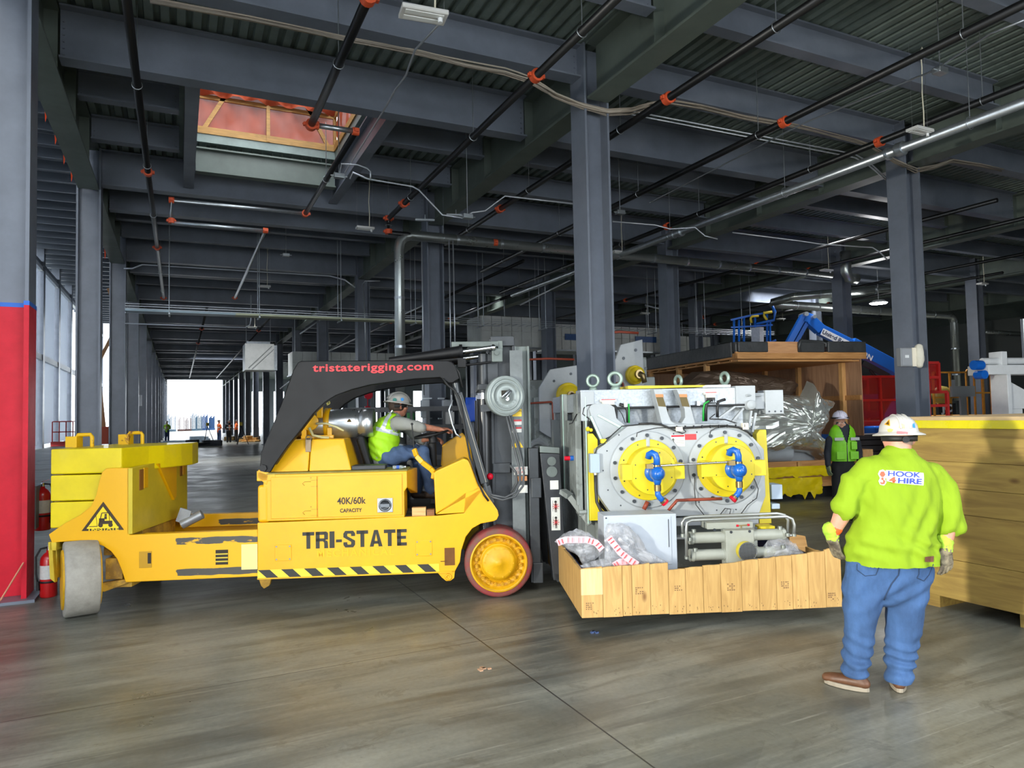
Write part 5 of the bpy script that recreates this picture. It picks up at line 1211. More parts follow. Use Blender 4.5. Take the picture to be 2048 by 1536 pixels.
def boots(par, feet, yaw, s=1., m=BOOT):
    for (x, y, yw) in feet:
        mb = MB(); f = V(math.cos(yw), math.sin(yw), 0); sd = V(-f.y, f.x, 0)
        b0 = V(x,y,0)
        limb(mb, [b0-f*.06*s+V(0,0,.05), b0+f*.05*s+V(0,0,.052), b0+f*.15*s+V(0,0,.045), b0+f*.20*s+V(0,0,.04)], [(.042*s,.034),(.046*s,.036),(.05*s,.034),(.042*s,.028)], sd)
        limb(mb, [b0-f*.035*s+V(0,0,.05), b0-f*.03*s+V(0,0,.10)], [(.043*s,.046*s),(.038*s,.04*s)], sd)
        bo = organic('boot', mb, m, par, .009, 3)
        mb = MB(); pl = []
        for k in range(16):
            t = 2*PI*k/16; q = b0+f*(.065+.155*math.cos(t))*s+sd*(.052*math.sin(t)*(1.05+.1*math.cos(t)))*s; pl.append((q.x,q.y))
        mb.prism(pl, .002,.030,'xy'); obj('boot_sole', mb, SOLE, bo, bevel=.004)

# ---------------------------------------------------------------- man in the foreground, seen from behind
A25 = math.radians(-25.44)
MP = V(4.0, 3.13, 0)
man = thing('person', 'person from behind in lime shirt, blue jeans and white hard hat, hands hanging', 'person', MP, A25)
_mr = V(math.cos(A25), math.sin(A25), 0); _mf = V(-math.sin(A25), math.cos(A25), 0)
def pm(u, v, y=0., P0=None):
    P0 = MP if P0 is None else P0
    d = ray(u, v); t = (y-(CO-P0).dot(_mf))/d.dot(_mf); q = CO+d*t-P0; return V(q.dot(_mr), y, q.z)
hd = pm(1800,882,.03); nk = pm(1797,912,.02)
lw = pm(1664,1072,.06); rw = pm(1891,1093,-.02); le = pm(1684,1030,.02); re = pm(1898,1045,-.03)
ls = pm(1722,952,.0); rs = pm(1872,957,-.0)
HD_YAW = math.radians(80)
# body: one continuous figure
mb = MB(); head(mb, hd+V(0,.02,.01), HD_YAW, 1.02)
limb(mb, [nk+V(0,0,-.10), nk+V(0,0,.06)], [.085,.078]); 
for a, e_, w_ in ((pm(1712,965),le,lw),(pm(1884,975),re,rw)):
    limb(mb, [a, e_, w_], [.060,.054,.034])
hipc = pm(1782,1130,.02)
limb(mb, [hipc+V(0,0,.0), nk+V(0,0,-.12)], [(.17,.12),(.15,.10)])
lk = pm(1716,1245,.05); la = pm(1712,1338,.0); rk = pm(1815,1250,.03); ra = pm(1799,1345,-.01)
limb(mb, [hipc+V(-.09,0,-.05), lk, la], [.085,.045,.032]); limb(mb, [hipc+V(.09,0,-.05), rk, ra], [.085,.045,.032])
body = organic('body', mb, SKIN, man, .011, 4)
body['label'] = 'sunburnt skin'
mb = MB(); M0 = Matrix.Translation(hd+V(0,.02,.01)) @ Matrix.Rotation(HD_YAW,4,'Z'); mb.M = M0
mb.ball((-.010,0,.0), .1, 20, (1.0,.81,.85)); hr = organic('hair', mb, mat('grey_stubble','#8a7466',.8), man, .009, 1, keep=lambda c: c.z > hd.z-.03)
# shirt
def zc(u0, u1, v, y=0.):
    a = pm(u0,v,y); b_ = pm(u1,v,y); return (a+b_)/2, (b_.x-a.x)/2
mb = MB(); rg = []
for (u0,u1,v,ry,cy) in ((1694,1872,1122,.185,.03),(1700,1868,1085,.180,.02),(1709,1868,1045,.165,.01),(1711,1872,1010,.160,.0),(1712,1878,980,.150,.0),(1716,1878,950,.135,.0),(1732,1862,925,.105,.01),(1760,1834,910,.08,.015)):
    c_, r_ = zc(u0,u1,v,cy); rg.append((c_.z,c_.x,cy,r_,ry))
torso(mb, rg)
limb(mb, [pm(1735,940), pm(1710,965), pm(1696,1000), pm(1688,1018)], [(.075,.085),(.082,.088),(.078,.082),(.080,.078)], (1,0,0))
limb(mb, [pm(1862,945), pm(1884,975), pm(1893,1010), pm(1896,1050)], [(.075,.085),(.084,.088),(.092,.09),(.095,.088)], (1,0,0))
mb.ball(pm(1790,985,-.075), .085, 14, (1.4,.6,1.2))
def folds(c, nn_):
    d = .016*noise.noise(V(c.x*8+c.z*3, c.y*7, c.z*3)) + .009*noise.noise(V(c.x*20+c.z*9, c.y*12, c.z*5))
    # drapes radiating from the armpits and pulling at the waist
    d += .010*math.sin((c.x*1.3-c.z*.55)*38+3*noise.noise(c*3))*max(0, min(1, (abs(c.x-.07)-.03)*6))*max(0,min(1,(1.35-c.z)*4))
    d += .010*math.sin(c.z*55+c.x*16+4*noise.noise(c*4))*max(0, 1-abs(c.z-.92)/.14)
    return d
ql = pm(1688,1020); qr = pm(1899,1036)
shirt = organic('shirt', mb, HIVIS, man, .010, 5, disp=folds)
SH = shirt
# cut sleeve ends and hem open
bm = bmesh.new(); bm.from_mesh(shirt.data)
hem = pm(1780,1123).z-.012
bmesh.ops.delete(bm, geom=[f for f in bm.faces if f.calc_center_median().z < hem or (f.normal.z < -.75 and ((f.calc_center_median().z < ql.z+.01 and f.calc_center_median().x < pm(1706,1020).x) or (f.calc_center_median().z < qr.z-.02 and f.calc_center_median().x > pm(1880,1020).x)))], context='FACES')
bmesh.ops.solidify(bm, geom=bm.faces[:], thickness=.004) if 0 else None
bm.to_mesh(shirt.data); bm.free()
# logo on the back: find surface depth by ray cast
bpy.context.view_layer.update()
def on_shirt(u, v, ob=None, P0=None, eps=.004):
    ob = ob or shirt; P0 = MP if P0 is None else P0
    mw = Matrix.Translation(P0) @ Matrix.Rotation(A25,4,'Z'); inv = mw.inverted()
    o_ = inv @ CO; d_ = (inv.to_3x3() @ ray(u, v)).normalized()
    ok, loc, nrm, _ = ob.ray_cast(o_, d_)
    if not ok: return pm(u, v, -.17, P0)
    return loc - d_*eps
def shirt_poly(name, pix, m, par, eps=.004, sub=3, ob=None, P0=None):
    """printed shape following the cloth: polygon in photo pixels, subdivided"""
    bm = bmesh.new(); vv = [bm.verts.new((p[0], p[1], 0)) for p in pix]; bm.faces.new(vv)
    bmesh.ops.triangulate(bm, faces=bm.faces[:]); bmesh.ops.subdivide_edges(bm, edges=bm.edges[:], cuts=sub, use_grid_fill=True)
    for v_ in bm.verts: v_.co = on_shirt(v_.co.x, v_.co.y, ob, P0, eps)
    me = bpy.data.meshes.new(name); bm.to_mesh(me); bm.free(); me.materials.append(m)
    o = bpy.data.objects.new(name, me); C.objects.link(o); o.parent = par; return o
def print_text(name, s, u, v, hpx, wpx, m, par, eps=.006, rot=0., bold=.03, shear=0., ob=None, P0=None, sp=1.):
    cu = bpy.data.curves.new('t', 'FONT'); cu.body = s; cu.size = 1; cu.offset = bold; cu.align_x = 'CENTER'; cu.align_y = 'CENTER'; cu.shear = shear; cu.space_character = sp
    o = bpy.data.objects.new('t', cu); C.objects.link(o); bpy.context.view_layer.update()
    me = bpy.data.meshes.new_from_object(o.evaluated_get(bpy.context.evaluated_depsgraph_get())); bpy.data.objects.remove(o)
    xs = [q.co.x for q in me.vertices]; ys = [q.co.y for q in me.vertices]
    kx = wpx/(max(xs)-min(xs)); ky = hpx/(max(ys)-min(ys)); mx = (max(xs)+min(xs))/2; my = (max(ys)+min(ys))/2
    c5, s5 = math.cos(rot), math.sin(rot)
    for q in me.vertices:
        a, b2 = (q.co.x-mx)*kx, -(q.co.y-my)*ky; q.co = on_shirt(u+a*c5-b2*s5, v+a*s5+b2*c5, ob, P0, eps)
    me.materials.clear(); me.materials.append(m); me.name = name
    oo = bpy.data.objects.new(name, me); C.objects.link(oo); oo.parent = par; return oo
LBLUE = mat('logo_blue','#2a3f9e',.6); LRED = mat('logo_red','#e2553a',.6); LWH = mat('logo_white','#f2f4f4',.6)
shirt_poly('logo_outline', [(1772,940),(1830,944),(1847,946),(1841,951),(1848,955),(1847,971),(1790,966),(1773,962)], LWH, shirt, .003, 4)
shirt_poly('logo_outline', [(1759,941),(1766,939),(1772,943),(1774,952),(1770,958),(1773,965),(1768,971),(1760,969),(1757,962),(1760,956),(1756,948)], LWH, shirt, .003, 3)
print_text('logo_lettering', 'HOOK', 1809, 948.5, 11, 66, LBLUE, shirt, .011, .055, .022, .0)
print_text('logo_lettering', 'HIRE', 1820, 962, 11, 48, LBLUE, shirt, .011, .055, .03, .0)
print_text('logo_lettering', '4', 1785, 959.5, 12, 14, LRED, shirt, .012, .055, .06)
shirt_poly('logo_hook', [(1762,943),(1768,943),(1771,949),(1767,954),(1763,954),(1759,949)], LRED, shirt, .010, 2)
shirt_poly('logo_hook', [(1763,955),(1767,955),(1767,959),(1771,962),(1769,968),(1763,969),(1759,965),(1762,964),(1766,965),(1766,961),(1762,959)], LRED, shirt, .010, 1)
# jeans
mb = MB(); rg = []
for (u0,u1,v,ry,cy) in ((1700,1856,1170,.135,.03),(1692,1867,1148,.150,.03),(1694,1866,1128,.150,.03),(1704,1858,1115,.130,.03)):
    c_, r_ = zc(u0,u1,v,cy); rg.append((c_.z,c_.x,cy,r_,ry))
torso(mb, rg)
def seg(u0,u1,v,ry=None,cy=.03):
    c_, r_ = zc(u0,u1,v,cy); return (c_, (r_, ry or r_))
for L_ in ([seg(1690,1784,1150,.13),seg(1688,1768,1180,.12),seg(1688,1758,1210,.11),seg(1690,1748,1250,.095),seg(1688,1746,1285,.088),seg(1686,1738,1315,.082),seg(1687,1734,1340,.078,.0),seg(1687,1734,1356,.078,.0),seg(1690,1733,1385,.078,.0)],
           [seg(1775,1864,1150,.13),seg(1772,1853,1180,.12),seg(1772,1846,1210,.11),seg(1775,1843,1250,.098),seg(1773,1836,1285,.09),seg(1770,1828,1320,.085),seg(1772,1822,1350,.08,.0),seg(1775,1822,1368,.088,-.01),seg(1776,1822,1400,.088,-.01)]):
    limb(mb, [q[0] for q in L_], [q[1] for q in L_], (1,0,0), 18)
def jf(c, nn_):
    k = max(0, min(1, (.42-c.z)/.25))
    d = .010*k*math.sin(c.z*85+c.x*14+5*noise.noise(c*5)) + .004*noise.noise(V(c.x*20,c.y*20,c.z*12))
    k2 = max(0, 1-abs(c.z-.62)/.2)
    d += .009*k2*math.sin(c.z*44-c.x*30+3*noise.noise(c*4)) + .008*noise.noise(V(c.x*9,c.y*9,c.z*5))
    return d
hl_, hr_ = pm(1710,1350).z, pm(1799,1362).z
jeans = organic('jeans', mb, JEAN, man, .010, 3, disp=jf, keep=lambda c: c.z > (hl_ if c.x < pm(1755,1360).x else hr_))
JS = mat('denim_dark_seam','#22344f',.9)
def seamline(name, pix, ob, par, P0=None, w_=1.1, m=JS):
    mb = MB(); pts = [on_shirt(u,v,ob,P0,.003) for u,v in pix]; mb.tube(pts, .0034*w_, 6); return obj(name, mb, m, par)
def lerp_px(pl, n=8):
    out = []
    for a, b2 in zip(pl[:-1], pl[1:]):
        for k in range(n): out.append((a[0]+(b2[0]-a[0])*k/n, a[1]+(b2[1]-a[1])*k/n))
    return out+[pl[-1]]
seamline('seam', lerp_px([(1800,1130),(1797,1150),(1783,1168),(1772,1190),(1768,1200)]), jeans, jeans)
seamline('pocket_stitch', lerp_px([(1714,1128),(1714,1140),(1730,1152),(1752,1150),(1759,1130)]), jeans, jeans, w_=.7)
seamline('pocket_stitch', lerp_px([(1838,1126),(1838,1148),(1834,1156),(1848,1162),(1858,1150),(1867,1128)]), jeans, jeans, w_=.7)
shirt_poly('leather_patch', [(1850,1114),(1868,1112),(1867,1124),(1850,1124)], mat('brown_leather','#6a4436',.6), jeans, .008, 2)
# gloves (hands inside)
for (w_, d_, pn, th, hn) in ((lw, pm(1674,1112,.08)-lw, (.9,.3,0), 1, 'left'), (rw, pm(1896,1148,-.03)-rw, (-.25,.9,0), -1, 'right')):
    mb = MB(); hand(mb, w_, d_, pn, 1.14, .42, th if hn == 'left' else 1); limb(mb, [w_-Vector(d_).normalized()*.02, w_+Vector(d_).normalized()*.02], [.040,.042])
    g = organic('glove', mb, GLV, man, .0055, 2)
    mb = MB(); dd = Vector(d_).normalized(); limb(mb, [w_-dd*.045, w_-dd*.01, w_+dd*.015], [.050,.044,.042])
    organic('glove_cuff', mb, GLVG, g, .008, 1, disp=lambda c, n_: .006*noise.noise(c*60))
mb = MB(); dd = (lw-le).normalized(); limb(mb, [lw-dd*.065, lw-dd*.05], [.043,.043]); obj('wrist_band', mb, mat('orange_band','#e0561f',.6), man)
boots(man, ((la.x+.0, la.y+.01, math.radians(138)), (ra.x-.0, ra.y+.015, math.radians(66))), 0, .90)
# hat
hc = pm(1797,866,.05)
hat = hardhat(hc, HD_YAW, 1.06, man, tiltx=.05)
strap(hc+V(0,0,-.004), HD_YAW, 1.05, hat)
bpy.context.view_layer.update()
def on_hat(u,v): return on_shirt(u,v,hat,None,.003)
def hat_sticker(name, pix, m, eps=.003): return shirt_poly(name, pix, m, hat, eps, 2, ob=hat)
hat_sticker('hat_sticker', [(1768,849),(1779,838),(1780,852)], mat('sticker_yellow','#e8a51c',.4))
hat_sticker('hat_sticker', [(1771,848),(1777.5,841),(1778,850)], mat('sticker_dark','#5a4218',.4), .005)
hat_sticker('hat_sticker', [(1774,859),(1780,857),(1787,859),(1783,864),(1776,864)], mat('sticker_gold','#c6b46a',.5))
hat_sticker('hat_sticker', [(1794,861),(1816,864),(1815,869),(1793,867)], mat('sticker_pink','#e8888c',.5))
hat_sticker('hat_sticker', [(1797,856),(1799,849),(1804,847),(1811,850),(1813,857)], mat('sticker_sand','#c9b68a',.6))
hat_sticker('hat_sticker', [(1825,848),(1829,846),(1831,856),(1826,855)], mat('sticker_blue','#3a8fd8',.4))

# ---------------------------------------------------------------- man in the green vest, facing us
VP = CO+ray(1683,842)*11.0; VP = V(VP.x, VP.y, 0)
vm = thing('person', 'person standing in green vest, dark shirt and safety glasses by the open timber crate', 'person', VP, A25)
def pv(u, v, y=0.): return pm(u, v, y, VP)
HY = math.radians(-98)
h2 = pv(1680,846,-.0); n2 = pv(1684,862)
mb = MB(); head(mb, h2, HY, 1.0); limb(mb, [n2+V(0,0,-.08), n2+V(0,0,.04)], [.06,.058])
l_ = [pv(1660,880), pv(1655,905,.02), pv(1656,930,-.05)]; r_ = [pv(1711,880), pv(1718,905,.03), pv(1722,930,-.02)]
limb(mb, [n2+V(0,0,-.12), V(.0,0,.95)], [(.15,.10),(.14,.10)])
for q in (l_, r_): limb(mb, q, [.055,.042,.028])
ft = [(-.12,-.05), (.14,.05)]
limb(mb, [(-.08,0,.9),(-.10,0,.5),(-.12,0,.12)], [.08,.055,.04]); limb(mb, [(.08,0,.9),(.12,0,.5),(.14,.05,.12)], [.08,.055,.04])
organic('body', mb, mat('skin_tan','#bb8a70',.5,0,var=.12,vscale=18), vm, .012, 3); eyes(h2, HY, 1.0, vm)
mb = MB(); torso(mb, [(.92,0,0,.165,.115),(1.1,0,0,.165,.12),(1.25,0,0,.185,.125),(1.40,.0,0,.185,.115),(1.50,.0,0,.14,.09),(1.56,0,0,.065,.06)])
for q in (l_, r_): limb(mb, q, [.068,.055,.042])
organic('shirt', mb, mat('navy_shirt','#1d222c',.8), vm, .012, 3, disp=lambda c, n_: .006*noise.noise(c*12))
mb = MB(); torso(mb, [(.95,0,0,.195,.145),(1.1,0,0,.195,.148),(1.25,0,0,.205,.15),(1.38,.0,0,.20,.14),(1.47,.0,0,.175,.12),(1.515,0,0,.13,.09)])
vst = organic('vest', mb, VESTG, vm, .012, 3, disp=lambda c, n_: .006*noise.noise(V(c.x*14,c.y*14,c.z*8)), keep=lambda c: c.z > .965 and c.z < 1.53 and not (c.y < 0 and abs(c.x) < max(.004,(c.z-1.22)*.30)) )
for s_ in (-1,1): mb = MB(); mb.box(s_*.055 if s_>0 else -.19, .19 if s_>0 else -.055, -.165,-.150,1.29,1.335); obj('reflective_band', mb, REFG, vst)
for q_ in ((.06,.15,-.168,-.15,1.15,1.27),(.04,.17,-.168,-.152,1.0,1.12),(-.17,-.04,-.168,-.152,1.0,1.12)): mb = MB(); mb.box(*q_); obj('vest_pocket', mb, VESTG, vst, bevel=.005)
mb = MB(); mb.tube([(0,-.158,.97),(0,-.158,1.22)], .004, 6); obj('zipper', mb, REFG, vst)
mb = MB(); torso(mb, [(.82,0,0,.16,.12),(.97,0,0,.165,.125)])
limb(mb, [(-.09,0,.88),(-.11,0,.5),(-.12,-.0,.10)], [.10,.075,.065]); limb(mb, [(.09,0,.88),(.12,.02,.5),(.14,.05,.10)], [.10,.075,.065])
organic('trousers', mb, mat('black_trousers','#1a1b1d',.85), vm, .014, 3, disp=lambda c, n_: .006*noise.noise(c*14))
boots(vm, ((-.12,0,HY),(.14,.05,HY)), 0, 1.0, BLKM)
for q, th in ((l_,1),(r_,-1)):
    mb = MB(); hand(mb, q[2], (0.05,-.12,-1), (.8 if th>0 else -.8,.2,0), 1.05, .35, th); organic('glove', mb, mat('glove_grey_green','#6f7a5c',.8), vm, .006, 2)
hh = hardhat(pv(1680,836,.0)+V(0,0,.0), HY, 1.02, vm, mat('hard_hat_lilac','#d9d6e4',.35,coat=.3), full_brim=False, tiltx=-.03)
mb = MB(); mb.M = Matrix.Translation(pv(1680,837,.0)) @ Matrix.Rotation(HY,4,'Z'); mb.lathe([(.132,-.002),(.134,.004),(.132,.022),(.128,.022)], (0,0,0),(0,0,1),32); obj('hat_goggle_strap', mb, BLKM, hh)
mb = MB(); f = V(math.cos(HY), math.sin(HY), 0); r0 = V(-f.y, f.x, 0)
pts = [h2+f*(.098-abs(k)*.012)+r0*(.018*k)+V(0,0,-.001) for k in range(-4,5)]
for a, b2 in zip(pts[:-1], pts[1:]): mb.bar(a, b2, .004, .036)
obj('safety_glasses', mb, mat('tinted_lens','#4a5258',.1,.4), vm)

# ---------------------------------------------------------------- the driver
DP = TW(-.95, .74, 1.26)
drv = thing('person', 'person seated in the forklift, lime vest over grey shirt, hand on steering wheel', 'person', DP, TA)
def pd(u, v, y=0.): a = T(u, v, .74+y); return V(a[0]+.95, y, a[1]-1.26)
DY = math.radians(28)
h3 = pd(797,812,.06); n3 = pd(790,834,.03)
sh_r = pd(800,848,-.13); el = pd(840,853,-.16); wr = pd(880,859,-.08)
sh_l = pd(812,852,.20); ell = pd(842,880,.26); wrl = pd(868,876,.12)
hip = pd(772,908,.0)
mb = MB(); head(mb, h3, DY, .98); limb(mb, [n3+V(0,0,-.06), n3+V(.02,.01,.05)], [.062,.058])
limb(mb, [hip, n3+V(-.02,0,-.08)], [(.09,.12),(.08,.12)]); limb(mb, [sh_r, el, wr], [.058,.045,.029]); limb(mb, [sh_l, ell, wrl], [.055,.045,.03])
kn_r = pd(845,905,-.10); kn_l = pd(838,902,.16); an_r = pd(862,985,-.12); an_l = pd(835,985,.12)
limb(mb, [hip+V(.02,-.09,-.03), kn_r, an_r], [.085,.058,.04]); limb(mb, [hip+V(.02,.1,-.03), kn_l, an_l], [.085,.058,.04])
hand(mb, wr, pd(897,858,-.04)-wr, (0,.25,-1), 1.0, .75, 1)
hand(mb, wrl, V(.08,-.05,-.02), (0,-.3,-1), .95, .75, -1)
organic('body', mb, mat('skin_ruddy','#bb7c62',.55,0,var=.2,vscale=22), drv, .0095, 2); eyes(h3, DY, .98, drv)
mb = MB(); mb.M = Matrix.Translation(h3) @ Matrix.Rotation(DY,4,'Z'); mb.ball((-.018,0,.005), .102, 18, (1.0,.83,.95)); organic('hair', mb, HAIR, drv, .009, 1, keep=lambda c: (c-h3).dot(V(math.cos(DY),math.sin(DY),0)) < .045 and c.z > h3.z-.06)
mb = MB()
spine = [pd(768,914,.0), pd(768,890,.0), pd(772,868,.0), pd(780,850,.01), pd(790,836,.02)]
limb(mb, spine, [(.17,.145),(.175,.152),(.18,.145),(.165,.12),(.085,.07)], (.15,1,0), 20)
limb(mb, [pd(794,846,-.10), pd(812,848,-.15), pd(832,852,-.165), pd(843,855,-.16)], [.075,.070,.062,.060], n=16)
limb(mb, [pd(800,850,.14), sh_l+V(0,0,0), ell], [.075,.068,.058], n=16)
organic('shirt', mb, mat('grey_shirt','#8f918c',.85), drv, .010, 3, disp=lambda c, n_: .005*noise.noise(V(c.x*16,c.y*10,c.z*16))+.004*math.sin(c.x*70+c.z*30)*max(0,min(1,(c.x-.1)*8)))
mb = MB(); sp2 = [pd(767,905,.0), pd(767,890,.0), pd(770,868,.0), pd(777,852,.0), pd(786,840,.02)]
limb(mb, sp2, [(.185,.162),(.192,.170),(.197,.163),(.175,.138),(.11,.09)], (.15,1,0), 22)
armc = sh_r+V(.0,-.02,.0)
v3 = organic('vest', mb, VEST, drv, .010, 3, disp=lambda c, n_: .007*noise.noise(V(c.x*12,c.y*12,c.z*7))+.004*math.sin(c.z*80+c.x*40+3*noise.noise(c*5)), keep=lambda c: (V(c.x,0,c.z)-V(armc.x-.005,0,armc.z+.005)).length > .098 or abs(c.y)<.05)
bpy.context.view_layer.update()
def on_drv(u, v, eps=.004, ob=None):
    ob = ob or v3; mw = Matrix.Translation(DP) @ Matrix.Rotation(TA,4,'Z'); inv = mw.inverted()
    o_ = inv @ CO; d_ = (inv.to_3x3() @ ray(u, v)).normalized(); ok, loc, nrm, _ = ob.ray_cast(o_, d_)
    return (loc - d_*eps) if ok else pd(u,v,-.17)
def drv_poly(name, pix, m, par, eps=.004, sub=4):
    bm = bmesh.new(); vv = [bm.verts.new((p[0], p[1], 0)) for p in pix]; bm.faces.new(vv); bmesh.ops.triangulate(bm, faces=bm.faces[:]); bmesh.ops.subdivide_edges(bm, edges=bm.edges[:], cuts=sub, use_grid_fill=True)
    for v_ in bm.verts: v_.co = on_drv(v_.co.x, v_.co.y, eps)
    me = bpy.data.meshes.new(name); bm.to_mesh(me); bm.free(); me.materials.append(m); o = bpy.data.objects.new(name, me); C.objects.link(o); o.parent = par; return o
drv_poly('reflective_band', [(752,853),(768,857),(790,861),(806,866),(806,875),(788,870),(768,865),(752,861)], REFL, v3)
drv_poly('reflective_band', [(762,855),(770,836),(784,820),(788,823),(776,840),(770,858)], REFL, v3)
mb = MB()
limb(mb, [hip+V(-.02,0,.05), hip+V(.0,0,-.04)], [(.15,.16),(.155,.17)], (1,0,0)); 
limb(mb, [hip+V(.02,-.09,-.03), (hip+V(.02,-.09,-.02)+kn_r)/2+V(0,0,.01), kn_r], [.105,.092,.076]); limb(mb, [kn_r, an_r+V(0,0,.03)], [.074,.062])
limb(mb, [hip+V(.02,.1,-.03), kn_l], [.10,.076]); limb(mb, [kn_l, an_l+V(0,0,.03)], [.074,.062])
organic('jeans', mb, JEAND, drv, .011, 3, disp=lambda c, n_: .006*math.sin(c.x*55+c.z*40+4*noise.noise(c*6))+.004*noise.noise(c*18))
for a in (an_r, an_l):
    mb = MB(); limb(mb, [a+V(-.03,0,-.02), a+V(.08,0,-.03), a+V(.16,0,-.035)], [.045,.042,.032]); limb(mb, [a+V(-.01,0,.0), a+V(0,0,.05)], [.05,.052]); organic('boot', mb, mat('dark_boot','#3a2c22',.6), drv, .01, 2)
hq = pd(797,805,.06)
h4 = hardhat(hq, DY, 1.0, drv, tiltx=.16)
strap(hq+V(-.0,0,-.012), DY, .96, h4)
mb = MB(); p = hq+V(-.03,-.115,.025); mb.cyl(p, p+V(-.0,-.008,.002), .022, n=14); obj('hat_sticker', mb, mat('sticker_teal','#3f7f78',.5), h4)
mb = MB(); p = hq+V(.05,-.10,.03); mb.cyl(p, p+V(.0,-.01,.002), .020, n=5); obj('hat_sticker', mb, mat('sticker_blue','#3a8fd8'), h4)
# ================================================================== THINGS AROUND AND BEHIND
def W_thing(name, label, cat, P, rz=0, group=None): return thing(name, label, cat, P, rz, group)
def addw(name, mb, m, root, **k):      # mesh given in world coordinates under a thing
    o = obj(name, mb, m, root, **k); o.matrix_parent_inverse = Matrix(); 
    o.data.transform(root.matrix_basis.inverted() if 0 else (Matrix.Translation(root.location) @ root.rotation_euler.to_matrix().to_4x4()).inverted()); return o
# ---------------- big closed timber crate on the right
bc = W_thing('timber_crate', 'large closed timber crate with yellow strapping behind the man in lime shirt', 'crate', (7.2, 1.9, .12))
BW = wood('crate_board', '#99803f', '#7d6430', 'y', scale=2.2)
zs = [.12,.46,.86,1.08,1.31,1.60]
for i in range(5):
    mb = MB(); mb.box(6.07+random.uniform(0,.004), 6.10, -.6, 4.36, zs[i]+.0015, zs[i+1]-.0015); addw('board', mb, BW, bc, bevel=.002)
    mb = MB(); mb.box(6.10, 8.3, 4.33, 4.36, zs[i]+.0015, zs[i+1]-.0015); addw('board', mb, BW, bc)
mb = MB(); mb.box(6.10,8.3,-.6,4.33,.13,1.60); addw('crate_core', mb, BW, bc)
mb = MB(); mb.box(6.05,8.34,-.62,4.39,1.67,1.70); addw('lid', mb, mat('lid_wood','#b39a72',.7,0,var=.15), bc)
mb = MB(); mb.box(6.055,8.32,-.61,4.38,1.60,1.67); addw('yellow_wrap', mb, mat('yellow_film','#c9bd12',.25,0,var=.1,coat=.6,bump=.15,bscale=5), bc)
for y in (.2,1.7,3.3,4.1):
    mb = MB(); mb.box(6.14,8.2,y,y+.14,0,.12); addw('skid', mb, BW, bc)
# ---------------- timber shed-like crate with roof, foil machine inside
A_ = atD(1475,683,13.7); B_ = atD(1728,690,14.4); Cc = atD(1280,715,17.3)
ax_ = V(B_.x-A_.x, B_.y-A_.y, 0); L1 = ax_.length; ax_.normalize(); ay_ = V(-ax_.y, ax_.x, 0)
sa = math.atan2(ax_.y, ax_.x); L2 = 4.2
if (V(Cc.x-A_.x, Cc.y-A_.y, 0)).dot(ay_) < 0: ay_ = -ay_
SR = V(A_.x, A_.y, 0)
shed = W_thing('crate_cover', 'open-sided plywood and stud crate cover with black tarred roof edge', 'crate', SR, sa)
PLY = wood('plywood_brown', '#ad8768', '#947055', 'z', scale=1.5, knots=False); STUD = wood('stud_pine', '#d0a066', '#b78a50', 'z', knots=False); STUDX = wood('beam_pine','#c8935a','#b07c45','x',knots=False)
TAR = mat('tar_sheet', '#3a3c3d', .45, 0, var=.35, vscale=6, bump=.4, bscale=12)
ROOFZ = 2.80
mb = MB(); mb.box(-.05,L1+.05,0,.04,ROOFZ-.01,ROOFZ+.13); mb.box(-.05,-.01,0,L2,ROOFZ-.01,ROOFZ+.10); obj('roof_fascia', mb, STUDX, shed, bevel=.004)
mb = MB(); mb.box(.62,1.35,-.012,.0,ROOFZ+.10,ROOFZ+.33); obj('bare_plywood', mb, wood('bare_ply','#cf9c6c','#b9855a','x',knots=False), shed)
mb = MB()
for (x0,x1) in ((.0,.66),(1.33,1.95),(2.03,L1+.03)): mb.box(x0,x1,-.03,.05,ROOFZ+.12,ROOFZ+.33+random.uniform(-.01,.015))
mb.box(-.08,.0,.12,L2+.05,ROOFZ+.03,ROOFZ+.33); mb.box(-.05,.0,.0,.12,ROOFZ+.12,ROOFZ+.3); obj('tar_flap', mb, TAR, shed, bevel=.02, seg=3)
mb = MB(); mb.box(-.05,L1+.05,.02,L2+.05,ROOFZ+.28,ROOFZ+.32); obj('roof', mb, TAR, shed)
mb = MB(); mb.tube([(1.36,-.04,ROOFZ+.14),(1.33,-.06,ROOFZ+.24),(1.37,-.05,ROOFZ+.34),(1.5,0,ROOFZ+.35),(1.9,0,ROOFZ+.33),(1.99,-.02,ROOFZ+.30),(1.97,-.03,ROOFZ+.22)], .03, 8); obj('rolled_edge', mb, TAR, shed)
mb = MB(); mb.box(.02,L1-.08,.04,L2,ROOFZ-.06,ROOFZ-.03)
for i in range(9): mb.box(.0,L1-.05,.25+i*.46,.32+i*.46,ROOFZ-.05,ROOFZ+.05)
obj('roof_joist', mb, STUDX, shed)
mb = MB(); mb.box(L1-.10,L1-.08,.0,L2,1.22,ROOFZ); obj('side_panel', mb, PLY, shed)
mb = MB(); mb.box(0,L1-.1,L2-.02,L2,.7,ROOFZ); obj('back_panel', mb, PLY, shed)
for y in (.45,1.9,3.2):
    mb = MB(); mb.box(L1-.19,L1-.10,y,y+.10,.72,ROOFZ); obj('stud', mb, STUD, shed)
mb = MB(); mb.box(L1-.14,L1-.10,.0,L2,1.95,2.05); obj('rail', mb, STUDX, shed)
for y in (1.25,2.5,4.0):
    mb = MB(); mb.box(.0,.10,y,y+.09,.72,ROOFZ); obj('stud', mb, STUD, shed)
for x in (.9,1.8):
    mb = MB(); mb.box(x,x+.09,L2-.12,L2-.02,.72,ROOFZ); obj('stud', mb, STUD, shed)
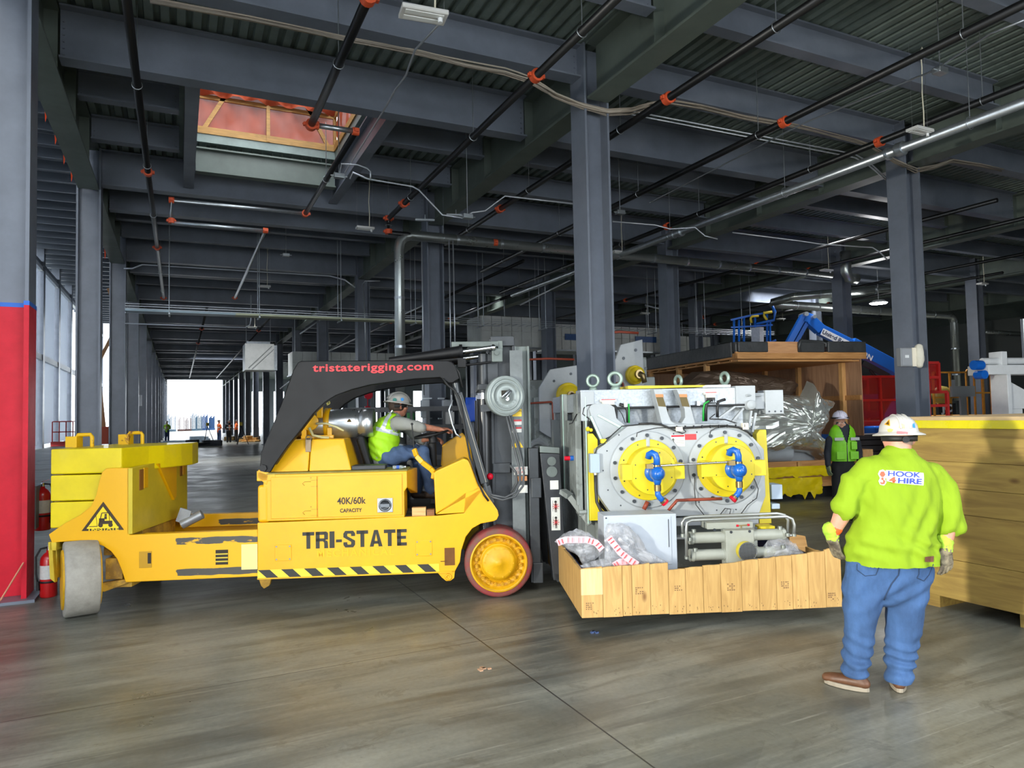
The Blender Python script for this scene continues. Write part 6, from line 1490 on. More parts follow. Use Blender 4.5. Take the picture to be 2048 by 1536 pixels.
# crate base
cb = W_thing('tarped_crate', 'pine crate base wrapped in yellow tarpaulin below the silver foil machine', 'crate', SR, sa)
mb = MB(); mb.box(-.2,L1+.2,.0,L2,.24,.72); obj('base_box', mb, wood('base_pine','#b9834a','#9c6b38','x'), cb)
mb = MB(); mb.box(-.25,L1+.25,-.03,.0,.24,.32); mb.box(-.25,L1+.25,-.05,-.02,.44,.50); mb.box(-.25,L1+.25,-.03,.0,.64,.76); obj('base_rail', mb, STUDX, cb, bevel=.004)
for x in (-.2,.33,1.2,2.1):
    mb = MB(); mb.box(x,x+.08,-.07,-.02,.30,.74); obj('base_post', mb, STUD, cb)
for y in (.2,1.8,3.6):
    mb = MB(); mb.box(-.2,L1+.2,y,y+.2,0,.24); obj('skid', mb, BLKM, cb)
YT = mat('yellow_tarp', '#e6cc0a', .3, 0, var=.12, vscale=4, bump=.5, bscale=6, coat=.4)
def crumple(x0,x1,z0,z1,y,nx,nz_,amp,seed,edge=.04):
    mb = MB(); vs = []
    for i in range(nx+1):
        for j in range(nz_+1):
            x = x0+(x1-x0)*i/nx; z = z0+(z1-z0)*j/nz_
            if j == 0: z += edge*2*noise.noise(V(i*.6,seed,0))
            vs.append((x+.01*noise.noise(V(i,j,seed)), y-abs(amp*noise.noise(V(i*.5,j*.5,seed))) - amp*.4*abs(noise.noise(V(i*1.3,j*1.7,seed+4))), z))
    mb.add(vs, [(i*(nz_+1)+j,(i+1)*(nz_+1)+j,(i+1)*(nz_+1)+j+1,i*(nz_+1)+j+1) for i in range(nx) for j in range(nz_)], True); return mb
obj('yellow_tarp', crumple(.40,2.35,.46,.66,-.08,24,6,.06,3), YT, cb, fix=False); obj('yellow_tarp', crumple(.25,1.7,.10,.44,-.10,22,8,.08,9,.08), YT, cb, fix=False)
# foil-wrapped machine
fo = W_thing('wrapped_machine', 'machine wrapped in crumpled silver foil sticking out of the open crate cover', 'machine', SR+V(0,0,.72), sa)
FOIL = mat('silver_foil', '#e2e6df', .27, .72, bump=.2, bscale=5)
FOIL_SHADED = mat('shaded_foil_brown', '#6b5a4c', .35, .4, bump=.25, bscale=4)  # same silver foil, its shade and dark reflections put into a brown colour
def foil(outline, y0, thick, seed, name, m, amp=.09):
    cx_ = sum(p[0] for p in outline)/len(outline); cz_ = sum(p[1] for p in outline)/len(outline); mb = MB(); N = len(outline); S_ = 8; K = 14; vs = []
    for k in range(K+1):
        f = 1-k/K
        for i in range(N*S_):
            a = outline[(i//S_) % N]; b2 = outline[(i//S_+1) % N]; g = (i % S_)/S_
            x = a[0]+(b2[0]-a[0])*g; z = a[1]+(b2[1]-a[1])*g; px, pz = cx_+(x-cx_)*f, cz_+(z-cz_)*f
            r1 = 1-abs(noise.noise(V(px*2.3+seed,pz*3.5,seed)))*2; r2 = 1-abs(noise.noise(V(px*7,pz*8+seed,1.)))*2; r1 += .35*(1-abs(noise.noise(V(px*15,pz*14,seed)))*2)
            vs.append((px, y0-thick*math.sqrt(max(0,1-f**2.5))-amp*r1*(1-f*.5)-amp*.45*r2, pz-.72))
    M4 = N*S_; mb.add(vs, [(k*M4+i,k*M4+(i+1)%M4,(k+1)*M4+(i+1)%M4,(k+1)*M4+i) for k in range(K) for i in range(M4)], False)
    return obj(name, mb, m, fo, fix=False)
def sp(u, v, y):     # pixel to shed-frame (x,z) on plane y
    Y0 = SR + ay_*y; d = ray(u, v); t = (Y0-CO).dot(ay_)/d.dot(ay_); q = CO+d*t-SR; return (q.dot(ax_), q.z)
foil([sp(u,v,.2) for u,v in [(1440,830),(1515,795),(1560,790),(1600,792),(1612,762),(1622,778),(1632,795),(1657,800),(1640,812),(1648,836),(1642,848),(1630,870),(1625,890),(1652,915),(1640,920),(1615,905),(1560,900),(1535,905),(1520,900),(1480,915),(1440,915)]], .25, .55, 2.3, 'foil_cover', FOIL)
foil([sp(u,v,.5) for u,v in [(1330,800),(1400,742),(1455,738),(1540,748),(1600,758),(1612,768),(1600,795),(1500,805),(1420,830)]], .9, .6, 7.7, 'foil_top', FOIL_SHADED, .06)
mb = MB(); mb.box(.1,1.9,.35,3.6,.0,1.3); mb.cyl((.2,.3,.25),(1.2,.25,.2),.22,n=24); obj('machine_core', mb, GRY, fo)
mb = MB(); p = sp(1630,890,.3); mb.box(p[0]-.05,p[0],.1,.2,p[1]-.72-.05,p[1]-.72+.55); obj('blue_strut', mb, mat('blue_paint','#1a56b0',.4), fo)
# ---------------- further mills behind
def small_mill(P, rz, s, label, flip=1):
    t = W_thing('rolling_mill', label, 'machine', P, rz)
    mb = MB(); mb.box(-.1*s,1.3*s,.0,1.4,0,1.9); mb.box(-.3*s,1.2*s,.3,1.3,1.2,2.2); obj('body', mb, GRYD, t, bevel=.02)
    mb = MB(); c_ = [(.0,1.35),(.0,2.05),(.25,2.35),(.9,2.42),(.95,1.2),(.3,1.2)]; mb.prism([(x*s,z) for x,z in c_], -.12,.0); obj('front_plate', mb, GRY, t, bevel=.01)
    mb = MB(); mb.lathe([(.24*s,.12),(.24*s,.26),(.22*s,.27),(0,.27)], (.60*s,0,1.92),(0,-1,0),36); mb.lathe([(.24*s,.26),(.19*s,.27),(.19*s,.45),(0,.45)], (.60*s,0,1.92),(0,-1,0),36); obj('yellow_boss', mb, mat('boss_yellow','#dfc31c',.45,0,var=.08), t)
    mb = MB()
    for a in range(6): mb.cyl((.6*s+.38*s*math.cos(a*PI/3+.3),-.14,1.9+.38*math.sin(a*PI/3+.3)),(.6*s+.38*s*math.cos(a*PI/3+.3),-.12,1.9+.38*math.sin(a*PI/3+.3)),.022,n=10)
    obj('plate_bolts', mb, BOLT, t)
    mb = MB(); mb.tube([(-.25*s,-.15,1.80),(.25*s,-.18,1.82),(.27*s,-.18,1.80),(.28*s,-.18,1.30),(.45*s,-.18,1.28)],.016,8); mb.tube([(-.5*s,-.2,2.5),(.2*s,-.2,2.52),(.75*s,-.2,2.50)],.018,8); obj('red_pipe', mb, mat('brown_pipe','#8c3c28'), t)
    mb = MB(); mb.cyl((.6*s,-.45,1.92),(.6*s,-.55,1.92),.06,n=14); mb.tube([(.6*s,-.55,1.92),(.68*s,-.58,1.90),(.72*s,-.58,1.80)],.04,10); obj('brass_fitting', mb, BRS, t)
    return t
Pm = atD(1078,860,12.6); m2_ = small_mill((Pm.x, Pm.y, 0), TA, .85, 'dusty grey roll machine with yellow hub, half hidden between the mast and the column'); m2_.scale = (1,1,1.1)
Pm = atD(1226,860,12.4); m3_ = small_mill((Pm.x, Pm.y, 0), TA, .55, 'grey machine with small yellow hub standing right of the big column')
m3_.scale = (1.1,1,1.27)
mb = MB(); mb.M = Matrix.Translation(atD(1085,905,11.4).xy.to_3d()) @ Matrix.Rotation(TA,4,'Z'); mb.box(-.25,.5,0,.9,0,.95); mb.prism([(-.3,.95),(-.3,1.28),(-.05,1.42),(.1,1.30),(.1,.95)],0,.1); mb.torus((-.08,-.01,1.2),(0,1,0),.12,.035,24,8); tag(obj('machine_bracket', mb, GRY, bevel=.01), 'pale grey machine bracket with a round hole standing behind the fork', 'machine part')
# blue tarp + steel rack behind driver
rk = W_thing('steel_rack', 'dark open steel rack with box frames behind the forklift driver', 'rack', (atD(690,905,15).x, atD(690,905,15).y, 0), TA)
mb = MB()
for z in (1.95,1.55,.9): mb.bar((0,0,z),(2.9,0,z),.06,.10)
for i in range(9): mb.bar((i*.35+.02,0,0),(i*.35+.02,0,1.95),.06,.07)
for i in (0,4,8): mb.bar((i*.35+.02,1.0,0),(i*.35+.02,1.0,1.95),.06,.07)
mb.bar((0,1,1.95),(2.9,1,1.95),.06,.1)
for i in (0,4,8): mb.bar((i*.35+.02,0,.9),(i*.35+.02,1.0,.9),.05,.05)
obj('rack_frame', mb, mat('rack_steel','#4e4f50',.5,.3,var=.3), rk)
mb = MB(); mb.box(-.1,2.9,0,1,.0,.06); obj('rack_base', mb, BLKM, rk)
for i, (x, cl, w_) in enumerate(((.08,'#d9622e',.24),(1.12,'#2f9a45',.12),(1.32,'#1f8f3c',.14),(2.12,'#c9c9c6',.22),(2.48,'#b9b9b4',.2))):
    mb = MB(); mb.box(x,x+w_,.1,.5,1.61,1.61+.26); o_ = obj('storage_bin', mb, mat('bin_%d' % i, cl, .5)); o_.matrix_world = Matrix.Translation(rk.location) @ Matrix.Rotation(TA,4,'Z'); tag(o_, ['orange bin on the steel rack behind the gas tank','narrow dark green bin on the rack beside the grey vest-height post','bright green bin on the rack left of the driver','white box on the rack right of the driver','pale box at the right end of the rack'][i], 'storage bin')
for o_ in list(C.objects):
    if o_.name.startswith('storage_bin'):
        mb = MB(); 
mb = MB(); mb.M = Matrix.Translation(atD(945,870,13).xy.to_3d()) @ Matrix.Rotation(TA,4,'Z'); mb.box(-.02,.03,0,.05,0,2.2)
bt2 = tag(obj('prop_post', mb, STEEL), 'thin steel post holding a blue tarp behind the mast', 'post')
cm = crumple(-.12,.30,1.65,2.12,0,8,9,.12,31,.06); q = MB(); q.M = Matrix.Translation(atD(945,870,12.9).xy.to_3d()) @ Matrix.Rotation(TA,4,'Z'); q.add(cm.v, cm.f, True)
tag(obj('blue_tarp', q, mat('blue_tarp','#1550c0',.5), fix=False), 'small crumpled blue tarp hung between guard strut and mast', 'tarp')
# ---------------- blue boom lift behind the crate cover
bl0 = atD(1700,840,19); bl = W_thing('boom_lift', 'blue articulated boom lift behind the timber crate cover', 'lift', (bl0.x, bl0.y, 0), 0)
BP = mat('lift_blue', '#1262c4', .35, 0, var=.08)
def D(u, v, dep=19): return atD(u, v, dep)
def bars(pts, w_, h, m, name, root, dep=19, **k):
    mb = MB()
    for a, b2 in zip(pts[:-1], pts[1:]): mb.bar(D(*a, dep), D(*b2, dep), w_, h)
    return addw(name, mb, m, root, **k)
bars([(1575,690),(1607,632)], .2, .16, BP, 'lower_arm', bl, bevel=.01); bars([(1590,688),(1614,645)], .12, .10, BP, 'tension_link', bl)
bars([(1607,634),(1622,640)], .25, .26, BP, 'knuckle', bl, bevel=.02)
bars([(1618,640),(1640,660),(1705,692)], .26, .27, BP, 'upper_arm', bl, bevel=.01); bars([(1700,688),(1835,760)], .30, .34, BP, 'upper_arm', bl, bevel=.01)
mb = MB(); mb.cyl(D(1607,630)+V(-.1,-.2,0), D(1607,630)+V(.1,.2,0), .06, n=12); mb.cyl(D(1620,636)+V(-.1,-.25,0), D(1620,636)+V(.1,.2,0), .05, n=12); addw('pivot_pin', mb, mat('pin_silver','#c0c6cc',.3,.7), bl)
mb = MB(); mb.cyl(D(1740,740,18.9), D(1760,765,18.9), .04, n=10); mb.bar(D(1725,725,18.9), D(1775,752,18.9), .1,.14); addw('boom_cylinder', mb, BLKM, bl)
a = D(1644,663,18.78); b2 = D(1700,691,18.78); dirx = (b2-a); 
mb = MB(); mb.bar(a, b2, .01, .19); pl = addw('name_plate', mb, mat('plate_white','#e6e9ee',.5), bl)
MT = frameM(D(1676,679,18.66), (b2-a), V(0,0,1)); inv = Matrix.Translation(bl.location).inverted()
text('plate_lettering', 'United Rentals', .155, mat('navy_letters','#16264f',.5), inv @ MT, bl, bold=.004)
MT = frameM(D(1733,712,18.7), (D(1780,735)-D(1733,712)), V(0,0,1)); text('model_lettering', '52N', .2, mat('plate_white','#e6e9ee'), inv @ MT, bl, bold=.006)
mb = MB(); mb.box(bl0.x-.2,bl0.x+2.6,bl0.y-.9,bl0.y+.9,.45,1.3); addw('turntable', mb, BP, bl, bevel=.05)
for dx, dy in ((.1,-1.),(2.2,-1.),(.1,.8),(2.2,.8)):
    mb = MB(); mb.cyl((bl0.x+dx,bl0.y+dy,.45),(bl0.x+dx,bl0.y+dy+.25,.45),.45,n=24); addw('wheel', mb, RUB, bl)
mb = MB(); mb.bar(D(1830,757), V(bl0.x+1.5,bl0.y,1.3), .3, .3); addw('boom_base', mb, BP, bl)
# basket
bars([(1462,640),(1497,632),(1552,622)], .05, .05, BP, 'basket_rail', bl, 18.6)
for u_, v0_, v1_ in ((1468,640,688),(1478,640,690),(1488,635,690),(1510,630,690),(1534,628,692),(1540,640,690)): bars([(u_,v0_),(u_,v1_)], .04, .04, BP, 'basket_post', bl, 18.6)
bars([(1462,655),(1545,650)], .04,.04, BP,'basket_rail', bl,18.6); bars([(1520,695),(1552,680)], .05,.05, BP,'basket_rail', bl,18.6)
mb = MB(); mb.bar(D(1515,655,18.5), D(1515,686,18.5), .3,.14,up=(1,0,0)); addw('control_sheet', mb, mat('control_white','#cfd3dc',.6,0,var=.2,vscale=20), bl)
mb = MB(); mb.tube([D(1512,648,18.5),D(1548,640,18.5),D(1550,625,18.5),D(1545,612,18.5)],.035,8); addw('basket_hoop', mb, BP, bl)
mb = MB(); mb.tube([D(1534,640,18.4),D(1528,632,18.4),D(1528,626,18.4),D(1544,624,18.4)],.035,8); mb.tube([D(1503,646,18.4),D(1501,637,18.4),D(1504,633,18.4),D(1517,632,18.4)],.03,8); addw('foam_guard', mb, mat('foam_yellow','#e0c437',.7), bl)
# ---------------- red platform lift and black stack right of it
rl0 = atD(1722,866,18.4); rl = W_thing('scissor_lift', 'red platform lift with mesh sides right of the crate cover', 'lift', (rl0.x, rl0.y, 0), sa)
RP = mat('lift_red', '#c4231f', .4, 0, var=.1); TR = mat('red_mesh', '#b01f1c', .35, 0, alpha=.6)
def box_frame(mb, x0,x1,y,z0,z1,n,r=.03):
    for z in (z0,(z0+z1)/2,z1): mb.bar((x0,y,z),(x1,y,z),r*2,r*2)
    for i in range(n+1): x = x0+(x1-x0)*i/n; mb.bar((x,y,z0),(x,y,z1),r*2,r*2)
for y_ in (0,1.2): mb = MB(); box_frame(mb,0,1.3,y_,1.35,2.6,2); obj('guard_rail', mb, RP, rl)
mb = MB(); mb.box(0,1.3,.02,.03,1.35,2.6); obj('mesh_panel', mb, TR, rl)
mb = MB(); mb.box(-.02,1.32,-.02,1.25,1.12,1.42); obj('platform', mb, RP, rl)
mb = MB(); mb.box(.1,1.2,.5,.6,1.5,1.7); mb.box(.0,1.2,.7,.8,2.0,2.15); obj('purple_bar', mb, mat('purple_bar','#5a4a9a',.5), rl)
mb = MB(); mb.box(0,1.3,0,1.2,.1,1.1); obj('chassis', mb, BLKM, rl)
st0 = atD(1728,880,17.2); stk = W_thing('case_stack', 'stack of black ribbed cases with white lettering beside the man in green vest', 'case', (st0.x, st0.y, 0), sa)
mb = MB()
for i in range(8): mb.box(-.4,1.2,0,.7,.02+i*.14,.02+i*.14+.125)
obj('ribbed_case', mb, mat('case_dark','#2a2d2f',.5), stk, bevel=.01)
text('lettering', 'MACK', .13, WHITE, frameM((-.02,-.012,.62), (1,0,.05),(0,0,1)), stk, bold=.003, xs=1.3, shear=.3)
bx0 = atD(1728,905,13.2); mb = MB(); mb.M = Matrix.Translation((bx0.x,bx0.y,0)) @ Matrix.Rotation(sa,4,'Z'); mb.box(-.05,.2,0,.3,0,1.0); tag(obj('wooden_post', mb, STUD), 'short pine box upright at the right shoulder of the man in green vest', 'timber post')
# ---------------- lifts at far right
r20 = atD(1878,850,15.5); r2 = W_thing('scissor_lift', 'red lift basket seen between the right column and the yellow platform', 'lift', (r20.x, r20.y, 0), sa)
mb = MB(); box_frame(mb,-.25,.25,0,1.5,2.1,1); box_frame(mb,-.25,.05,0,2.1,2.75,1); obj('guard_rail', mb, RP, r2); mb = MB(); mb.box(-.35,.35,0,.9,.9,1.5); mb.box(-.3,.3,.1,.8,0,.9); obj('platform', mb, RP, r2)
mb = MB(); mb.box(-.25,.05,.02,.03,2.1,2.75); obj('mesh_panel', mb, TR, r2)
y20 = atD(1930,850,17.5); y2 = W_thing('scissor_lift', 'worn yellow platform lift with rounded rails behind the right crate', 'lift', (y20.x, y20.y, 0), sa)
YO = mat('lift_ochre', '#c98a2c', .5, 0, var=.25, vscale=9)
mb = MB()
for x0 in (.1,.35,.62): mb.tube([(x0,0,1.5),(x0,0,2.62),(x0+.04,0,2.68),(x0+.2,0,2.68),(x0+.24,0,2.62),(x0+.24,0,1.5)],.022,8)
mb.bar((.1,0,2.1),(.86,0,2.1),.04,.04); mb.bar((-.9,0,2.62),(.1,0,2.62),.04,.04); mb.bar((-.9,0,2.0),(.1,0,2.0),.04,.04)
for x in (-.9,-.4): mb.bar((x,0,1.5),(x,0,2.62),.04,.04)
obj('guard_rail', mb, YO, y2); mb = MB(); mb.box(-.9,.9,.0,.9,1.1,1.55); obj('platform', mb, YO, y2, bevel=.02); mb = MB(); mb.box(-.8,.8,.1,.8,0,1.1); obj('chassis', mb, BLKM, y2)
text('lettering', 'JC', .26, WHITE, frameM((-.55,-.03,1.72), (1,0,0),(0,0,1)), y2, bold=.012, xs=1.2)
mb = MB(); mb.box(-.78,-.28,-.02,.0,1.58,1.85); obj('dark_panel', mb, BLKM, y2)
mb = MB(); mb.ball((-.55,.1,2.05),.32,14,(1,.4,.75)); obj('yellow_tank', mb, mat('tank_olive','#a3924a',.4,0,var=.2,coat=.4), y2)
gb = atD(1925,800,16.6); mb = MB(); mb.M = Matrix.Translation((gb.x,gb.y,0)) @ Matrix.Rotation(sa,4,'Z'); mb.box(-.30,.38,0,.05,2.0,2.25); mb.box(-.05,.12,0,.05,0,2.0); mb.box(-.3,-.2,-.01,.0,2.25,2.4); tag(obj('steel_stand', mb, mat('stand_grey','#8d9294',.5,.2)), 'grey T-shaped steel stand in front of the yellow platform lift', 'stand')
cr0 = atD(2010,850,14.5); cr = W_thing('conveyor', 'white conveyor arm with blue motor at the right edge of the photo', 'machine', (cr0.x, cr0.y, 0), sa)
mb = MB(); mb.box(-.35,2.2,0,.5,2.42,2.62); mb.cyl((-.4,.1,2.70),(2.2,.1,2.72),.07,n=14); mb.box(-.0,.15,.0,.3,2.62,2.9); mb.box(.12,.22,0,.4,0,2.42); mb.box(1.2,1.35,0,.4,0,2.42); mb.prism([(.25,2.3),(.25,1.7),(.9,1.7),(.9,2.0)],.1,.2); mb.box(.3,.6,.1,.4,.6,1.7); obj('conveyor_frame', mb, WHITE, cr, bevel=.01)
mb = MB(); mb.cyl((-.62,.1,2.62),(-.42,.1,2.62),.10,n=16); mb.cyl((-.45,.0,2.42),(-.45,.2,2.42),.09,n=16); obj('motor', mb, BP, cr)
mb = MB(); mb.cyl((.75,.1,2.75),(.75,.1,3.6),.06,n=12); mb.cyl((.95,.1,2.75),(.95,.1,3.6),.06,n=12); obj('riser_pipe', mb, GALV, cr)
# ---------------- spiral ducts
def duct(name, label, pts, r, depf=None):
    mb = MB(); mb.tube(pts, r, 20)
    d = W_thing(name, label, 'duct', pts[0]); addw('duct_pipe', mb, mat('spiral_duct','#aab0ae',.28,.85,var=.12,vscale=3), d)
    mb = MB()
    for a, b2 in zip(pts[:-1], pts[1:]):
        L_ = (b2-a).length; n_ = int(L_/1.2)
        for i in range(1, n_+1):
            c5 = a+(b2-a)*(i/(n_+1)); dd = (b2-a).normalized(); mb.cyl(c5-dd*.03, c5+dd*.03, r*1.08, n=20)
    if mb.v: addw('duct_band', mb, GALV, d)
    return d
DY_ = 15.2
def dY(u, v): return atY(u, v, DY_)
p0 = dY(803,900); p0 = V(p0.x, DY_, 0.05)
el = [V(p0.x,DY_,5.55), V(p0.x+.03,DY_,5.72), V(p0.x+.12,DY_,5.84), V(p0.x+.28,DY_,5.90)]
pe = dY(1662,563)
duct('spiral_duct', 'tall vertical galvanised spiral duct with elbow, left of the driver column', [p0]+el+[V(pe.x,DY_,5.90)], .115)
pe2 = dY(1690,545); duct('spiral_duct', 'galvanised duct elbow end near the ceiling left of the lit lamp', [V(pe2.x+.05,DY_,6.7), V(pe2.x+.05,DY_,6.05), V(pe2.x+.15,DY_,5.88), V(pe2.x+.5,DY_,5.85)], .16)
q0 = atY(1545,608,19.5); q1 = atY(1905,628,19.5); duct('spiral_duct', 'long galvanised duct run dropping to a vertical leg right of the right column', [V(q0.x,19.5,q0.z), V(q1.x-.2,19.5,q0.z), V(q1.x,19.5,q0.z-.12), V(q1.x+.08,19.5,q0.z-.3), V(q1.x+.1,19.5,2.0)], .16)
q0 = atY(1545,605,19.4); q1 = atX(1680,580,q0.x+3); duct('spiral_duct', 'galvanised duct branch running towards the camera from the long duct', [q0, V(q0.x+.2,18.6,q0.z+.1), V(q0.x+3.2,16.4,q0.z+.25)], .15)
q0 = atY(1970,664,22); duct('spiral_duct', 'pale horizontal pipe low at the right edge behind the dark column', [q0, V(q0.x+6,22,q0.z)], .12)
# insulated air-handling boxes
RBX = mat('ribbed_box', '#c6c9c5', .5, .1, var=.2, vscale=1.2)
def rbox(P0, x1, h, label, win=()):
    t = W_thing('air_duct', label, 'air duct', P0)
    L_ = x1-P0[0]; mb = MB(); mb.box(0,L_,.05,1.4,0,h); x = 0
    while x < L_-.1: mb.box(x+.02,min(L_,x+.40),-.0,.05,0,h*.49); mb.box(x+.02,min(L_,x+.40),-.0,.05,h*.51,h); x += .42
    obj('duct_casing', mb, RBX, t)
    for w_ in win: mb = MB(); mb.box(w_-.55,w_+.55,-.06,-.03,h*.38,h*.62); obj('blue_vent', mb, mat('vent_blue','#31598f',.4,0,var=.3,vscale=20), t)
    mb = MB(); mb.box(-.05,L_+.05,-.05,1.45,-.06,0); obj('base_flange', mb, GALV, t)
    for w_ in (.2, L_/2, L_-.2): mb = MB(); mb.cyl((w_,.7,h),(w_,.7,7.2-P0[2]),.02,n=6); obj('hanger_rod', mb, GALV, t)
a = atY(962,650,24); b2 = atY(1040,650,24); rbox((a.x,24,4.35), atY(1085,650,24).x, 1.15, 'silvery insulated air duct box just right of the mast top')
a = atY(1105,655,25); rbox((a.x,25,4.4), atY(1320,655,25).x, 1.05, 'long silvery air duct with two blue vents behind the big column', (1.1,4.6))
a = atY(1345,665,27); rbox((a.x,27,4.5), atY(1420,665,27).x, .9, 'short silvery air duct right of the blue-vented one')
a = atY(585,690,32); rbox((a.x,32,3.75), atY(870,690,32).x, 1.0, 'long silvery air duct above the forklift guard')
hb0 = atD(490,740,33); hb = W_thing('air_handler', 'square silver insulated box hanging over the aisle left of the guard', 'air handler', (hb0.x, hb0.y, hb0.z))
mb = MB(); mb.box(0,1.3,-.1,1.3,0,1.25); obj('casing', mb, mat('foil_insulation','#b9bbb8',.35,.5,var=.15,vscale=3), hb); mb = MB(); mb.box(.1,1.15,.2,1.1,1.25,1.38); mb.box(1.3,1.45,.0,1.2,.0,1.2); obj('collar', mb, GALV, hb)
mb = MB(); mb.bar((.15,-.11,.1),(1.2,-.11,1.15),.01,.03); mb.bar((.3,-.11,.05),(1.28,-.11,1.0),.01,.02); obj('seam_tape', mb, mat('seam_dark','#6d706e',.5), hb)
mb = MB()
for x in (.1,1.2): mb.cyl((x,.5,1.38),(x,.5,7.2-hb0.z),.015,n=6)
obj('hanger_rod', mb, GALV, hb)
# cable tray along x
ty = 20.0; a = atY(250,616,ty); t_z = a.z
tr_ = W_thing('cable_tray', 'long wire cable tray crossing the aisle on hanger rods', 'cable tray', (a.x,ty,t_z))
L_ = 22; mb = MB()
for y in (0,.45):
    for z in (0,.06,.12): mb.bar((0,y,z),(L_,y,z),.015,.012)
for i in range(int(L_/.25)): mb.bar((i*.25,0,0),(i*.25,.45,0),.012,.012)
obj('tray_wire', mb, GALV, tr_)
mb = MB(); mb.box(0,2.6,.02,.43,-.06,-.01); obj('tray_cover', mb, mat('tray_blue_grey','#9db0bb',.4,.3), tr_); mb = MB(); mb.box(2.6,9,.02,.43,-.06,-.01); obj('tray_cover', mb, mat('tray_pale','#b9bda0',.45,.3), tr_)
for i in range(10): mb = MB(); mb.cyl((1+i*2.2,.0,-.1),(1+i*2.2,.0,7.0-t_z),.012,n=6); mb.cyl((1+i*2.2,.45,-.1),(1+i*2.2,.45,7.0-t_z),.012,n=6); mb.bar((1+i*2.2,-.05,-.1),(1+i*2.2,.5,-.1),.04,.03); obj('tray_hanger', mb, GALV, tr_)
# ---------------- sprinkler pipes, conduits
def pipe(label, pts, r, m=BPIPE, coup=(), name='sprinkler_pipe', cat='pipe', hang=True, group=None):
    t = W_thing(name, label, cat, pts[0], 0, group)
    mb = MB(); mb.tube(pts, r, 10); addw('pipe_run', mb, m, t)
    for c5 in coup:
        p, d = c5; d = d.normalized(); mb = MB(); mb.cyl(p-d*.05, p+d*.05, r*1.55, n=12); s_ = d.cross(V(0,0,1)); s_ = (s_ if s_.length > .1 else V(1,0,0)).normalized(); mb.bar(p-s_*r*2.1, p+s_*r*2.1, .06, .05); mb.ball(p-s_*r*2, .02, 6); addw('coupling', mb, ORANGE, t)
    if hang:
        a = pts[0]; 
        for a, b2 in zip(pts[:-1], pts[1:]):
            L_ = (b2-a).length; n_ = max(1, int(L_/3.0))
            for i in range(n_):
                p = a+(b2-a)*((i+.5)/n_)
                if p.z < 7.2: mb = MB(); mb.cyl(p+V(0,0,r), V(p.x,p.y,7.3), .007, n=5); mb.torus(p, (b2-a), r*1.25, .006, 12, 5); addw('hanger', mb, GALV, t)
    return t
ZP = 6.22
def Zp(u, v, z=ZP): return atZ(u, v, z)
a, b2 = Zp(757,-60), Zp(625,250); x_ = (a.x+b2.x)/2
pipe('black sprinkler pipe ending at the right edge of the roof opening', [V(x_,a.y,ZP), V(x_,Zp(625,250).y,ZP)], .055, coup=((V(x_,Zp(757,0).y,ZP),V(0,1,0)),(V(x_,Zp(625,250).y,ZP),V(0,1,0))))
a, b2 = Zp(628,250), Zp(708,268); pipe('short galvanised cross pipe right of the roof opening', [a, V(b2.x,a.y,ZP)], .04, GALV, coup=((V(b2.x,a.y,ZP),V(1,0,0)),(a+V(.02,0,0),V(1,0,0))), hang=False)
xx = b2.x; a2 = Zp(617,428); pipe('black sprinkler pipe dropping back from the short cross pipe', [V(xx,a.y,ZP), V(xx,a2.y,ZP)], .05, coup=((V(xx,a2.y,ZP),V(0,1,0)),))
a3 = Zp(343,402); pipe('bright galvanised cross pipe under the roof opening, upper one', [V(xx,a2.y,ZP), V(a3.x,a2.y,ZP), V(a3.x,a2.y,ZP-.45)], .04, GALV, coup=((V(a3.x,a2.y,ZP),V(1,0,0)),(V(a3.x,a2.y,ZP-.42),V(0,0,1))), hang=False)
a4 = atY(531,470,a2.y); a5 = Zp(487,568,ZP-.45); pipe('bright galvanised cross pipe under the roof opening, lower one', [V(a3.x,a2.y,ZP-.45), V(a4.x,a2.y,ZP-.45), V(a4.x,a2.y+9,ZP-.45)], .038, GALV, coup=((V(a4.x,a2.y,ZP-.45),V(1,0,0)),(V(a4.x,a2.y+9,ZP-.45),V(0,1,0))), hang=False)
a = Zp(285,0); x_ = Zp(296,345).x; pipe('long black sprinkler pipe nearest to the left columns', [V(x_,5.4,ZP), V(x_,28,ZP)], .05, coup=((V(x_,Zp(303,345).y,ZP),V(0,1,0)),(V(x_,Zp(318,495).y,ZP),V(0,1,0)),(V(x_,28,ZP),V(0,1,0))))
x_ = Zp(1000,218).x; a = Zp(1225,0); b2 = Zp(779,437); xm = (a.x+b2.x)/2; pipe('black sprinkler pipe passing left of the big column', [V(xm,a.y-1,ZP), V(xm,b2.y,ZP), V(xm,b2.y,ZP-.32), V(xm+2.6,b2.y,ZP-.32)], .055, coup=((V(xm,Zp(1065,150).y,ZP),V(0,1,0)),(V(xm,Zp(808,407).y,ZP),V(0,1,0)),(V(xm,b2.y,ZP),V(0,0,1)),(V(xm,b2.y,ZP-.3),V(0,0,1)),(V(xm+2.6,b2.y,ZP-.32),V(1,0,0))))
a, b2 = Zp(1640,0), Zp(890,489); xm = (a.x+b2.x)/2; pipe('black sprinkler pipe crossing the cable bundle right of the big column', [V(xm,a.y-1,ZP), V(xm,b2.y,ZP)], .055, coup=((V(xm,Zp(1337,197).y,ZP),V(0,1,0)),(V(xm,Zp(1000,418).y,ZP),V(0,1,0))))
a, b2 = Zp(2048,12), Zp(1262,393); xm = (a.x+b2.x)/2; pipe('black sprinkler pipe second to the right of the big column', [V(xm,a.y-1,ZP), V(xm,b2.y+8,ZP)], .055, coup=((V(xm,Zp(1568,244).y,ZP),V(0,1,0)),))
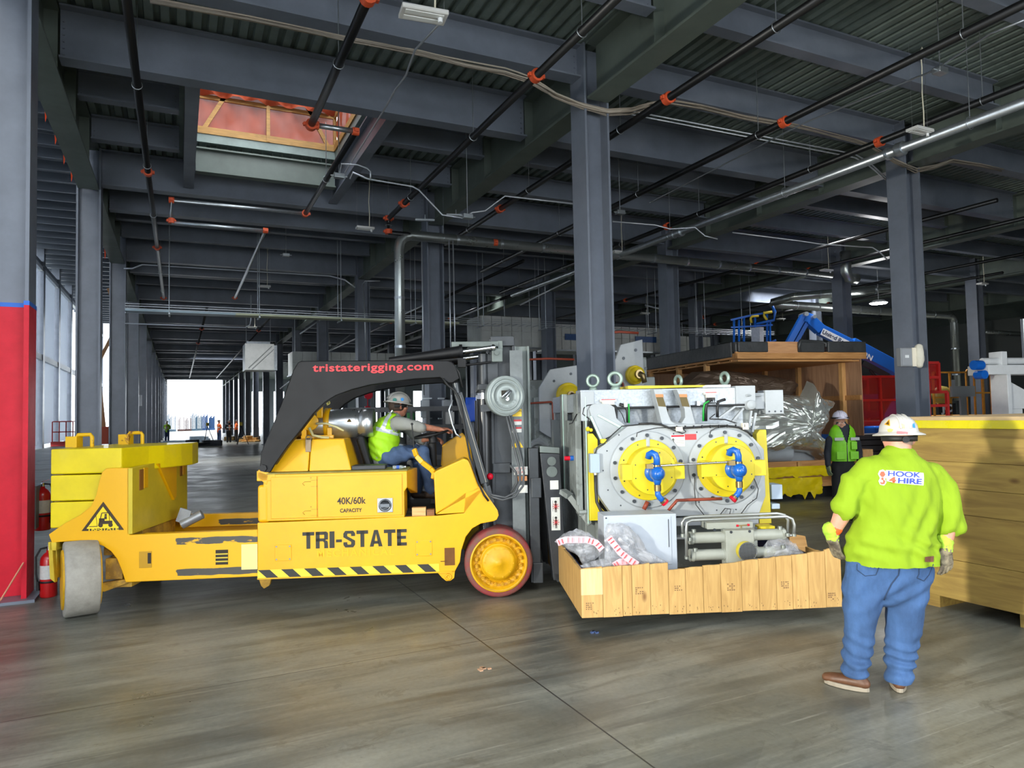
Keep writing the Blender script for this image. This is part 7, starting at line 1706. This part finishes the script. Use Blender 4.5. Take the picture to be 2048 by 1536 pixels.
a, b2 = Zp(2048,170), Zp(1254,484); xm = (a.x+b2.x)/2; pipe('black sprinkler pipe third to the right of the big column', [V(xm,a.y-1,ZP), V(xm,b2.y+8,ZP)], .055, coup=((V(xm,Zp(1760,284).y,ZP),V(0,1,0)),(V(xm,Zp(1330,452).y,ZP),V(0,1,0))))
ZQ = 5.9; a, b2 = Zp(2048,205,ZQ), Zp(1361,464,ZQ); xm = (a.x+b2.x)/2; SP = pipe('thick bright galvanised pipe running past the right column to the back', [V(xm,a.y-1,ZQ), V(xm,b2.y+9,ZQ)], .075, GALV, coup=())
mb = MB()
for u_, v_ in ((1800,298),(1361,464)): y_ = Zp(u_,v_,ZQ).y; mb.cyl((xm,y_-.06,ZQ),(xm,y_+.06,ZQ),.11,n=16); mb.cyl((xm,y_+.2,ZQ),(xm,y_+.24,ZQ),.1,n=16)
addw('grooved_coupling', mb, GALV, SP)
for i, (x_, y0, y1) in enumerate(((9.0,18,50),(11.2,16,50),(16.0,9,45),(18.2,9,45),(22.5,12,45),(1.0,30,80),(3.6,30,80),(25,14,40))):
    pipe('thin dark pipe run %s under the far roof beams, %s counting from the aisle' % ('high', ORD[i]), [V(x_,y0,ZP), V(x_,y1,ZP)], .05, coup=((V(x_,y0+7,ZP),V(0,1,0)),(V(x_,y0+14,ZP),V(0,1,0))), hang=False)
# conduits (silver)
def cond(label, pts, r=.014, name='conduit', m=CONDUIT):
    mb = MB(); mb.tube(pts, r, 8); o = obj(name, mb, m); return tag(o, label, 'conduit')
for dv in (0, 7):
    cond('thin silver conduit under the cable bundle, %s of the pair' % ('upper' if dv == 0 else 'lower'), [atY(1262,222+dv,9.1), atY(1709,308+dv,9.1), atY(1735,322+dv,9.1), atY(1772,355+dv*.6,9.1)], .014)
cond('silver conduit rising from the ceiling lamp cord past the nearest column', [atZ(895,30,6.4), atZ(862,65,6.4), atZ(830,100,6.4), atZ(812,150,6.4), atZ(790,180,6.4), atZ(765,225,6.4), atZ(690,345,6.4)], .014)
cond('silver conduit zigzag between ceiling fixture and junction box', [atD(700,358,12.5), atD(706,345,12.5), atD(735,358,12.5), atD(825,373,12.5), atD(838,380,12.5), atD(885,430,12.5), atD(925,436,12.5), atD(945,425,12.5), atD(970,422,12.5), atD(1010,392,12.5), atD(1150,408,12.5)], .016)
cond('silver conduit looping over the ceiling fixture drop', [atD(680,345,12.3), atD(683,328,12.3), atD(715,330,12.3), atD(735,337,12.3), atD(741,343,12.3), atD(741,360,12.3)], .013)
cond('silver conduit run below the third beams across the aisle', [atD(248,537,20), atD(265,537,20), atD(285,529,20), atD(660,552,20), atD(690,560,20), atD(710,575,20)], .022)
cond('long straight conduit just under the cable tray', [atD(250,625,20.2), atD(1000,652,23)], .02)
cond('lower straight conduit under the cable tray with bend', [atD(250,647,20.2), atD(490,655,20.6), atD(500,650,20.6), atD(502,640,20.6), atD(502,590,20.6)], .02)
cond('silver conduit wandering over the lamps on the right', [atD(1225,443,14), atD(1310,450,14), atD(1340,458,14), atD(1390,455,14), atD(1410,472,14), atD(1435,478,14)], .014)
cond('silver conduit right of the third lamp', [atD(1465,465,15), atD(1600,482,15), atD(1640,488,15), atD(1745,495,15), atD(1760,505,15), atD(1775,520,15)], .014)
cond('thin silver conduit from coiled cord box to the top right corner', [atZ(2048,40,6.4), atZ(1980,68,6.4), atZ(1900,120,6.4), atZ(1870,140,6.4), atZ(1610,245,6.4), atZ(1300,405,6.4)], .014)
for i, (u0,u1) in enumerate(((843,848),(898,903),(906,912))):
    cond('vertical conduit strapped to the column behind the driver, %s from left' % ORD[i], [atD(u0,480 if i else 470,16.2), atD(u1 if i else 848,790,16.2)], .016)
cond('vertical conduit on the second column left of the spiral duct', [atD(727,568,22), atD(733,722,22)], .02)
cond('conduit bend climbing over the second column top', [atD(727,568,22), atD(730,562,22), atD(760,562,22)], .02)
for i, (u0, v0, u1, v1, dep) in enumerate(((700,670,560,778,33),(870,600,760,650,24),(640,640,600,668,30),(1000,600,905,640,24),(1140,560,1040,610,24),(1290,610,1345,625,26))):
    cond('far thin slanting pipe below the roof, %s group member seen over the guard' % ORD[i], [atD(u0,v0,dep), atD(u1,v1,dep)], .03)
# ---------------- cable bundle lying along the first beam
cbp = [(300,0),(500,38),(700,80),(839,106),(930,128),(1010,143),(1061,160),(1110,190),(1164,212),(1215,225),(1262,222),(1300,210),(1337,204),(1400,214),(1490,236),(1600,255),(1680,275),(1738,290),(1790,322),(1833,341),(1870,333),(1904,321),(1960,330),(2048,350)]
for k in range(7):
    pts = []
    for i in range(len(cbp)-1):
        for f in (0,.5):
            u_ = cbp[i][0]+(cbp[i+1][0]-cbp[i][0])*f; v_ = cbp[i][1]+(cbp[i+1][1]-cbp[i][1])*f
            p = atY(u_, v_, 8.62); pts.append(p+V(0,.03*math.sin(k*2.1+i*.4),.028*math.cos(k*1.7)+.014*math.sin(i*.9+k)))
    mb = MB(); mb.tube(pts, .0125, 6); tag(obj('cable', mb, mat('cable_grey_%d' % (k % 3), ['#8f8578','#a39a8c','#7b7368'][k % 3], .6)), 'grey power cable in the long bundle draped along the first roof beam', 'cable', 'bundled power cables')
# ---------------- suspended light fixtures
def fixture_proto():
    t = thing('light_fixture', 'white flat light fixture hanging on wires at the top centre of the photo', 'light fixture', (0,0,0), 0, 'suspended light fixtures')
    mb = MB(); mb.box(-.24,.24,-.12,.12,0,.03); mb.prism([(-.13,.0),(.13,.0),(.11,-.018),(-.11,-.018)],-.24,.24,'yz'); obj('housing', mb, mat('fixture_white','#c9cac8',.45,0), t, bevel=.006)
    mb = MB(); mb.box(-.20,.20,-.085,-.02,-.024,-.012); mb.box(-.20,.20,.02,.085,-.024,-.012); obj('lens', mb, mat('lens_frost','#dde0de',.3), t)
    mb = MB(); mb.cyl((.17,-.03,-.07),(.17,-.03,-.01),.026,n=14); obj('sensor', mb, WHITE, t)
    mb = MB()
    for x in (-.22,.22): mb.cyl((x,0,.03),(x,0,1.3),.0025,n=5)
    obj('hanging_wire', mb, GALV, t)
    mb = MB(); mb.tube([(.12,0,.03),(.13,.0,.3),(.11,0,.6),(.14,0,1.0),(.12,0,1.25),(.16,.0,1.32),(.20,0,1.25),(.16,0,1.15),(.12,0,1.22)],.011,7); obj('power_cord', mb, mat('cord_cream','#d6d2bd',.6), t)
    return t
fx0 = fixture_proto(); 
FX = [(847,30,7.3,None),(730,457,13,'white light fixture hanging under the zigzag conduit left of the driver column'),(1840,262,9.5,'light fixture with coiled cord hanging over the right column'),(1238,505,17,'light fixture close to the right side of the big column'),(528,573,20,'light fixture hanging above the cable tray left of centre'),(1653,541,17.5,'light fixture hanging left of the duct elbow end'),(1965,568,18,'light fixture hanging at the far right column'),(1290,627,26,'distant light fixture right of the big column near the ducts'),(1562,638,24,'distant light fixture above the blue boom lift basket'),(655,690,30,'distant light fixture low above the forklift guard'),(505,655,30,'distant light fixture under the cable tray'),(955,650,28,'distant light fixture above the mast')]
for i, (u_, v_, dep, lab) in enumerate(FX):
    p = atZ(u_, v_, 5.93); rz = 0 if i else -.1
    if i == 0: fx0.location = p; fx0.rotation_euler = (0,0,rz)
    else: q_ = dup(fx0, p, rz, lab); q_.scale = (.8,.8,1)
# the lit lamp at the back right
lp = atD(1757,606,25); lt = W_thing('light_fixture', 'lit white lamp glowing left of the right column', 'light fixture', lp)
mb = MB(); mb.cyl((0,0,0),(0,0,.10),.30,.18,n=20); mb.cyl((0,0,.1),(0,0,1.2),.01,n=6); obj('lamp_body', mb, WHITE, lt)
mb = MB(); mb.cyl((0,0,-.03),(0,0,0),.26,.29,n=20); obj('lamp_lens', mb, mat('lamp_glow','#ffffff',.5,emit=25), lt)
l = bpy.data.lights.new('lamp_light','POINT'); l.energy = 110; l.shadow_soft_size = .25; lo = bpy.data.objects.new('lamp_light', l); C.objects.link(lo); lo.location = lp-V(0,0,.35)
# small brackets (unistrut) at conduit ends
for i, (u_, v_, lab) in enumerate(((1237,167,'short silver strut bracket under the girder right of the big column top'),(912,430,'short silver strut bracket on the girder above the driver column'),(850,440,'short silver strut bracket left of the driver column top'))):
    p = atD(u_, v_, 10 if i == 0 else 13); mb = MB(); mb.bar(p+V(-.17,.05,0), p+V(.17,-.05,0), .05, .03); mb.cyl(p, p+V(0,0,.1), .008, n=6); tag(obj('strut_bracket', mb, GALV), lab, 'bracket')
for i, (u_, v_, dep, lab) in enumerate(((678,352,12.4,'junction box with conduits left of the nearest hanging fixture cord'),(935,433,12.4,'junction box on the conduit near the driver column top'),(1880,142,9.5,'junction box with coiled cord near the top right corner'),(1240,425,14,'junction box right of the big column'),(572,510,19,'junction box on the ceiling left of centre'))):
    p = atD(u_, v_, dep); mb = MB(); mb.box(-.09,.09,-.06,.06,-.04,.04); mb.box(-.15,.15,-.015,.015,-.01,.01); mb.box(-.008,.008,-.008,.008,.04,max(.1,7.3-p.z)); mb.v = [v+p for v in mb.v]; tag(obj('junction_box', mb, GALV, bevel=.01), lab, 'junction box')
# orange flags hanging off the girder on the left
for i in range(14):
    y = 9.6+i*.95; mb = MB(); z1 = 6.9-.012*i; mb.add([(-1.86,y,z1),(-1.80,y,z1),(-1.82,y+.01,z1-.42),(-1.835,y,z1-.5)],[(0,1,2,3)]); mb.add([(-1.865,y+.004,z1),(-1.80,y+.004,z1),(-1.82,y+.014,z1-.42)],[(2,1,0)])
    tag(obj('warning_flag', mb, mat('flag_orange','#ef4e1b',.7), fix=False), 'small orange ribbon flag on the left girder edge, %s from the front' % ORD[i], 'flag', 'orange ribbon flags')
# ---------------- things on columns
cx1 = V(5.58,16.08,0)
for i, (u_, dep, lab) in enumerate(((850,15.75,'grey disconnect box on the left of the column behind the driver'),(893,15.75,'grey disconnect box on the right of the column behind the driver'))):
    p = atD(u_, 816, dep); t = W_thing('electrical_box', lab, 'electrical box', p)
    mb = MB(); mb.box(-.09,.09,-.06,.06,-.22,.18); addw('box_body', mb, mat('ebox_grey','#aab0b4',.4,.3), t, bevel=.006) if 0 else obj('box_body', mb, mat('ebox_grey','#aab0b4',.4,.3), t, bevel=.006)
    mb = MB()
    for z in (-.25,.2): mb.box(-.05,.16 if i == 0 else .05,-.02,.02,z,z+.03); mb.box(-.2,.05,-.02,.02,z,z+.03) if i else None
    obj('strut', mb, GALV, t)
p = atD(735,790,22.4); t = W_thing('fire_alarm', 'red alarm horn mounted on the column left of the driver', 'alarm', p)
mb = MB(); mb.cyl((0,-.02,.0),(0,-.14,-.0),.10,.14,n=18); mb.box(-.08,.08,0,.08,-.1,.12); obj('horn', mb, RED, t); mb = MB(); mb.box(-.08,.08,-.02,.06,-.5,-.36); mb.cyl((0,0,-.36),(0,0,-.1),.015,n=6); obj('pull_station', mb, RED, t); mb = MB(); mb.box(-.26,.26,-.0,.03,-.45,-.41); obj('strut', mb, GALV, t)
p = atD(1818,714,12.45); t = W_thing('utility_box', 'grey meter box with a white bag hung on the right column', 'electrical box', p, sa)
mb = MB(); mb.box(-.22,.05,-.05,.05,-.17,.16); obj('box_body', mb, mat('meter_grey','#8c9094',.4,.2), t, bevel=.006); mb = MB(); mb.box(-.20,.0,-.06,-.05,-.15,.14); obj('clear_cover', mb, mat('meter_glass','#b9bec4',.15,0,alpha=.6), t)
mb = MB(); mb.box(-.14,-.06,-.065,-.06,-.02,.03); obj('meter_label', mb, WHITE, t); mb = MB(); mb.box(.02,.10,-.06,.04,-.17,.16); obj('switch_block', mb, mat('cream_block','#e9e2cf'), t)
bgm = MB(); limb(bgm, [(.17,-.05,-.14),(.17,-.05,.0),(.17,-.05,.16)], [.06,.085,.07]); 
organic('hanging_bag', bgm, mat('bag_cream','#cfccbd',.7,0,var=.15), t, .012, 2, disp=lambda c, n_: .012*noise.noise(c*14))
# red column: grey box, extinguishers
px_ = atD(65,1020,6.9)
t = W_thing('electrical_box', 'grey cabinet fixed on the red column beside the upper extinguisher', 'electrical box', atD(67,1015,7.55)); mb = MB(); mb.box(-.04,.03,-.05,.25,-.23,.23); obj('box_body', mb, mat('cab_grey','#6f7880',.45), t, bevel=.005)
def ext(P, lab, hose_left=True, s=1.):
    t = W_thing('fire_extinguisher', lab, 'fire extinguisher', P); R_ = mat('extinguisher_red','#c21a1c',.3,0,coat=.4)
    mb = MB(); mb.lathe([(0,0),(.072,0),(.078,.012),(.078,.37),(.07,.41),(.045,.445),(.022,.46),(.022,.48),(0,.48)], (0,0,0),(0,0,1),28); obj('cylinder', mb, R_, t)
    mb = MB(); mb.cyl((0,0,.47),(0,0,.52),.018,n=12); mb.bar((-.01,0,.53),(.09,0,.56),.02,.008); mb.bar((-.01,0,.515),(.08,0,.50),.02,.008); obj('valve', mb, CHROME, t)
    mb = MB(); sx_ = -1 if hose_left else 1; mb.tube([(0,0,.51),(sx_*.07,-.01,.50),(sx_*.11,-.02,.42),(sx_*.105,-.03,.25),(sx_*.09,-.04,.16)],.010,8); mb.cyl((sx_*.09,-.04,.17),(sx_*.085,-.04,.08),.013,.017,n=10); obj('hose', mb, BLKM, t)
    mb = MB(); mb.lathe([(.0795,.19),(.0795,.33)], (0,0,0),(0,0,1),28); obj('label', mb, mat('ext_label','#d8d6d2',.5,0,var=.15,vscale=30), t)
    mb = MB(); mb.lathe([(.0795,.15),(.082,.15),(.082,.17),(.0795,.17)], (0,0,0),(0,0,1),28); obj('band', mb, BLKM, t)
    return t
pe_ = atZ(97,1193,0); ext((pe_.x,pe_.y,0), 'red fire extinguisher standing on the floor between red column and rear tire')
pu = atD(85,1060,7.75); ext((pu.x,pu.y,pu.z), 'red fire extinguisher hung on the grey cabinet at the red column', False)
mb = MB(); a = atX(2,1200,-1.40); mb.tube([V(-1.385,8.60,.02), V(-1.385,8.63,.02)], .01); 
a = atY(0,1202,8.40); b2 = atY(47,1125,8.58); mb = MB(); mb.cyl(a, b2, .008, n=8); tag(obj('wooden_dowel', mb, mat('dowel','#c98a6a',.6)), 'thin wooden stick leaning on the red column base', 'stick')
# ---------------- far end of the aisle
def far_person(label, P, rz, top, bottom, helm):
    t = thing('person', label, 'person', P, rz)
    mb = MB(); head(mb, V(0,0,1.62), 0, 1.0); limb(mb, [(0,0,1.3),(0,0,1.55)], [.06,.055]); limb(mb, [(0,.18,1.40),(.05,.24,1.15),(.18,.18,1.05)],[.05,.04,.04]); limb(mb, [(0,-.18,1.40),(.05,-.24,1.15),(.2,-.16,1.08)],[.05,.04,.04]); limb(mb, [(0,0,.9),(0,0,1.35)], [.13,.14]); limb(mb,[(0,.1,.9),(0,.11,.1)],[.07,.05]); limb(mb,[(0,-.1,.9),(0,-.11,.1)],[.07,.05])
    organic('body', mb, SKIN, t, .02, 1)
    mb = MB(); limb(mb, [(0,0,.88),(0,0,1.15),(0,0,1.40),(0,0,1.47)], [(.13,.18),(.13,.18),(.13,.20),(.08,.12)], (1,0,0)); limb(mb, [(0,.19,1.40),(.05,.25,1.15)],[.075,.06]); limb(mb, [(0,-.19,1.40),(.05,-.25,1.15)],[.075,.06]); organic('jacket', mb, top, t, .02, 1)
    mb = MB(); limb(mb,[(0,.09,.92),(.02,.1,.5),(0,.11,.08)],[.12,.09,.075]); limb(mb,[(0,-.09,.92),(.03,-.1,.5),(0,-.11,.08)],[.12,.09,.075]); organic('trousers', mb, bottom, t, .02, 1)
    hardhat(V(0,0,1.68), 0, 1.0, t, helm); boots(t, ((0,.11,0),(0,-.11,0)), 0, 1.0, BLKM)
    mb = MB(); mb.lathe([(.195,1.16),(.195,1.21)], (0,0,0),(0,0,1),16); b_ = obj('reflective_band', mb, REFL, t); b_.scale = (.75,1,1)
    return t
ORV = mat('vest_orange','#e8682a',.6); DJ = mat('dark_jacket','#1c1d22',.8); JB = mat('far_jeans','#2c3f63',.8)
def farP(u, v): p = atZ(u, v, 0); return V(p.x, p.y, 0)
far_person('distant person in orange vest and jeans standing left of the pair by the tripod', farP(438,885), .5, ORV, JB, BLKM)
far_person('distant person in black jacket with back turned near the aisle end', farP(458,885), 1.8, DJ, DJ, BLKM)
far_person('distant person in orange vest right of the one in black jacket', farP(473,884), 3.0, ORV, DJ, BLKM)
far_person('distant person in lime vest and white helmet at the left of the exit', farP(334,883), 1.2, VEST, JB, HATW)
# stacks outside the exit
WR = [(332,'#7fa3bf',2.2),(345,'#8fb4cf',1.9),(362,'#9a6b62',1.7),(376,'#8d5f58',1.6),(388,'#7ea6c4',2.3),(398,'#86a8c0',2.0),(410,'#2f74c8',2.1),(424,'#3f86d4',1.9)]
for i, (u_, cl, h) in enumerate(WR):
    p = atD(u_, 850, 116+i*1.6); mb = MB(); h *= 1.15
    for k in range(6): mb.box(p.x-.5+k*.17, p.x-.5+k*.17+.12, p.y, p.y+1.5, 0, h+.2*((k*7) % 3))
    mb.box(p.x-.55,p.x+.55,p.y-.05,p.y+1.6,0,.3)
    tag(obj('material_stack', mb, mat('stack_%d' % i, tuple(q*.22 for q in lin(cl)[:3])+(1,), .7)), '%s stack of building material at the aisle exit, %s from left' % ('bluish' if i in (0,1,4,5,6,7) else 'rusty', ORD[i]), 'material stack')
for i, (u_, v_, w_, cl, lab) in enumerate(((365,885,3.2,'#8fa3b4','flat grey-blue stack of metal sheets on the floor at the exit'),(400,893,2.2,'#3b3f46','dark heap of rods and hoses on the floor left of the tripod'),(480,880,2.6,'#c9a56a','crumpled tan cardboard heap on pallets near the aisle end'),(500,884,1.2,'#b98e4e','small tan debris pile beside the dark column'))):
    p = farP(u_, v_); t = W_thing('debris_pile', lab, 'pile', p)
    mb = MB(); 
    for k in range(9):
        x = -w_/2+random.random()*w_; y = random.random()*1.2; hh_ = random.uniform(.1,.5); mb.M = Matrix.Translation((x,y,hh_/2)) @ Matrix.Rotation(random.uniform(-.5,.5),4,'Z'); mb.box(-w_*.16,w_*.16,-.3,.3,-hh_/2,hh_/2)
    mb.M = None; mb.box(-w_/2,w_/2,-.1,1.4,0,.08); obj('pile', mb, mat('pile_%d' % i, cl, .7, 0, var=.3, vscale=4), t, bevel=.02)
for i, u_ in enumerate((415,482)):
    p = farP(u_, 889); t = W_thing('tripod', 'black survey tripod standing in the aisle %s' % ('left of the distant workers','right of the distant workers')[i], 'tripod', p); mb = MB()
    for a in range(3): mb = MB(); mb.cyl((0,0,1.35),(.5*math.cos(a*2.09),.5*math.sin(a*2.09),0),.025,n=6); obj('leg', mb, BLKM, t)
    mb = MB(); mb.box(-.1,.1,-.08,.08,1.35,1.6); obj('instrument', mb, mat('inst_yellow','#c9b02c',.5), t)
# aisle-end daylight screen frame, far boom lifts on the left
sp_ = farP(132,892); t = W_thing('scissor_lift', 'small red scissor lift far away on the left floor', 'lift', sp_); mb = MB(); box_frame(mb,-.9,.9,0,.3,1.9,4,.04); mb.box(-1,1,0,1,.0,.35); obj('guard_rail', mb, RP, t)
sp_ = farP(208,900); t = W_thing('boom_lift', 'orange and white boom lift far away seen between the left columns', 'lift', sp_); mb = MB(); mb.bar((0,0,1.2),(-.4,0,5.5),.25,.25); mb.bar((-.4,0,5.5),(.9,0,8.5),.2,.2); mb.bar((.9,0,8.5),(.2,0,10.5),.2,.2); obj('boom', mb, mat('boom_tan','#c98f5a',.5), t); mb = MB(); mb.box(-1,1,-.8,.8,.4,1.5); obj('chassis', mb, mat('lift_orange','#d5502a',.5), t)
# white panelled box and phone on left columns
p = atD(277,800,29); t = W_thing('electrical_box', 'white square box on a left column near the aisle exit', 'electrical box', p); mb = MB(); mb.box(-.12,.12,-.08,.08,-.25,.2); mb.box(-.16,-.12,-.02,.02,-.3,.25); obj('box_body', mb, WHITE, t, bevel=.01)
# floor debris
p = atZ(968,1338); mb = MB(); mb.M = Matrix.Translation(p)
for k in range(7): a = random.uniform(0,6); r_ = random.uniform(0,.06); mb.box(math.cos(a)*r_-.012,math.cos(a)*r_+.012,math.sin(a)*r_-.01,math.sin(a)*r_+.01,.0,.008)
tag(obj('paper_scrap', mb, mat('scrap_tan','#b08c6e',.8)), 'small torn tan scrap on the floor below the saw-cut joint crossing', 'scrap')
p = atZ(1189,1266); mb = MB(); mb.M = Matrix.Translation(p)
for k in range(5): a = random.uniform(0,6); mb.box(math.cos(a)*.02-.012,math.cos(a)*.02+.012,math.sin(a)*.02-.01,math.sin(a)*.02+.01,.0,.012)
tag(obj('plastic_scrap', mb, mat('scrap_blue','#3c4f78',.6)), 'tiny dark blue scrap on the floor under the crate corner', 'scrap')
